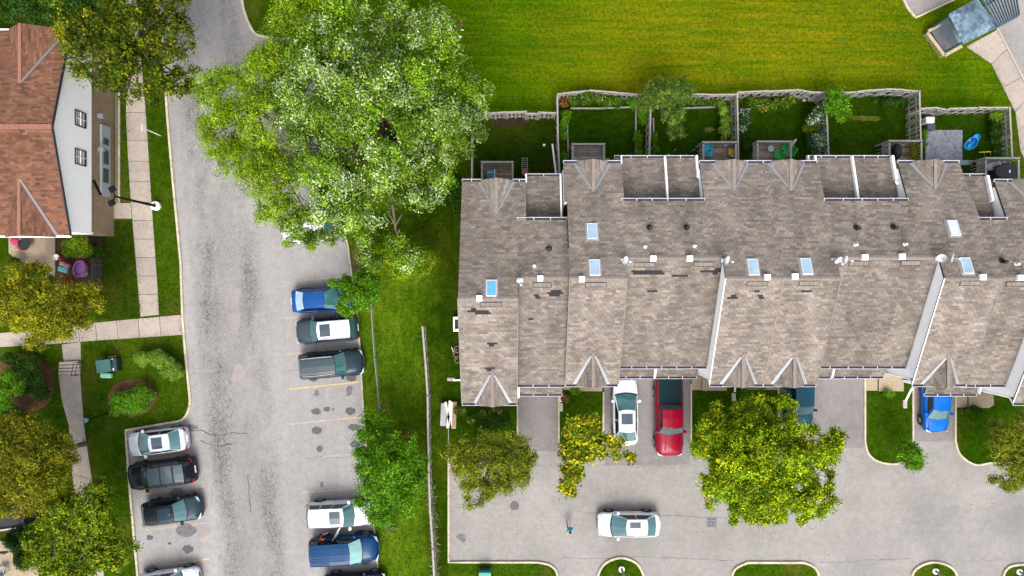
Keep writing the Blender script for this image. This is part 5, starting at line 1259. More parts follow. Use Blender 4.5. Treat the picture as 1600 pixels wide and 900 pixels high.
c = P(46,383); m = MB(); m.lathe((c.x,c.y,.55), [(.05,0),(.42,.01),(.42,.05),(.38,.04),(.02,.03)], 20); m.build('table_top', M_black, tb); m = MB(); m.tube((c.x,c.y,0),(c.x,c.y,.56),.05); m.build('leg', M_black, tb)
pot(92,402,.2, plain('pot_white', (.75,.7,.7), .5), 'white pot with a red inside beside the patio', h=.35); 
m = MB(); c = P(92.5,404,.36); m.ell((c.x,c.y,.34), .13,.13,.07, 10, 5); m.build('red_lid', plain('red_lid', (.5,.02,.02), .5), label='red lid resting in the white pot', cat='lid', smooth=True)
tc = empty('toy_car', P(99,417), label='pink and turquoise plastic toy car left of the pink pool', cat='toy car')
bxr('body', 97, 421, .05, .35, .75, .4, plain('toy_turq', (.08,.42,.36), .5, .2), tc, ang=R(-15), bevel=.1); bxr('hood', 101, 414, .1, .5, .55, .35, plain('toy_pink', (.6,.16,.32), .5, .2), tc, ang=R(-25), bevel=.1); bxr('roof', 96, 412, .1, .62, .4, .3, plain('toy_rose', (.5,.28,.26), .5, .2), tc, ang=R(-20), bevel=.08)
tp = empty('toy_pool', P(127,420), label='pink lilac half round toy pool by the dark slatted fence', cat='toy pool')
oval('rim', 128, 420, .45, .62, R(-15), .35, plain('pool_pink', (.50,.17,.42), .4, .15), plain('pool_lilac', (.42,.18,.48), .4, .2), tp); oval('base', 131, 427, .3, .25, 0, .1, plain('pool_base', (.2,.55,.6), .4), plain('pool_base2', (.4,.5,.7), .4), tp)
# terrace bottom left
de = empty('garden_shed', P(8,818), label='dark low shed roof with a pale edge at the lower left', cat='shed')
m = MB(); m.prism([(p.x,p.y) for p in [P(-60,800,2.2),P(28,795,2.2),P(38,822,2.2),P(-60,838,2.2)]], 0, 2.1); m.build('roof', plain('shed_dark', (.03,.03,.035), .8, .3), de)
m = MB(); m.bar(P(-60,838,2.25), P(38,823,2.25), .1, .08); m.build('roof_edge', plain('shed_edge', (.55,.5,.47), .7), de)
m = MB(); m.bar(P(-60,868,1.2), P(9,864,1.2), .12, .5); m.build('wall', plain('shed_wall', (.25,.21,.16), .8), de)
chair(27, 812, R(30), plain('chair_teal', (.12,.45,.45), .5), 'turquoise garden chair beside the dark shed roof', 0, .45)
bx('paving', -40,845,20,880, 0, .05, M_conc2, kind='structure', label='tan paving by the dark shed at the lower left')
bx('paving', -40,880,60,930, 0, .04, M_conc2, kind='structure', label='tan paving at the bottom left corner')
chair(10, 886, R(100), plain('chair_metal', (.35,.37,.38), .5), 'grey metal garden chair at the bottom left corner', 0, .5)

# ------------------------------------------------------------------ vehicles (local frame: +x is the front, +y its left side)
M_carglass = glass_mat('car_glass', (.045,.15,.16), .05, .9)
M_darkglass = glass_mat('dark_car_glass', (.012,.016,.022), .08, .8)
M_sun = glass_mat('sunroof_glass', (.03,.06,.09), .06, .8)
def paint(name, c, flake=.1, rough=.3):
    return plain(name, c, rough, flake, 1.2, .10, 0, .16, fine=.03)
M_tail = plain('tail_lamp', (.45,.012,.02), .25, .1); M_head = plain('head_lamp', (.75,.78,.82), .15, .1); M_chrome = plain('chrome', (.7,.7,.72), .2, .1, metal=.8)
M_seam = plain('panel_gap', (.03,.03,.035), .8)
SPEC = {
 'sedan': dict(H=1.44, hood=.88, belt=.98, cowl=.27, wst=.055, rrf=-.255, rrb=-.425, tail=1.0, tw=.66),
 'coupe': dict(H=1.44, hood=.86, belt=.98, cowl=.29, wst=.045, rrf=-.26, rrb=-.44, tail=1.02, tw=.64),
 'suv':   dict(H=1.70, hood=1.08, belt=1.13, cowl=.24, wst=.10, rrf=-.41, rrb=-.475, tail=1.1, tw=.70),
 'hatch': dict(H=1.50, hood=.95, belt=1.02, cowl=.27, wst=.10, rrf=-.38, rrb=-.465, tail=1.05, tw=.67),
 'van':   dict(H=1.76, hood=1.08, belt=1.15, cowl=.27, wst=.11, rrf=-.44, rrb=-.49, tail=1.1, tw=.76),
 'pickup':dict(H=1.88, hood=1.16, belt=1.22, cowl=.20, wst=.11, rrf=-.115, rrb=-.15, tail=1.2, tw=.72),
}
def car(kind, cx, cy, ang, L, W, mat, label, name='parked_car', cat='car', roof=None, sunroof=False, rails=False, lights=True, glass=None, group='cars parked in the bays and drives', opened=False, rearglass=None, spoil=False, grp=True):
    S = SPEC[kind]; p = P(cx, cy, .9); t = empty(name, (p.x, p.y, .004), R(ang), label=label, cat=cat, group=group)
    X = lambda f: f*L
    hw = W/2; glass = glass or M_carglass
    # body loft
    if kind in ('sedan','coupe'):
        st = [(-.5,.70,.60,.52),(-.488,.84,.93,.84),(-.46,.91,1.02,.90),(-.40,.97,S['tail'],.93),(-.25,1,S['belt'],.93),(0,1,S['belt'],.92),(.2,1,S['belt']-.02,.90),(.27,.99,S['hood']+.07,.87),(.40,.955,S['hood']-.02,.80),(.46,.87,.78,.70),(.488,.74,.66,.58),(.5,.58,.50,.45)]
    elif kind == 'pickup':
        st = [(-.5,.92,.95,.8),(-.49,.96,1.18,1.1),(-.4,.99,1.2,1.15),(-.2,1,1.2,1.15),(0,1,1.2,1.12),(.15,1,1.2,1.08),(.21,.99,S['hood']+.02,1.02),(.40,.97,S['hood']-.03,.98),(.465,.92,1.02,.88),(.49,.84,.9,.75),(.5,.72,.6,.5)]
    else:
        h = S['hood']; b = S['belt']
        st = [(-.5,.76,.72,.62),(-.49,.88,1.02,.9),(-.465,.94,b-.02,1.0),(-.38,.99,b,1.0),(-.2,1,b,1.0),(0,1,b,.98),(.2,1,b-.02,.95),(.27,.99,h+.02,.9),(.40,.96,h-.05,.85),(.46,.89,h-.2,.72),(.488,.77,.66,.6),(.5,.6,.52,.48)]
    m = MB(); v = []; prof = lambda w, zt, zs: [(w*.90,.20),(w*.985,.38),(w,.60),(w*.985,zs-.06),(w*.90,zs+.03),(w*.72,zt-.01),(w*.38,zt+.02),(0,zt+.03)]
    for fx, fw, zt, zs in st:
        zs = min(zs, zt-.02); pr = prof(hw*fw, zt, max(zs,.5)); pr = [(a, min(b_, zt+.03)) for a, b_ in pr]
        ring_ = [(X(fx), a, b_) for a, b_ in pr]+[(X(fx), -a, b_) for a, b_ in pr[-2::-1]]; v += ring_
    n = 15; k = len(st)
    fs = [(i*n+j, (i+1)*n+j, (i+1)*n+(j+1)%n, i*n+(j+1)%n) for i in range(k-1) for j in range(n-1)]
    fs += [(i*n+n-1, (i+1)*n+n-1, (i+1)*n, i*n) for i in range(k-1)]
    fs += [tuple(range(n)), tuple(range((k-1)*n+n-1, (k-1)*n-1, -1))]
    m.add(v, fs); body = m.build('body', mat, t, smooth=True, local=True, sub=1)
    # cabin
    zb = S['belt']-.04; zt = S['H']; bw = hw*.885; tw = hw*S['tw']
    xc, x1, x2, x3 = X(S['cowl']), X(S['wst']), X(S['rrf']), X(S['rrb'])
    ys = [-1,-.62,0,.62,1]; bf, br = .16, .08
    fb = [(xc+bf*(1-y*y)-bf*.6, y*bw, zb+.03*(1-y*y)) for y in ys]; ft = [(x1+.10*(1-y*y)-.06, y*tw, zt-.05*y*y) for y in ys]
    rt_ = [(x2-.06*(1-y*y)+.03, y*tw, zt-.02-.05*y*y) for y in ys]; rb = [(x3-br*(1-y*y)+br*.6, y*bw*.97, zb+.03*(1-y*y)) for y in ys]
    xm = (x1+x2)/2; mt = [(xm, y*tw*1.02, zt+.02-.05*y*y) for y in ys]
    m = MB(); m.add(fb+ft+mt+rt_+rb, [(i*5+j+1, i*5+j, (i+1)*5+j, (i+1)*5+j+1) for i in range(4) for j in range(4)]+[(4,9,14,19,24),(24+0-4,15,10,5,0)])
    m.f = [f[::-1] if i < 16 else f for i, f in enumerate(m.f)]
    m.build('cabin', mat if not roof else mat, t, local=True, bevel=.035)
    V = Vector
    def panel(name, A, B, mat_, inset=(.07,.07), edge=.05, off=.016, lab=None):
        "glass between polyline A (low) and B (high)"
        A = [V(a) for a in A]; B = [V(b) for b in B]
        cen = sum(A+B, V((0,0,0)))/(2*len(A)); a2 = []; b2 = []
        for i in range(len(A)):
            f = edge if i == 0 else (1-edge if i == len(A)-1 else None)
            a = A[i]; b = B[i]
            if i == 0: a = a.lerp(A[1], edge*2); b = b.lerp(B[1], edge*2)
            if i == len(A)-1: a = a.lerp(A[-2], edge*2); b = b.lerp(B[-2], edge*2)
            a2.append(a.lerp(b, inset[0])); b2.append(b.lerp(a, inset[1]))
        nn = (a2[-1]-a2[0]).cross(b2[0]-a2[0]).normalized()
        if nn.dot(cen-V((xm,0,zb-.3))) < 0: nn = -nn
        a2 = [a+nn*off for a in a2]; b2 = [b+nn*off for b in b2]; k_ = len(a2)
        q = MB(); q.add(a2+b2, [(i, i+1, k_+i+1, k_+i) for i in range(k_-1)]); return q.build(name, mat_, t, local=True)
    ws = panel('windshield', fb, ft, glass, (.04,.05), .04)
    q = MB(); a = [V(x)+V((.03,0,.012)) for x in fb]; b = [V(x)+V((-.05,0,.045)) for x in fb]
    q.add(a+b, [(i,i+1,6+i,5+i) for i in range(4)]); q.build('wiper_cowl', M_black, t, local=True)
    panel('rear_window', rb, rt_, rearglass or glass if kind != 'van' else M_darkglass, (.12,.08), .07)
    for s in (0, -1):
        A0, A1, B0, B1 = V(fb[s]), V(rb[s]), V(ft[s]), V(rt_[s])
        cuts = {'sedan':(.08,.50,.54,.93),'coupe':(.08,.50,.53,.93),'suv':(.06,.36,.39,.66,.69,.95),'van':(.05,.30,.33,.63,.66,.96),'hatch':(.07,.46,.50,.94),'pickup':(.08,.48,.52,.94)}[kind]
        Bm = V(mt[s])
        for i in range(0, len(cuts), 2):
            f0, f1 = cuts[i], cuts[i+1]
            panel('side_window', [A0.lerp(A1,f0), A0.lerp(A1,f1)], [B0.lerp(B1,f0), B0.lerp(B1,f1)], M_darkglass, (.12,.10), 0, .02)
    if roof:
        q = MB(); q.add([tuple(V(x)*1+V((0,0,.013))) for x in ft+mt+rt_], [(i*5+j, i*5+j+1, (i+1)*5+j+1, (i+1)*5+j) for i in range(2) for j in range(4)]); q.f = [f[::-1] for f in q.f]; q.build('roof_panel', roof, t, local=True)
    if sunroof:
        q = MB(); w_ = tw*.68; xa, xb = x1-.18, x1-.18-(.75 if sunroof == 1 else .9)
        q.add([(xa,-w_,zt+.006),(xa,w_,zt+.006),(xb,w_,zt+.030),(xb,-w_,zt+.030),(xa,0,zt+.028),(xb,0,zt+.052)], [(4,1,2,5),(0,4,5,3)]); q.f=[f[::-1] if False else f for f in q.f]; q.build('sunroof', M_sun, t, local=True)
    if rails:
        for s in (-1,1):
            q = MB(); q.bar((x1-.15,s*tw*.93,zt+.04),(xm,s*tw*.95,zt+.07),.04,.035); q.bar((xm,s*tw*.95,zt+.07),(x2+.1,s*tw*.93,zt+.03),.04,.035); q.build('roof_rail', M_chrome if rails == 1 else M_black, t, local=True)
        if rails == 2:
            for xx in (xm+.35, xm-.55): q = MB(); q.bar((xx,-tw*.95,zt+.085),(xx,tw*.95,zt+.085),.06,.03); q.build('roof_bar', M_black, t, local=True)
    # door gaps and bonnet gap
    for s in (-1,1):
        for fx in ((.17,-.06,-.27) if kind != 'pickup' else (.17,.02,-.14)): q = MB(); q.box(X(fx)-.008,X(fx)+.008,min(s*hw*.975,s*hw*1.003),max(s*hw*.975,s*hw*1.003),.35,S['belt']-.12); q.build('door_gap', M_seam, t, local=True)
    for s in (-1,1):
        q = MB(); q.box(X(.165)-.03+0,X(.165)+.17,min(s*(hw-.1),s*(hw+.14)),max(s*(hw-.1),s*(hw+.14)),S['belt']-.02,S['belt']+.13); q.build('mirror', mat, t, local=True, bevel=.04)
        for fx in (.31,-.30) if kind != 'pickup' else (.33,-.30):
            r = .33 if kind in ('sedan','coupe','hatch') else .37
            q = MB(); q.tube((X(fx),s*(hw-.25),r),(X(fx),s*(hw*.997+.012),r),r+.06,r+.06,20); q.build('wheel_arch', M_seam, t, local=True)
            q = MB(); q.tube((X(fx),s*(hw-.2),r-.003),(X(fx),s*(hw+.03),r-.003),r,r*.97,20); wl = q.build('wheel', M_rubber, t, local=True)
            q = MB(); q.tube((X(fx),s*(hw+.028),r),(X(fx),s*(hw+.038),r),r*.62,r*.55,12); o = q.build('rim', M_rim, t, local=True); o.parent = wl
            q = MB()
            for j in range(5): a_ = 2*math.pi*j/5; q.bar((X(fx),s*(hw+.04),r),(X(fx)+r*.56*math.cos(a_),s*(hw+.04),r+r*.56*math.sin(a_)),.05,.02)
            o = q.build('spoke', M_lead, t, local=True); o.parent = wl
        yl = s*hw
        zf_ = {'sedan':.74,'coupe':.72}.get(kind, .86)
        q = MB(); q.add([(X(.497)-.02,yl*.42,zf_-.10),(X(.475),yl*.83,zf_-.06),(X(.425),yl*.93,zf_+.03),(X(.455),yl*.80,zf_+.12),(X(.484),yl*.5,zf_+.02)], [(0,1,2,3,4)] if s > 0 else [(4,3,2,1,0)])
        q.v = [(x+.03,y*1.015,z+.05) for x,y,z in q.v]; q.build('headlight', M_head, t, local=True)
        zr__ = {'sedan':.84,'coupe':.84,'pickup':.95}.get(kind, .98)
        q = MB(); q.add([(X(-.499)+.01,yl*.55,zr__-.02),(X(-.475),yl*.88,zr__-.05),(X(-.43),yl*.955,zr__+.04),(X(-.462),yl*.86,zr__+.14),(X(-.485),yl*.6,zr__+.10)], [(4,3,2,1,0)] if s > 0 else [(0,1,2,3,4)])
        q.v = [(x-.03,y*1.015,z+.03) for x,y,z in q.v]; q.build('taillight', M_tail, t, local=True)
    q = MB(); q.box(X(.496)-.02,X(.5)+.012,-hw*.42,hw*.42,.45,.60); q.build('grille', M_black, t, local=True)
    q = MB(); q.box(X(-.5)-.012,X(-.496)+.02,-.26,.26,.62,.76); q.build('number_plate', M_vent, t, local=True)
    if kind in ('sedan','coupe'):
        q = MB(); xx = x3-.06; q.box(xx-.012,xx+.0,-bw*.85,bw*.85,S['tail']-.02,S['tail']+.012); 
    # bonnet shut lines
    for s in (-1,1): q = MB(); q.bar((X(.30),s*hw*.80,S['hood']+.035),(X(.45),s*hw*.66,S['hood']-.075),.014,.02); q.build('bonnet_gap', M_seam, t, local=True)
    if kind == 'pickup':
        q = MB(); q.box(X(-.485),X(-.165),-hw*.80,hw*.80,1.1,1.262); q.build('bed_cover', plain('bed_cover', (.014,.032,.040), .85, .2, 6, .03), t, local=True, bevel=.02)
        for s in (-1,1): q = MB(); q.box(X(-.49),X(-.16),min(s*hw*.80,s*hw*.87),max(s*hw*.80,s*hw*.87),1.15,1.27); q.build('bed_rail', M_black, t, local=True, bevel=.02)
        for yy in (-.3,0,.3): q = MB(); q.bar((x1-.2,yy,zt+.018),(x2+.1,yy,zt+.016),.03,.012); q.build('roof_rib', mat, t, local=True)
        for s in (-1,1): q = MB(); q.bar((X(.24),s*.35,S['hood']+.055),(X(.42),s*.38,S['hood']+.01),.06,.03); q.build('bonnet_crease', mat, t, local=True)
    if kind == 'van':
        for yy in (-.42,-.21,0,.21,.42): q = MB(); q.bar((x1-.3,yy,zt+.020-.04*abs(yy)),(x2+.15,yy,zt+.004-.04*abs(yy)),.03,.012); q.build('roof_rib', mat, t, local=True)
    return t
C_white = paint('paint_white', (.63,.645,.67)); C_silver = paint('paint_silver', (.44,.47,.51)); C_black = paint('paint_black', (.012,.016,.024), .2, .25)
C_navy = paint('paint_slate', (.020,.045,.062), .2); C_blue = paint('paint_blue', (.008,.075,.28)); C_vanblue = paint('paint_van_blue', (.003,.050,.155)); C_red = paint('paint_red', (.29,.001,.022)); C_bright = paint('paint_bright_blue', (.005,.15,.62)); C_teal = paint('paint_teal', (.006,.085,.14)); C_grey = paint('paint_dark_grey', (.05,.07,.085), .15)
car('sedan', 244, 691, 187, 4.35, 1.78, C_silver, 'silver white sedan with small sunroof, uppermost in the left bays', sunroof=1)
car('suv', 250, 741, 187.5, 4.95, 1.95, C_black, 'long black van with dark roof bars and red tail lights in the left bays', roof=plain('roof_slate', (.06,.09,.11), .25, .2, coat=1), rails=2, glass=M_darkglass)
car('hatch', 267, 799, 8, 4.25, 1.80, C_navy, 'dark teal hatchback with black sunroof, headlights facing the road', sunroof=2, roof=plain('roof_black', (.012,.014,.018), .3, .3))
car('hatch', 262, 912, 8, 4.4, 1.82, C_white, 'white car cut by the bottom edge in the left bays')
car('sedan', 503, 468, 3.5, 4.5, 1.80, C_blue, 'blue sedan with its bonnet under a leafy tree', rearglass=M_sky_pale)
car('suv', 510, 515.5, 184.5, 4.5, 1.86, C_grey, 'dark crossover with silver white roof and sunroof between two cars', roof=plain('roof_silver', (.66,.70,.74), .25, .05, coat=1), sunroof=1, rails=1)
car('suv', 517, 569.5, 5.5, 4.7, 1.92, C_navy, 'dark slate sport utility car with chrome roof rails and plain roof', rails=1, roof=plain('roof_teal', (.018,.042,.056), .3, .1, coat=1))
wc = car('suv', 529, 804, 2.5, 4.75, 1.86, C_white, 'white crossover with sunroof and its side door standing open', sunroof=1)
car('van', 537, 860, 3.5, 5.0, 1.98, C_vanblue, 'deep blue minivan with ribbed roof beside the white crossover', glass=glass_mat('screen_shade_teal', (.25,.48,.46), .2))
car('sedan', 553, 917, 3, 4.6, 1.82, C_black, 'black car cut by the bottom edge in the right bays')
car('sedan', 484, 358, 182, 4.2, 1.78, C_white, 'white car mostly hidden under the big silver leaved tree')
car('coupe', 978, 645, 90.5, 4.75, 1.84, C_white, 'white sedan with sunroof nose in on the second driveway', sunroof=1)
car('pickup', 1046, 651, 270.5, 5.75, 2.0, C_red, 'crimson pickup truck with dark bed cover on the driveway', name='pickup_truck', cat='pickup truck')
car('coupe', 983, 821, 180, 4.5, 1.80, C_white, 'white sedan with blue tinted sunroof driving across the court', name='moving_car', sunroof=1)
car('suv', 1251, 622, 270, 4.6, 1.86, C_teal, 'teal car half hidden under the maple and the eave', roof=None)
car('hatch', 1465, 629, 270, 4.35, 1.84, C_bright, 'bright blue car on the narrow driveway at the right', sunroof=0)
# open right-hand rear door of the white crossover
m = MB(); th = R(-62); a = Vector((.05,-.92,.35)); d = Vector((math.cos(math.pi+.62*1.9), -abs(math.sin(1.05)), 0)).normalized()
d = Vector((-.45,-.89,0)); m.bar(a+Vector((0,0,.25)), a+d*1.0+Vector((0,0,.25)), .12, .75); m.build('open_door', C_white, wc, local=True, bevel=.04)
m = MB(); m.bar(a+Vector((0,0,.82))-Vector((.04,0,0)), a+d*.95+Vector((-.04,0,.82)), .05, .42); m.build('door_window', M_darkglass, wc, local=True)
m = MB(); m.box(-.95,-.02,-.945,-.80,.38,1.05); m.build('door_opening', M_black, wc, local=True)

# ------------------------------------------------------------------ people
def person(loc, rz, pose, label, shirt, trousers, hair=None, h=1.65, shorts=False):
    root = empty('person', loc, rz, label=label, cat='person')
    s = h/1.7
    J = pose; names = list(J); idx = {n: i for i, n in enumerate(names)}
    me = bpy.data.meshes.new('body'); vs_ = [tuple(c*s for c in J[n][0]) for n in names]
    ed = [(idx[J[n][2]], idx[n]) for n in names if J[n][2]]
    me.from_pydata(vs_, ed, []); me.update()
    o = bpy.data.objects.new('body', me); col.objects.link(o)
    sk = o.modifiers.new('skin', 'SKIN'); sk.use_smooth_shade = True
    for i, n in enumerate(names):
        r = (J[n][1]*s, J[n][1]*s) if not isinstance(J[n][1], tuple) else (J[n][1][0]*s, J[n][1][1]*s)
        me.skin_vertices[0].data[i].radius = r
    me.skin_vertices[0].data[idx['pelvis']].use_root = True
    o.modifiers.new('sub', 'SUBSURF').levels = 1; o.modifiers['sub'].render_levels = 1
    dg = bpy.context.evaluated_depsgraph_get(); ev = o.evaluated_get(dg); m2 = bpy.data.meshes.new_from_object(ev)
    bpy.data.objects.remove(o); b = bpy.data.objects.new('body', m2); col.objects.link(b); b.parent = root
    m2.materials.clear()
    for mt in (M_skin, shirt, trousers, plain('shoe', (.05,.05,.06), .7)): m2.materials.append(mt)
    segs = {n: (Vector(J[J[n][2]][0])*s if J[n][2] else Vector(J[n][0])*s, Vector(J[n][0])*s) for n in names}
    def cls(c):
        best = None; bd = 9
        for n, (a, q) in segs.items():
            ab = q-a; t_ = 0 if ab.length < 1e-6 else max(0, min(1, (c-a).dot(ab)/ab.length_squared)); dd = (c-(a+ab*t_)).length
            if dd < bd: bd = dd; best = n
        if best in ('pelvis','kneeL','kneeR','ankleL','ankleR','hipL','hipR'): return 2 if not (shorts and best.startswith('ankle')) else 0
        if best.startswith('toe'): return 3
        if best in ('belly','chest','shoulderL','shoulderR','elbowL','elbowR','neckbase'): return 1
        return 0
    m2.polygons.foreach_set('material_index', [cls(p.center) for p in m2.polygons])
    hd = Vector(J['head'][0])*s; up = (hd-Vector(J['neck'][0])*s).normalized()
    m = MB(); m.ell((0,0,0), .10*s, .088*s, .115*s, 12, 8); q = up.to_track_quat('Z','Y').to_matrix()
    m.v = [tuple(hd+up*.035+q@Vector(v)*1.06+Vector((-.015,0,0))) for v in m.v if True]
    m.build('hair', hair or M_hair, root, local=True, smooth=True)
    f = Vector((1,0,0)); fw = (f-up*f.dot(up)).normalized(); sd_ = up.cross(fw)
    m = MB(); c = hd+fw*.098*s-up*.01; m.ell(tuple(c), .022,.014,.03, 6, 5); m.build('nose', M_skin, root, local=True, smooth=True)
    for k in (-1,1):
        m = MB(); c = hd+fw*.09*s+sd_*k*.032+up*.02; m.ell(tuple(c), .012,.012,.009, 6, 4); m.build('eye', M_black, root, local=True)
        m = MB(); c = hd+sd_*k*.09*s; m.ell(tuple(c), .018,.012,.03, 6, 4); m.build('ear', M_skin, root, local=True)
    m = MB(); c = hd+fw*.094*s-up*.05; m.ell(tuple(c), .008,.025,.007, 6, 4); m.build('mouth', plain('lips', (.4,.13,.12), .6), root, local=True)
    return root
def fingers(J, side, wrist, hand, dirv, sp):
    d = Vector(dirv).normalized(); sp = Vector(sp).normalized(); hnd = Vector(hand); dn = Vector((0,0,-1))
    for k, (o, l) in enumerate(((-.03,.07),(-.01,.08),(.01,.076),(.03,.06))):
        a = hnd+sp*o+d*.03; b = a+d*l*.55+dn*.01; c = b+d*l*.45+dn*.03
        J[f'fingerA{side}{k}'] = (tuple(a), .011, 'hand'+side); J[f'fingerB{side}{k}'] = (tuple(b), .010, f'fingerA{side}{k}'); J[f'fingerC{side}{k}'] = (tuple(c), .008, f'fingerB{side}{k}')
    a = hnd-sp*.035-d*.02; b = a-sp*.03+d*.03; J['thumbA'+side] = (tuple(b), .011, 'hand'+side); J['thumbB'+side] = (tuple(b+d*.035), .009, 'thumbA'+side)
def pose_walk():
    J = {'pelvis':((0,0,.93),(.15,.11),None),'belly':((.01,0,1.08),(.19,.16),'pelvis'),'chest':((.03,0,1.28),(.20,.15),'belly'),'neckbase':((.03,0,1.42),(.08,.07),'chest'),'neck':((.04,0,1.49),.05,'neckbase'),'head':((.07,0,1.60),(.088,.10),'neck'),
       'hipL':((0,.09,.88),.085,'pelvis'),'kneeL':((.2,.1,.50),.058,'hipL'),'ankleL':((.26,.1,.09),.04,'kneeL'),'toeL':((.42,.11,.04),.035,'ankleL'),
       'hipR':((0,-.09,.88),.085,'pelvis'),'kneeR':((.02,-.1,.48),.058,'hipR'),'ankleR':((-.25,-.1,.13),.04,'kneeR'),'toeR':((-.12,-.11,.035),.035,'ankleR'),
       'shoulderL':((.02,.18,1.37),.06,'chest'),'elbowL':((-.10,.25,1.12),.06,'shoulderL'),'wristL':((.02,.27,.90),.03,'elbowL'),'handL':((.05,.27,.82),.032,'wristL'),
       'shoulderR':((.02,-.18,1.37),.06,'chest'),'elbowR':((.12,-.25,1.12),.06,'shoulderR'),'wristR':((.32,-.26,1.0),.03,'elbowR'),'handR':((.40,-.25,.97),.032,'wristR')}
    fingers(J,'L','wristL',(.05,.27,.82),(.2,0,-1),(1,0,0)); fingers(J,'R','wristR',(.40,-.25,.97),(1,0,-.3),(0,1,0)); return J
def pose_lean():
    J = {'pelvis':((0,0,.92),(.15,.12),None),'belly':((.10,0,1.04),(.13,.11),'pelvis'),'chest':((.28,0,1.18),(.16,.12),'belly'),'neckbase':((.40,0,1.26),(.08,.07),'chest'),'neck':((.46,0,1.29),.05,'neckbase'),'head':((.56,0,1.34),(.088,.10),'neck'),
       'hipL':((0,.09,.87),.088,'pelvis'),'kneeL':((.08,.1,.48),.06,'hipL'),'ankleL':((0,.1,.09),.042,'kneeL'),'toeL':((.15,.11,.04),.036,'ankleL'),
       'hipR':((0,-.09,.87),.088,'pelvis'),'kneeR':((.02,-.1,.48),.06,'hipR'),'ankleR':((-.12,-.1,.09),.042,'kneeR'),'toeR':((.03,-.11,.035),.036,'ankleR'),
       'shoulderL':((.35,.19,1.24),.062,'chest'),'elbowL':((.50,.28,1.05),.044,'shoulderL'),'wristL':((.72,.25,1.0),.03,'elbowL'),'handL':((.80,.24,.99),.032,'wristL'),
       'shoulderR':((.35,-.19,1.24),.062,'chest'),'elbowR':((.45,-.30,1.02),.044,'shoulderR'),'wristR':((.66,-.26,.92),.03,'elbowR'),'handR':((.74,-.25,.90),.032,'wristR')}
    fingers(J,'L','wristL',(.80,.24,.99),(1,0,-.2),(0,1,0)); fingers(J,'R','wristR',(.74,-.25,.90),(1,0,-.3),(0,1,0)); return J
person(P(888,819), R(-80), pose_walk(), 'person in a turquoise shirt and reddish trousers walking across the court', plain('shirt_cyan', (.02,.48,.55), .8, .15), plain('trousers_rose', (.40,.13,.12), .8, .2), h=1.6)
person(P(503,837), R(25), pose_lean(), 'person in red and dark clothes leaning in at the open door of the white car', plain('shirt_red', (.35,.03,.03), .8, .3, 12), plain('trousers_dark', (.03,.025,.03), .8, .2), hair=plain('brown_hair', (.12,.06,.03), .7), h=1.65)

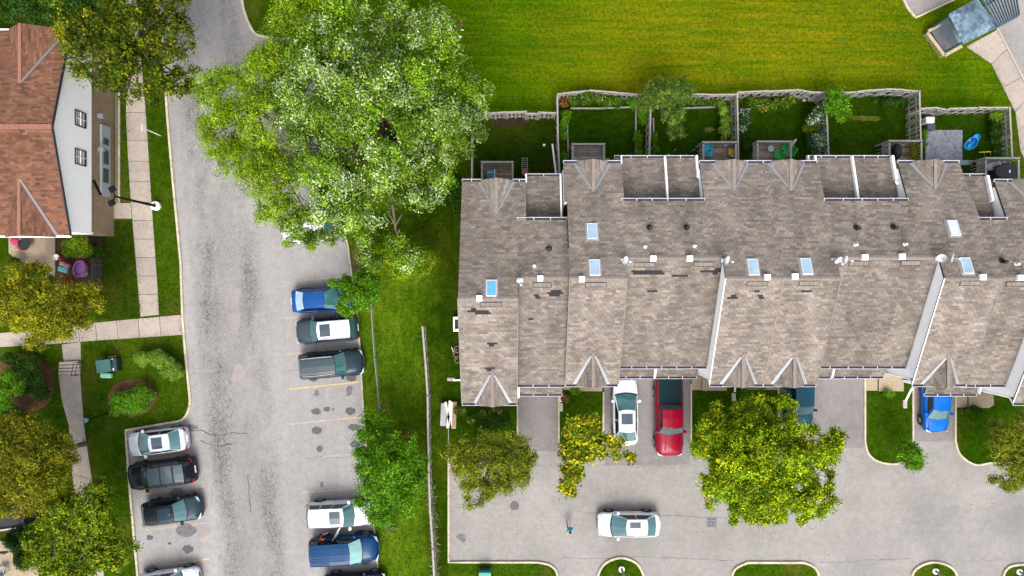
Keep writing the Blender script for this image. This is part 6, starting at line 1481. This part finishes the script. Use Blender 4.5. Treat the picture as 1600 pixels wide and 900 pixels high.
# ------------------------------------------------------------------ trees and shrubs
def leaf_mesh(name, pos, nrm, size, cols, mat=M_leaf, aspect=.55):
    n = len(pos); nrm = nrm/np.linalg.norm(nrm, axis=1, keepdims=True)
    r = RNG.normal(size=(n,3)); d = np.cross(nrm, r); d /= np.linalg.norm(d, axis=1, keepdims=True); s = np.cross(nrm, d)
    L = size[:,None]; W = size[:,None]*aspect
    a = pos-d*L*.5; b = pos+s*W*.5+d*L*.05-nrm*L*.06; c = pos+d*L*.5-nrm*L*.12; e = pos-s*W*.5+d*L*.05-nrm*L*.06
    v = np.stack([a,b,c,e], axis=1).reshape(-1,3)
    return fast_mesh(name, v, 4, cols, mat)
PALS = {
 'silver': ([(.12,.25,.006),(.19,.34,.010),(.045,.115,.003),(.38,.52,.16),(.54,.66,.38),(.27,.41,.03)], [3,2.3,2.6,1.5,1.6,1.7]),
 'silvergreen': ([(.18,.32,.003),(.28,.43,.004),(.09,.19,.002),(.36,.48,.04),(.46,.56,.20)], [3,3,1.8,1.3,.4]),
 'lime':  ([(.16,.30,.008),(.24,.39,.012),(.09,.18,.006),(.30,.42,.02)], [3,3,2,1]),
 'olive': ([(.16,.18,.005),(.25,.26,.010),(.09,.11,.003),(.35,.31,.015),(.19,.13,.012),(.20,.27,.012)], [3,2.6,2.0,1.3,.9,1.0]),
 'olivegreen': ([(.18,.23,.008),(.26,.30,.012),(.10,.14,.004),(.30,.28,.03),(.18,.13,.015),(.22,.32,.02)], [3,2.6,1.8,1.1,.5,1.6]),
 'oliveyellow': ([(.21,.23,.005),(.34,.34,.008),(.09,.11,.004),(.44,.38,.02),(.14,.17,.006)], [3,2.6,2,1.4,1.4]),
 'honey': ([(.085,.13,.003),(.14,.18,.005),(.045,.08,.003),(.28,.22,.008),(.06,.11,.004)], [3,2.4,2.4,.9,2]),
 'maple': ([(.25,.38,.004),(.40,.50,.006),(.12,.23,.004),(.70,.68,.008),(.18,.33,.005),(.05,.12,.003)], [3,2.2,2.2,1.3,2.6,1.3]),
 'sparse': ([(.32,.33,.008),(.55,.50,.01),(.11,.18,.008),(.66,.54,.01),(.34,.14,.03),(.16,.30,.01)], [3,1.8,2.4,.9,.4,3]),
 'fresh': ([(.085,.25,.005),(.14,.34,.008),(.05,.14,.004),(.21,.42,.015)], [3,2.4,1.8,1]),
 'dark':  ([(.03,.09,.005),(.05,.135,.008),(.014,.045,.003),(.06,.14,.01)], [3,2.4,2,1]),
 'conifer': ([(.014,.045,.005),(.022,.065,.008),(.009,.028,.004)], [3,2,2]),
 'mixed': ([(.17,.26,.005),(.26,.35,.008),(.07,.13,.005),(.40,.38,.012),(.10,.18,.006)], [3,2.4,1.8,.8,2]),
 'hedge': ([(.17,.31,.025),(.25,.41,.04),(.10,.20,.012),(.34,.50,.08)], [3,2.4,1.6,1]),
 'ash':   ([(.10,.19,.02),(.16,.26,.035),(.055,.11,.01),(.22,.32,.06)], [3,2.4,2,1]),
 'whiteflower': ([(.03,.10,.02),(.06,.16,.04),(.02,.06,.012),(.78,.82,.72),(.12,.22,.05)], [3,2.4,2,1.2,1]),
 'bed':   ([(.05,.14,.008),(.09,.20,.01),(.02,.07,.005),(.15,.28,.02),(.70,.34,.06),(.78,.52,.45)], [3,2.4,2,1.4,.25,.3]),
 'bedyellow': ([(.05,.14,.008),(.08,.19,.01),(.02,.07,.005),(.14,.27,.02),(.80,.66,.04),(.78,.25,.12)], [3,2.4,2,1.4,.6,.35]),
 'rust': ([(.30,.09,.03),(.40,.16,.05),(.10,.08,.02)], [3,2,2]),
}
def foliage(name, lobes, n, size, pal, parent=None, holes=(), puffs=14, pr=(.24,.42), spread=.85, flat=1.0, ragged=.16, lowcut=-.25, aspect=.55, tint=.18):
    """lobes: (X, Y, Zc, rx, ry, rz) in metres. Leaves sit on puffs scattered through each lobe."""
    cols_, wts = PALS[pal]; cols_ = np.array(cols_); wts = np.array(wts)/sum(wts)
    tot = sum(l[3]*l[4] for l in lobes); P_, N_, C_, Sz = [], [], [], []; centres = []
    for (X, Y, Z, rx, ry, rz) in lobes:
        share = rx*ry/tot; k = max(5, int(puffs*share*len(lobes)**.5 if len(lobes) > 1 else puffs))
        u = RNG.normal(size=(k,3)); u /= np.linalg.norm(u, axis=1, keepdims=True); u[:,2] = np.where(u[:,2] < lowcut, -u[:,2], u[:,2])
        rad = RNG.uniform(.35, 1, size=(k,1))**.6*spread
        c = u*rad*np.array([rx,ry,rz])
        c = c*(1-.0)+0; prr = RNG.uniform(*pr, size=k)*min(rx,ry)
        # keep puffs inside
        m_ = n*share/k
        for i in range(k):
            q = int(m_*RNG.uniform(.6,1.4)); r = prr[i]
            cl = 9; nq = max(2, q//cl); q = nq*cl
            w = np.repeat(RNG.normal(size=(nq,3)), cl, axis=0); w /= np.linalg.norm(w, axis=1, keepdims=True); w[:,2] = np.where((w[:,2] < -.3) & np.repeat(RNG.random(nq) < .75, cl), -w[:,2], w[:,2])
            rr = r*(1+np.repeat(RNG.normal(size=(nq,1)), cl, axis=0)*ragged)*np.where(np.repeat(RNG.random((nq,1)), cl, axis=0) < .2, RNG.uniform(.3,1,(q,1)), 1)
            stx = 1+.5*RNG.random(); ax = RNG.random()*6.28
            pos = w*rr*np.array([1,1,.75*flat])+RNG.normal(size=(q,3))*size*np.array([1.0,1.0,.45])*.8
            P_.append(pos+c[i]+np.array([X,Y,Z])); nn = w*1.25+RNG.normal(size=(q,3))*.5+np.array([0,0,.15]); N_.append(nn)
            tn = 1+RNG.uniform(-tint,tint)*1.2; q = max(q, 4); wl = wts*RNG.uniform(.4,1.6,len(wts)); wl[3:5] *= 2.6*RNG.random()**1.7; wl /= wl.sum()
            ci = RNG.choice(len(cols_), size=q, p=wl); ct = np.repeat(RNG.uniform(.66,1.34,(nq,1)), cl, axis=0); c0_ = RNG.choice(len(cols_), size=nq, p=wl); ci = np.where(RNG.random(q) < .6, np.repeat(c0_, cl), ci)
            C_.append(cols_[ci]*tn*ct*RNG.uniform(.8,1.2,(q,1)))
            Sz.append(RNG.uniform(.7,1.3,q)*size)
            centres.append(c[i]+np.array([X,Y,Z]))
    P_ = np.concatenate(P_); N_ = np.concatenate(N_); C_ = np.clip(np.concatenate(C_),0,.9); Sz = np.concatenate(Sz)
    ok = P_[:,2] > .03
    for hx, hy, hr in holes:      # openings between the limbs
        dd = np.hypot(P_[:,0]-hx, P_[:,1]-hy)*(1+.35*np.sin(P_[:,0]*5+P_[:,1]*3)); ok &= ~((dd < hr) & (RNG.random(len(P_)) < .95))
    P_, N_, C_, Sz = P_[ok], N_[ok], C_[ok], Sz[ok]
    if parent is not None: P_ = P_-np.array(parent_loc(parent))
    me = leaf_mesh(name, P_, N_, Sz, C_, M_leaf, aspect); o = bpy.data.objects.new(name, me); col.objects.link(o)
    if parent is not None: o.parent = parent
    return o, centres
def lobe(cx, cy, rx, ry, z, rz):
    p = P(cx, cy, z); k = (H-z)/F; return (p.x, p.y, z, rx*k, ry*k, rz)
NLEAF = 1.0
def tree(label, lobes_px, n, size, pal, cat='tree', name='tree', trunk=None, tr=.16, puffs=22, bark=None, limbs=10, group=None, limb_r=.5, **kw):
    L = [lobe(*l) for l in lobes_px]
    if trunk: b = P(*trunk)
    else: b = Vector((L[0][0], L[0][1], 0))
    root = empty(name, b, label=label, cat=cat, group=group)
    o, cs = foliage('crown', L, int(n*NLEAF), size, pal, root, puffs=puffs, **kw)
    zt = L[0][2]-L[0][5]*.55; top = Vector((L[0][0], L[0][1], max(.4, zt))); top = b.lerp(top, .98)+Vector((0,0,0)); top.z = max(.4, zt)
    m = MB(); N = 5; prev = Vector(b); 
    for i in range(1, N+1):
        q = Vector(b).lerp(top, i/N)+Vector((random.uniform(-.06,.06), random.uniform(-.06,.06), 0))*min(1,zt/3)
        m.tube(prev, q, tr*(1-.45*(i-1)/N), tr*(1-.45*i/N), 8); prev = q
    m.build('trunk', bark or M_bark, root)
    m = MB(); random.shuffle(cs)
    for c in cs[:limbs]:
        c = Vector(c); s0 = Vector(b).lerp(prev, random.uniform(.7,1)); mid = s0.lerp(c, .5)+Vector((0,0,random.uniform(-.1,.35)*min(1,L[0][5]/2)))
        m.tube(s0, mid, tr*limb_r, tr*limb_r*.6, 6); m.tube(mid, c, tr*limb_r*.6, tr*limb_r*.2, 5)
        for _ in range(3):
            e = mid.lerp(c, random.uniform(.3,1)); f = e+Vector((random.uniform(-1,1),random.uniform(-1,1),random.uniform(0,.7)))*min(L[0][3],L[0][4])*.28
            m.tube(e, f, tr*limb_r*.28, tr*.06, 4)
    m.build('limbs', bark or M_bark, root)
    return root
tree('huge tree with silvery flickering leaves between the road and the back yards',
     [(590,190,100,100,9.5,3.6),(530,70,85,80,9.0,3.0),(665,90,72,80,9.0,3.0),(515,250,75,95,8.5,2.8),(700,190,80,62,8.5,2.4),(560,320,85,70,8,2.4),(650,270,78,70,8,2.4),(495,350,62,36,6.0,1.4),(480,150,62,80,8.8,2.8),(600,395,62,40,5,1.5),(600,10,90,55,8.5,2.4),(540,140,82,82,11.0,2.8),(630,150,75,75,10.6,2.8),(735,165,42,46,8,2.0),(700,240,40,36,7.6,1.8)],
     230000, .17, 'silver', trunk=(618,270), tr=.45, puffs=95, holes=[(*P(x,y,8.5)[:2],r) for x,y,r in ((533,129,.5),(508,231,.6),(453,239,.35),(563,254,.62),(621,223,.55),(655,250,.4),(600,330,.45),(520,300,.35))], limbs=22, pr=(.15,.27), aspect=.42, ragged=.24, tint=.38)
tree('bright green tree with fine leaves overhanging the road, left of the huge silvery tree',
     [(365,150,54,52,7,2.2),(350,210,38,50,6.5,1.8),(425,275,60,55,6.8,2.0),(430,115,52,52,7.5,2.2),(385,245,48,40,6.2,1.8),(425,190,48,58,7.8,2.0),(445,330,46,34,6,1.6),(480,375,44,22,5,1.2)], 76000, .145, 'silvergreen', trunk=(470,215), tr=.22, puffs=56, aspect=.4, limbs=16, pr=(.22,.38), ragged=.3, tint=.26)
tree('light green tree at the top edge behind the grass corner kerb', [(466,55,50,60,6.5,2.0),(476,0,50,45,6.5,2.0),(458,108,50,42,7,2.0)], 36000, .145, 'silvergreen', trunk=(470,60), tr=.2, puffs=40, aspect=.4, pr=(.22,.38), ragged=.3, tint=.26)
tree('large dark olive tree over the path at the top left', [(195,60,66,66,7.5,2.2),(150,85,52,52,7,2),(215,130,66,46,7.5,2),(272,60,42,64,6.5,1.6),(285,135,34,40,6,1.4),(150,30,70,45,6.5,2),(265,5,48,40,6.5,1.6)], 24000, .16, 'honey', trunk=(235,90), tr=.26, puffs=90, pr=(.13,.24), aspect=.8, limbs=50, ragged=.45, tint=.3)
tree('dark green tree along the top of the brown roof', [(40,8,66,28,6.5,1.6),(120,12,66,35,6.5,1.6)], 26000, .14, 'dark', tr=.2, puffs=30)
tree('yellow leaved small tree against the brown roof corner', [(118,58,24,28,6.6,1.2)], 6000, .13, 'oliveyellow', tr=.12, puffs=16, ragged=.35)
tree('wide yellow olive tree beside the pink toy pool', [(75,480,76,58,5,1.8),(30,470,44,48,4.8,1.5),(132,478,34,42,4.6,1.3),(60,520,60,26,4.4,1.2),(50,435,48,30,4.8,1.3)], 62000, .125, 'oliveyellow', tr=.18, puffs=64, pr=(.16,.30), ragged=.35, tint=.25)
tree('round olive brown tree at the left edge below the shrubs', [(55,722,66,66,5.2,2.0),(10,700,54,58,5,1.7),(78,768,50,40,4.8,1.5),(40,672,54,34,4.8,1.4),(98,705,34,42,4.6,1.3),(20,770,54,42,4.6,1.5)], 70000, .125, 'olive', tr=.2, puffs=70, pr=(.16,.30), ragged=.35, tint=.25)
tree('airy green yellow tree with bare limbs showing at the lower left', [(130,810,58,52,5.4,1.8),(85,850,48,50,5,1.6),(172,850,42,42,5,1.6),(130,885,62,36,4.8,1.5),(150,775,36,30,4.8,1.2),(190,860,28,36,4.6,1.1)], 34000, .15, 'mixed', trunk=(142,835), tr=.18, puffs=80, limbs=56, bark=M_pale_bark, pr=(.13,.24), ragged=.45, aspect=.7, tint=.25)
tree('small dark conifer between the shed and the airy tree', [(38,842,24,24,3.2,1.6),(42,868,22,18,2.6,1.1)], 16000, .09, 'conifer', cat='conifer', name='conifer_tree', tr=.1, puffs=24)
tree('small fresh green tree over the bonnet of the blue sedan', [(566,455,30,32,3.2,1.2),(545,475,24,22,2.8,.9),(575,435,22,22,3,.9),(535,440,20,16,2.6,.6)], 16000, .13, 'fresh', tr=.09, puffs=34, limbs=18, ragged=.4, pr=(.16,.3))
tree('round fresh green tree on the verge beside the empty bays', [(602,730,52,54,4,1.6),(575,700,34,40,3.6,1.3),(630,770,38,40,3.6,1.3),(590,785,40,38,3.4,1.2),(635,710,34,36,3.4,1.2),(590,662,30,26,2.8,.9),(642,740,26,32,2.8,.9)], 52000, .13, 'fresh', tr=.16, puffs=60, pr=(.17,.32), ragged=.32)
tree('soft yellow green bush below the huge silvery tree', [(620,405,56,32,2.6,1.1),(590,395,34,28,2.4,.9),(655,410,24,24,2,.7)], 30000, .11, 'silvergreen', cat='bush', name='bush', tr=.08, puffs=36, ragged=.35)
tree('olive tree at the left end of the parking court', [(765,730,60,54,4.8,1.7),(722,708,36,38,4.4,1.3),(808,715,36,36,4.4,1.3),(742,768,36,30,4.2,1.1),(780,690,50,26,4.4,1.1),(803,745,34,28,4.2,1.1)], 44000, .12, 'olivegreen', tr=.15, puffs=70, limbs=30, bark=M_pale_bark, pr=(.14,.27), ragged=.42, tint=.25)
tree('sparse yellow tree with bare white branches left of the white sedan', [(893,720,24,44,3.6,1.0),(908,672,30,24,3.8,.9),(945,695,34,22,3.8,.9),(975,716,20,9,3.4,.4),(890,758,20,22,3.2,.8),(920,655,14,14,3.4,.5),(915,705,28,20,3.4,.8)], 8500, .17, 'sparse', trunk=(922,690), tr=.1, puffs=44, limbs=44, bark=M_pale_bark, pr=(.16,.3), ragged=.5, aspect=.85, limb_r=.4)
tree('big round yellow green maple in front of the terrace', [(1195,712,84,76,6,2.4),(1118,690,48,50,5,1.6),(1272,690,48,50,5.2,1.6),(1200,645,74,34,5,1.4),(1185,778,78,42,5,1.6),(1260,770,54,40,5,1.5),(1112,735,36,40,4.6,1.3),(1142,655,44,32,4.8,1.2),(1292,715,26,38,4.6,1.1),(1205,750,84,58,5.4,1.8),(1150,720,60,60,5.4,1.8),(1128,765,42,42,4.8,1.3),(1165,800,50,22,4.6,1.0),(1240,800,50,20,4.6,1.0)], 150000, .135, 'maple', tr=.24, puffs=110, holes=[(*P(x,y,6.5)[:2],r) for x,y,r in ((1250,770,.4),(1165,700,.3),(1240,690,.25),(1130,800,.3),(1215,640,.3),(1098,760,.4))], pr=(.11,.21), aspect=.75, lowcut=0, ragged=.4, tint=.3)
tree('small dark green tree at the kerb of its lawn', [(1420,713,22,22,2.6,.9),(1410,705,15,15,2.3,.6),(1430,720,15,13,2.3,.6)], 9500, .12, 'fresh', trunk=(1414,705), tr=.06, puffs=24, ragged=.3)
tree('olive tree cut by the right edge', [(1590,705,50,50,4.8,1.6),(1557,690,30,36,4.4,1.1),(1582,750,36,26,4.2,1.0),(1600,662,38,28,4.2,1.1),(1630,720,42,52,4.6,1.4)], 40000, .12, 'olivegreen', trunk=(1575,695), tr=.12, puffs=64, limbs=24, pr=(.14,.27), ragged=.42, tint=.25)
tree('ash green tree growing over the middle yard fence', [(1040,150,36,28,3.6,1.2),(1015,150,28,26,3.4,.9),(1050,185,20,22,3,.8),(1065,140,20,22,3.2,.7),(1055,205,14,14,2.4,.5)], 20000, .12, 'ash', trunk=(1032,180), tr=.12, puffs=44, limbs=26, bark=M_bark, ragged=.42, pr=(.15,.28))
tree('bright green yard sapling right of the thin dividing fence', [(1308,165,20,18,2.2,.7),(1315,180,16,10,2,.4),(1303,150,12,14,2.2,.5)], 6000, .13, 'fresh', tr=.05, puffs=22, limbs=14, ragged=.45)
for x, y in ((971,889), (1461,892), (1592,893)):
    b = P(x, y)
    root = empty('young_tree', b, label={971:'young tree trunk in the round grass island', 1461:'young tree trunk in the smaller island near the right', 1592:'young tree trunk in the island at the right edge'}[x], cat='young tree', group='young trees in the grass islands')
    m = MB(); m.tube((b.x,b.y,0),(b.x+.03,b.y,2.2),.10,.08,9); m.tube((b.x+.03,b.y,2.2),(b.x,b.y-.02,5.4),.08,.03,8); m.build('trunk', M_pale_bark, root)
    m = MB(); m.lathe((b.x,b.y,.05), [(.22,0),(.22,.05),(.12,.08)], 12); m.build('trunk_guard', M_vent, root)
    foliage('crown', [(b.x,b.y-.3,5.8,1.0,1.0,.9)], 1800, .18, 'mixed', root, puffs=10)
# shrubs
def shrub(label, lobes_px, n, size, pal, cat='shrub', name='shrub', **kw):
    L = [lobe(*l) for l in lobes_px]; root = empty(name, (L[0][0], L[0][1], 0), label=label, cat=cat)
    foliage('foliage', L, int(n*2.2), size*.75, pal, root, **{**dict(puffs=14, pr=(.3,.5), spread=.75), **kw})
    m = MB()
    for i in range(5): a = i*1.26; m.tube((L[0][0],L[0][1],0), (L[0][0]+.4*L[0][3]*math.cos(a), L[0][1]+.4*L[0][4]*math.sin(a), L[0][2]), .03, .015, 5)
    m.build('stem', M_bark, root); return root
shrub('clipped two part hedge shrub near the road kerb', [(228,560,24,15,.75,.45),(252,562,20,16,.75,.45),(265,572,22,18,.75,.45),(272,582,15,13,.7,.4)], 14000, .11, 'hedge', cat='hedge', pr=(.35,.5), spread=.65, puffs=24, ragged=.08)
oo = blot(empty('mulch_bed', P(205,623), kind='structure', label='oval reddish mulch bed in the lawn'), 'mulch', 207, 621, 39, 30, M_mulch, z=.02, jag=.06, n=16)
shrub('leafy shrub growing in the oval mulch bed', [(205,627,34,23,.7,.5),(188,636,22,16,.6,.4),(224,620,20,20,.6,.4)], 9500, .14, 'fresh', spread=.8)
blot(empty('mulch_bed', P(60,590), kind='structure', label='dark mulch bed under the shrubs at the left edge'), 'mulch', 35, 600, 52, 48, M_mulch, z=.02, jag=.06, n=16)
shrub('dark green spreading shrub at the left edge', [(50,590,32,32,1.0,.7),(30,565,30,18,.9,.6),(60,610,20,20,.9,.5)], 9000, .14, 'dark')
shrub('brighter green shrub touching the left edge', [(15,600,28,24,1.6,.9),(8,625,18,16,1.2,.6)], 5200, .15, 'fresh')
shrub('dark shrub between the two left edge trees', [(20,650,30,18,1.0,.6)], 3000, .14, 'dark')
shrub('bright lime bush below the brown roof corner', [(124,382,22,17,1.9,.8),(115,393,14,10,1.6,.6)], 3600, .17, 'lime', cat='bush', name='bush')
shrub('dark hedge plants at the corner of the brown roofed house', [(152,395,10,20,.6,.4),(160,360,8,10,.5,.3)], 1600, .12, 'dark')
shrub('dark green plants below the patio of the brown roofed house', [(20,415,26,12,.8,.4),(55,420,22,10,.7,.4)], 2600, .14, 'dark')
shrub('yellow orange flowering bush beside the slatted garden fence', [(112,440,14,12,1.0,.5)], 900, .16, 'rust')
shrub('flower bed spilling over the top fence of the second yard', [(905,156,14,12,.8,.5),(925,153,16,12,1.2,.6),(945,158,16,12,1.1,.6),(962,160,12,12,.8,.4)], 4800, .16, 'bed', cat='flower bed', name='flower_bed')
shrub('orange flowering plants at the corner of the second yard', [(881,160,6,8,.6,.4)], 500, .14, 'rust')
shrub('leafy strip along the left fence of the second yard', [(886,185,8,16,.6,.4),(880,205,6,18,.5,.3),(882,245,6,14,.5,.3)], 2200, .15, 'fresh')
shrub('plants left of the middle dividing fence', [(996,215,6,14,.5,.3),(998,232,6,10,.5,.3),(1003,180,10,14,.7,.4),(990,160,12,10,.7,.4)], 2400, .15, 'fresh')
shrub('narrow green row right of the middle dividing fence', [(1023,215,5,12,.5,.3),(1024,235,5,8,.5,.3)], 1000, .14, 'fresh')
shrub('low green plants along the top fence of the middle yard', [(1085,158,22,8,.5,.3),(1110,160,14,8,.5,.3)], 1600, .14, 'bed')
shrub('pale green hedge strip beside the toy deck yard fence', [(1131,170,10,16,.7,.45),(1132,192,10,14,.7,.45),(1131,210,10,12,.7,.45)], 4400, .13, 'hedge', cat='hedge')
shrub('yellow and red flowers along the top fence of the third yard', [(1175,160,12,9,.6,.4),(1192,162,14,12,.7,.4),(1215,165,14,10,.7,.4),(1230,160,12,10,.7,.4)], 3600, .15, 'bedyellow', cat='flower bed', name='flower_bed')
shrub('white flowering bush right of the tall dividing fence', [(1163,183,9,16,.7,.45),(1160,200,7,8,.6,.4)], 1500, .15, 'whiteflower', cat='flowering bush')
shrub('low plants at the left of the green chair deck', [(1168,225,10,18,.5,.3)], 1200, .14, 'dark')
shrub('upper white flowering shrub by the thin dividing fence', [(1274,183,17,15,1.2,.7)], 2600, .15, 'whiteflower', cat='flowering bush')
shrub('lower dusty white flowering shrub by the thin dividing fence', [(1275,222,18,17,1.1,.7)], 2800, .14, 'whiteflower', cat='flowering bush')
shrub('olive green low shrub between the two white flowering shrubs', [(1266,203,12,8,.7,.4)], 1100, .14, 'mixed')
shrub('climbing plants along the top fence of the open yard', [(1385,160,30,7,.4,.3),(1410,160,10,8,.4,.3)], 1300, .13, 'dark')
shrub('yellow leaved potted plant at the right rail of its deck', [(1430,230,6,9,1.3,.35),(1427,243,7,6,1.2,.3)], 700, .14, 'oliveyellow')
shrub('yellow green bush in the corner of the toy pool yard', [(1557,180,11,8,.8,.5)], 900, .16, 'lime')
shrub('dark plants along the right fence of the toy pool yard', [(1555,205,9,22,.6,.4),(1560,235,8,10,.5,.3)], 2000, .14, 'dark')
shrub('small plants left of the grey patio', [(1443,215,4,18,.4,.25)], 600, .13, 'fresh')
shrub('front garden plants beside the timber pile lawn', [(755,648,10,7,.5,.3),(775,645,14,8,.5,.35),(740,655,12,8,.4,.3),(720,640,12,8,.4,.3)], 2600, .14, 'bedyellow')
shrub('dark plants along the front of the end house', [(765,660,38,16,.5,.35)], 3200, .14, 'dark')
shrub('small lime plant at the second gable', [(898,610,7,6,.6,.4)], 500, .15, 'lime')
shrub('small red leaved plant at the downspout of the first driveway', [(882,622,5,6,.5,.3)], 350, .14, 'rust')
shrub('low green plants below the twin gables', [(1165,615,12,8,.5,.35),(1185,612,14,8,.5,.35)], 1400, .14, 'fresh')
shrub('small bright plant below the porch slab near the small dark tree', [(1388,615,9,5,.35,.25)], 500, .14, 'fresh')
shrub('yellow green bush right of the bright blue car', [(1527,606,9,7,1.2,.5)], 800, .15, 'lime')
shrub('low plants along the porch of the right lawn', [(1520,640,28,5,.35,.25)], 1100, .13, 'dark')
shrub('rusty dry weeds beside the wooden fence and the round green tree', [(634,680,5,9,.4,.3)], 400, .14, 'rust')
shrub('wild dark growth under the left side of the side fence', [(700,300,30,40,.25,.2)], 1600, .13, 'dark', cat='weeds')
# pale dry grass tufts along the wooden fence
def tufts(label, pts, n, size, cols, h=.25):
    A = np.array([[p.x,p.y] for p in PS(pts)]); 
    seg = RNG.integers(0, len(A)-1, n); t = RNG.random((n,1)); p = A[seg]*(1-t)+A[seg+1]*t+RNG.normal(size=(n,2))*.12
    pos = np.column_stack([p, RNG.uniform(.05,h,n)]); nn = RNG.normal(size=(n,3))*.5+np.array([0,0,.5]); cl = np.array(cols)[RNG.integers(0,len(cols),n)]
    me = leaf_mesh('tall_grass', pos, nn, RNG.uniform(.6,1.4,n)*size, cl, M_leaf, .12); o = bpy.data.objects.new('tall_grass', me); col.objects.link(o); o['kind'] = 'stuff'; o['label'] = label
tufts('tall dry grass along the right side of the wooden fence', [(672,745),(676,800),(679,850),(682,900)], 900, .5, [(.3,.3,.14),(.15,.22,.05),(.4,.38,.2)], .5)
tufts('long pale grass at the end of the car park verge', [(585,800),(600,815),(615,825)], 500, .5, [(.25,.32,.1),(.12,.22,.04)], .4)

KG = [(.05,.11,.003),(.08,.15,.004),(.03,.07,.002),(.14,.15,.02)]
for lb, pts, n in (('grass creeping over the left road kerb', [(252,50),(260,180),(269,285),(281,410),(284,500),(289,560),(294,625)], 700), ('grass creeping over the kerb round the parking inset', [(285,652),(245,661),(197,669)], 160), ('grass along the kerb of the right bays', [(548,400),(563,500),(571,640),(583,780),(595,900)], 500),
                   ('grass creeping over the court kerb', [(703,880),(840,880),(858,885),(869,896)], 200), ('grass along the long path', [(197,176),(199,220),(205,316),(217,460),(220,494)], 260), ('grass along the east edge of the long path', [(229,176),(232,220),(239,316),(249,460),(250,490)], 260),
                   ('grass along the cross path', [(149,503),(283,491)], 120), ('grass along the lower edge of the cross path', [(152,533),(284,524)], 130), ('grass at the foot of the wooden fence', [(657,511),(661,560),(665,620),(666,690),(668,760),(672,830),(676,900)], 700), ('grass along the upper right path', [(1509,73),(1549,100),(1567,137),(1586,175),(1592,230)], 260)):
    tufts(lb, pts, n, .16, KG, .08)
# fallen leaves
def litter(label, spots, cols):
    pos = []; 
    for x, y, r, n in spots:
        c = P(x, y); a = RNG.normal(size=(n,2))*r/21.3; pos.append(np.column_stack([a[:,0]+c.x, a[:,1]+c.y, np.full(n, .03)]))
    pos = np.concatenate(pos); n = len(pos); nn = RNG.normal(size=(n,3))*.3+np.array([0,0,1]); cl = np.array(cols)[RNG.integers(0,len(cols),n)]
    me = leaf_mesh('fallen_leaves', pos, nn, RNG.uniform(.05,.11,n), cl, M_leaf, .7); o = bpy.data.objects.new('fallen_leaves', me); col.objects.link(o); o['kind'] = 'stuff'; o['label'] = label
litter('small fallen leaves scattered on the asphalt and lawns', [(1200,740,70,300),(920,720,45,170),(765,760,45,150),(280,120,40,120),(150,800,60,160),(450,250,60,150),(600,760,40,120),(1000,730,120,160),(1550,740,40,90),(250,600,60,60),(340,500,90,80)], [(.35,.28,.03),(.22,.14,.04),(.45,.38,.05),(.12,.14,.03)])
# short grass blades over the lawns, one mass
def inside(pts, x, y):
    c = np.zeros(len(x), bool); n = len(pts)
    for i in range(n):
        x0, y0 = pts[i]; x1, y1 = pts[(i+1) % n]
        c ^= ((y0 > y) != (y1 > y)) & (x < (x1-x0)*(y-y0)/((y1-y0) or 1e-9)+x0)
    return c
def blades(label, polys, excl, dens, size, cols, z=.0):
    out = []
    for pl in polys:
        W = [(p.x,p.y) for p in PS(pl)]; xs = [max(-40,min(40,w[0])) for w in W]; ys = [max(-24,min(24,w[1])) for w in W]
        n = int((max(xs)-min(xs))*(max(ys)-min(ys))*dens)
        x = RNG.uniform(min(xs),max(xs),n); y = RNG.uniform(min(ys),max(ys),n); k = inside(W,x,y)
        for e in excl: k &= ~inside([(p.x,p.y) for p in PS(e)],x,y)
        out.append(np.column_stack([x[k],y[k],np.full(k.sum(),z)+RNG.uniform(.01,.05,k.sum())]))
    pos = np.concatenate(out); n = len(pos); nn = RNG.normal(size=(n,3))*.6+np.array([0,0,.8]); cl = np.array(cols)[RNG.integers(0,len(cols),n)]*RNG.uniform(.8,1.2,(n,1))
    me = leaf_mesh('grass', pos, nn, RNG.uniform(.6,1.4,n)*size, cl, M_leaf, .35); o = bpy.data.objects.new('grass', me); col.objects.link(o); o['kind'] = 'stuff'; o['label'] = label
EXA = [YARD1, YARDS, COURT, ROAD, SIDE, LOT2]
blades('short grass blades over the north field', [[(600,-60),(1700,-60),(1700,170),(1437,168),(1436,142),(872,147),(868,177),(742,177),(640,230)]], [SIDE,LOT2,[(1509,73),(1557,47),(1640,205),(1640,330),(1594,235),(1549,100)]], 42, .14, [(.06,.13,.002),(.09,.165,.003),(.14,.20,.004),(.035,.085,.002),(.20,.19,.006)])
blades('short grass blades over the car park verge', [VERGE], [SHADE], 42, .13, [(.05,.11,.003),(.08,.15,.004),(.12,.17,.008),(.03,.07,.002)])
blades('short grass blades over the dark lawns', [YARDS, YARD1]+LAWNS[:5], [], 34, .12, [(.018,.045,.002),(.03,.065,.003),(.05,.09,.004)], .01)
blades('short grass blades over the lawns left of the road', [[(130,535),(285,523),(292,600),(290,650),(245,662),(197,670),(205,780),(216,900),(165,900),(135,690),(128,590)], [(160,345),(206,345),(217,495),(150,500)], [(233,60),(256,60),(283,490),(250,492),(240,330)], [(0,545),(90,540),(95,660),(40,660),(0,640)]], [], 38, .12, [(.03,.07,.002),(.05,.10,.003),(.075,.13,.005),(.018,.045,.002)])
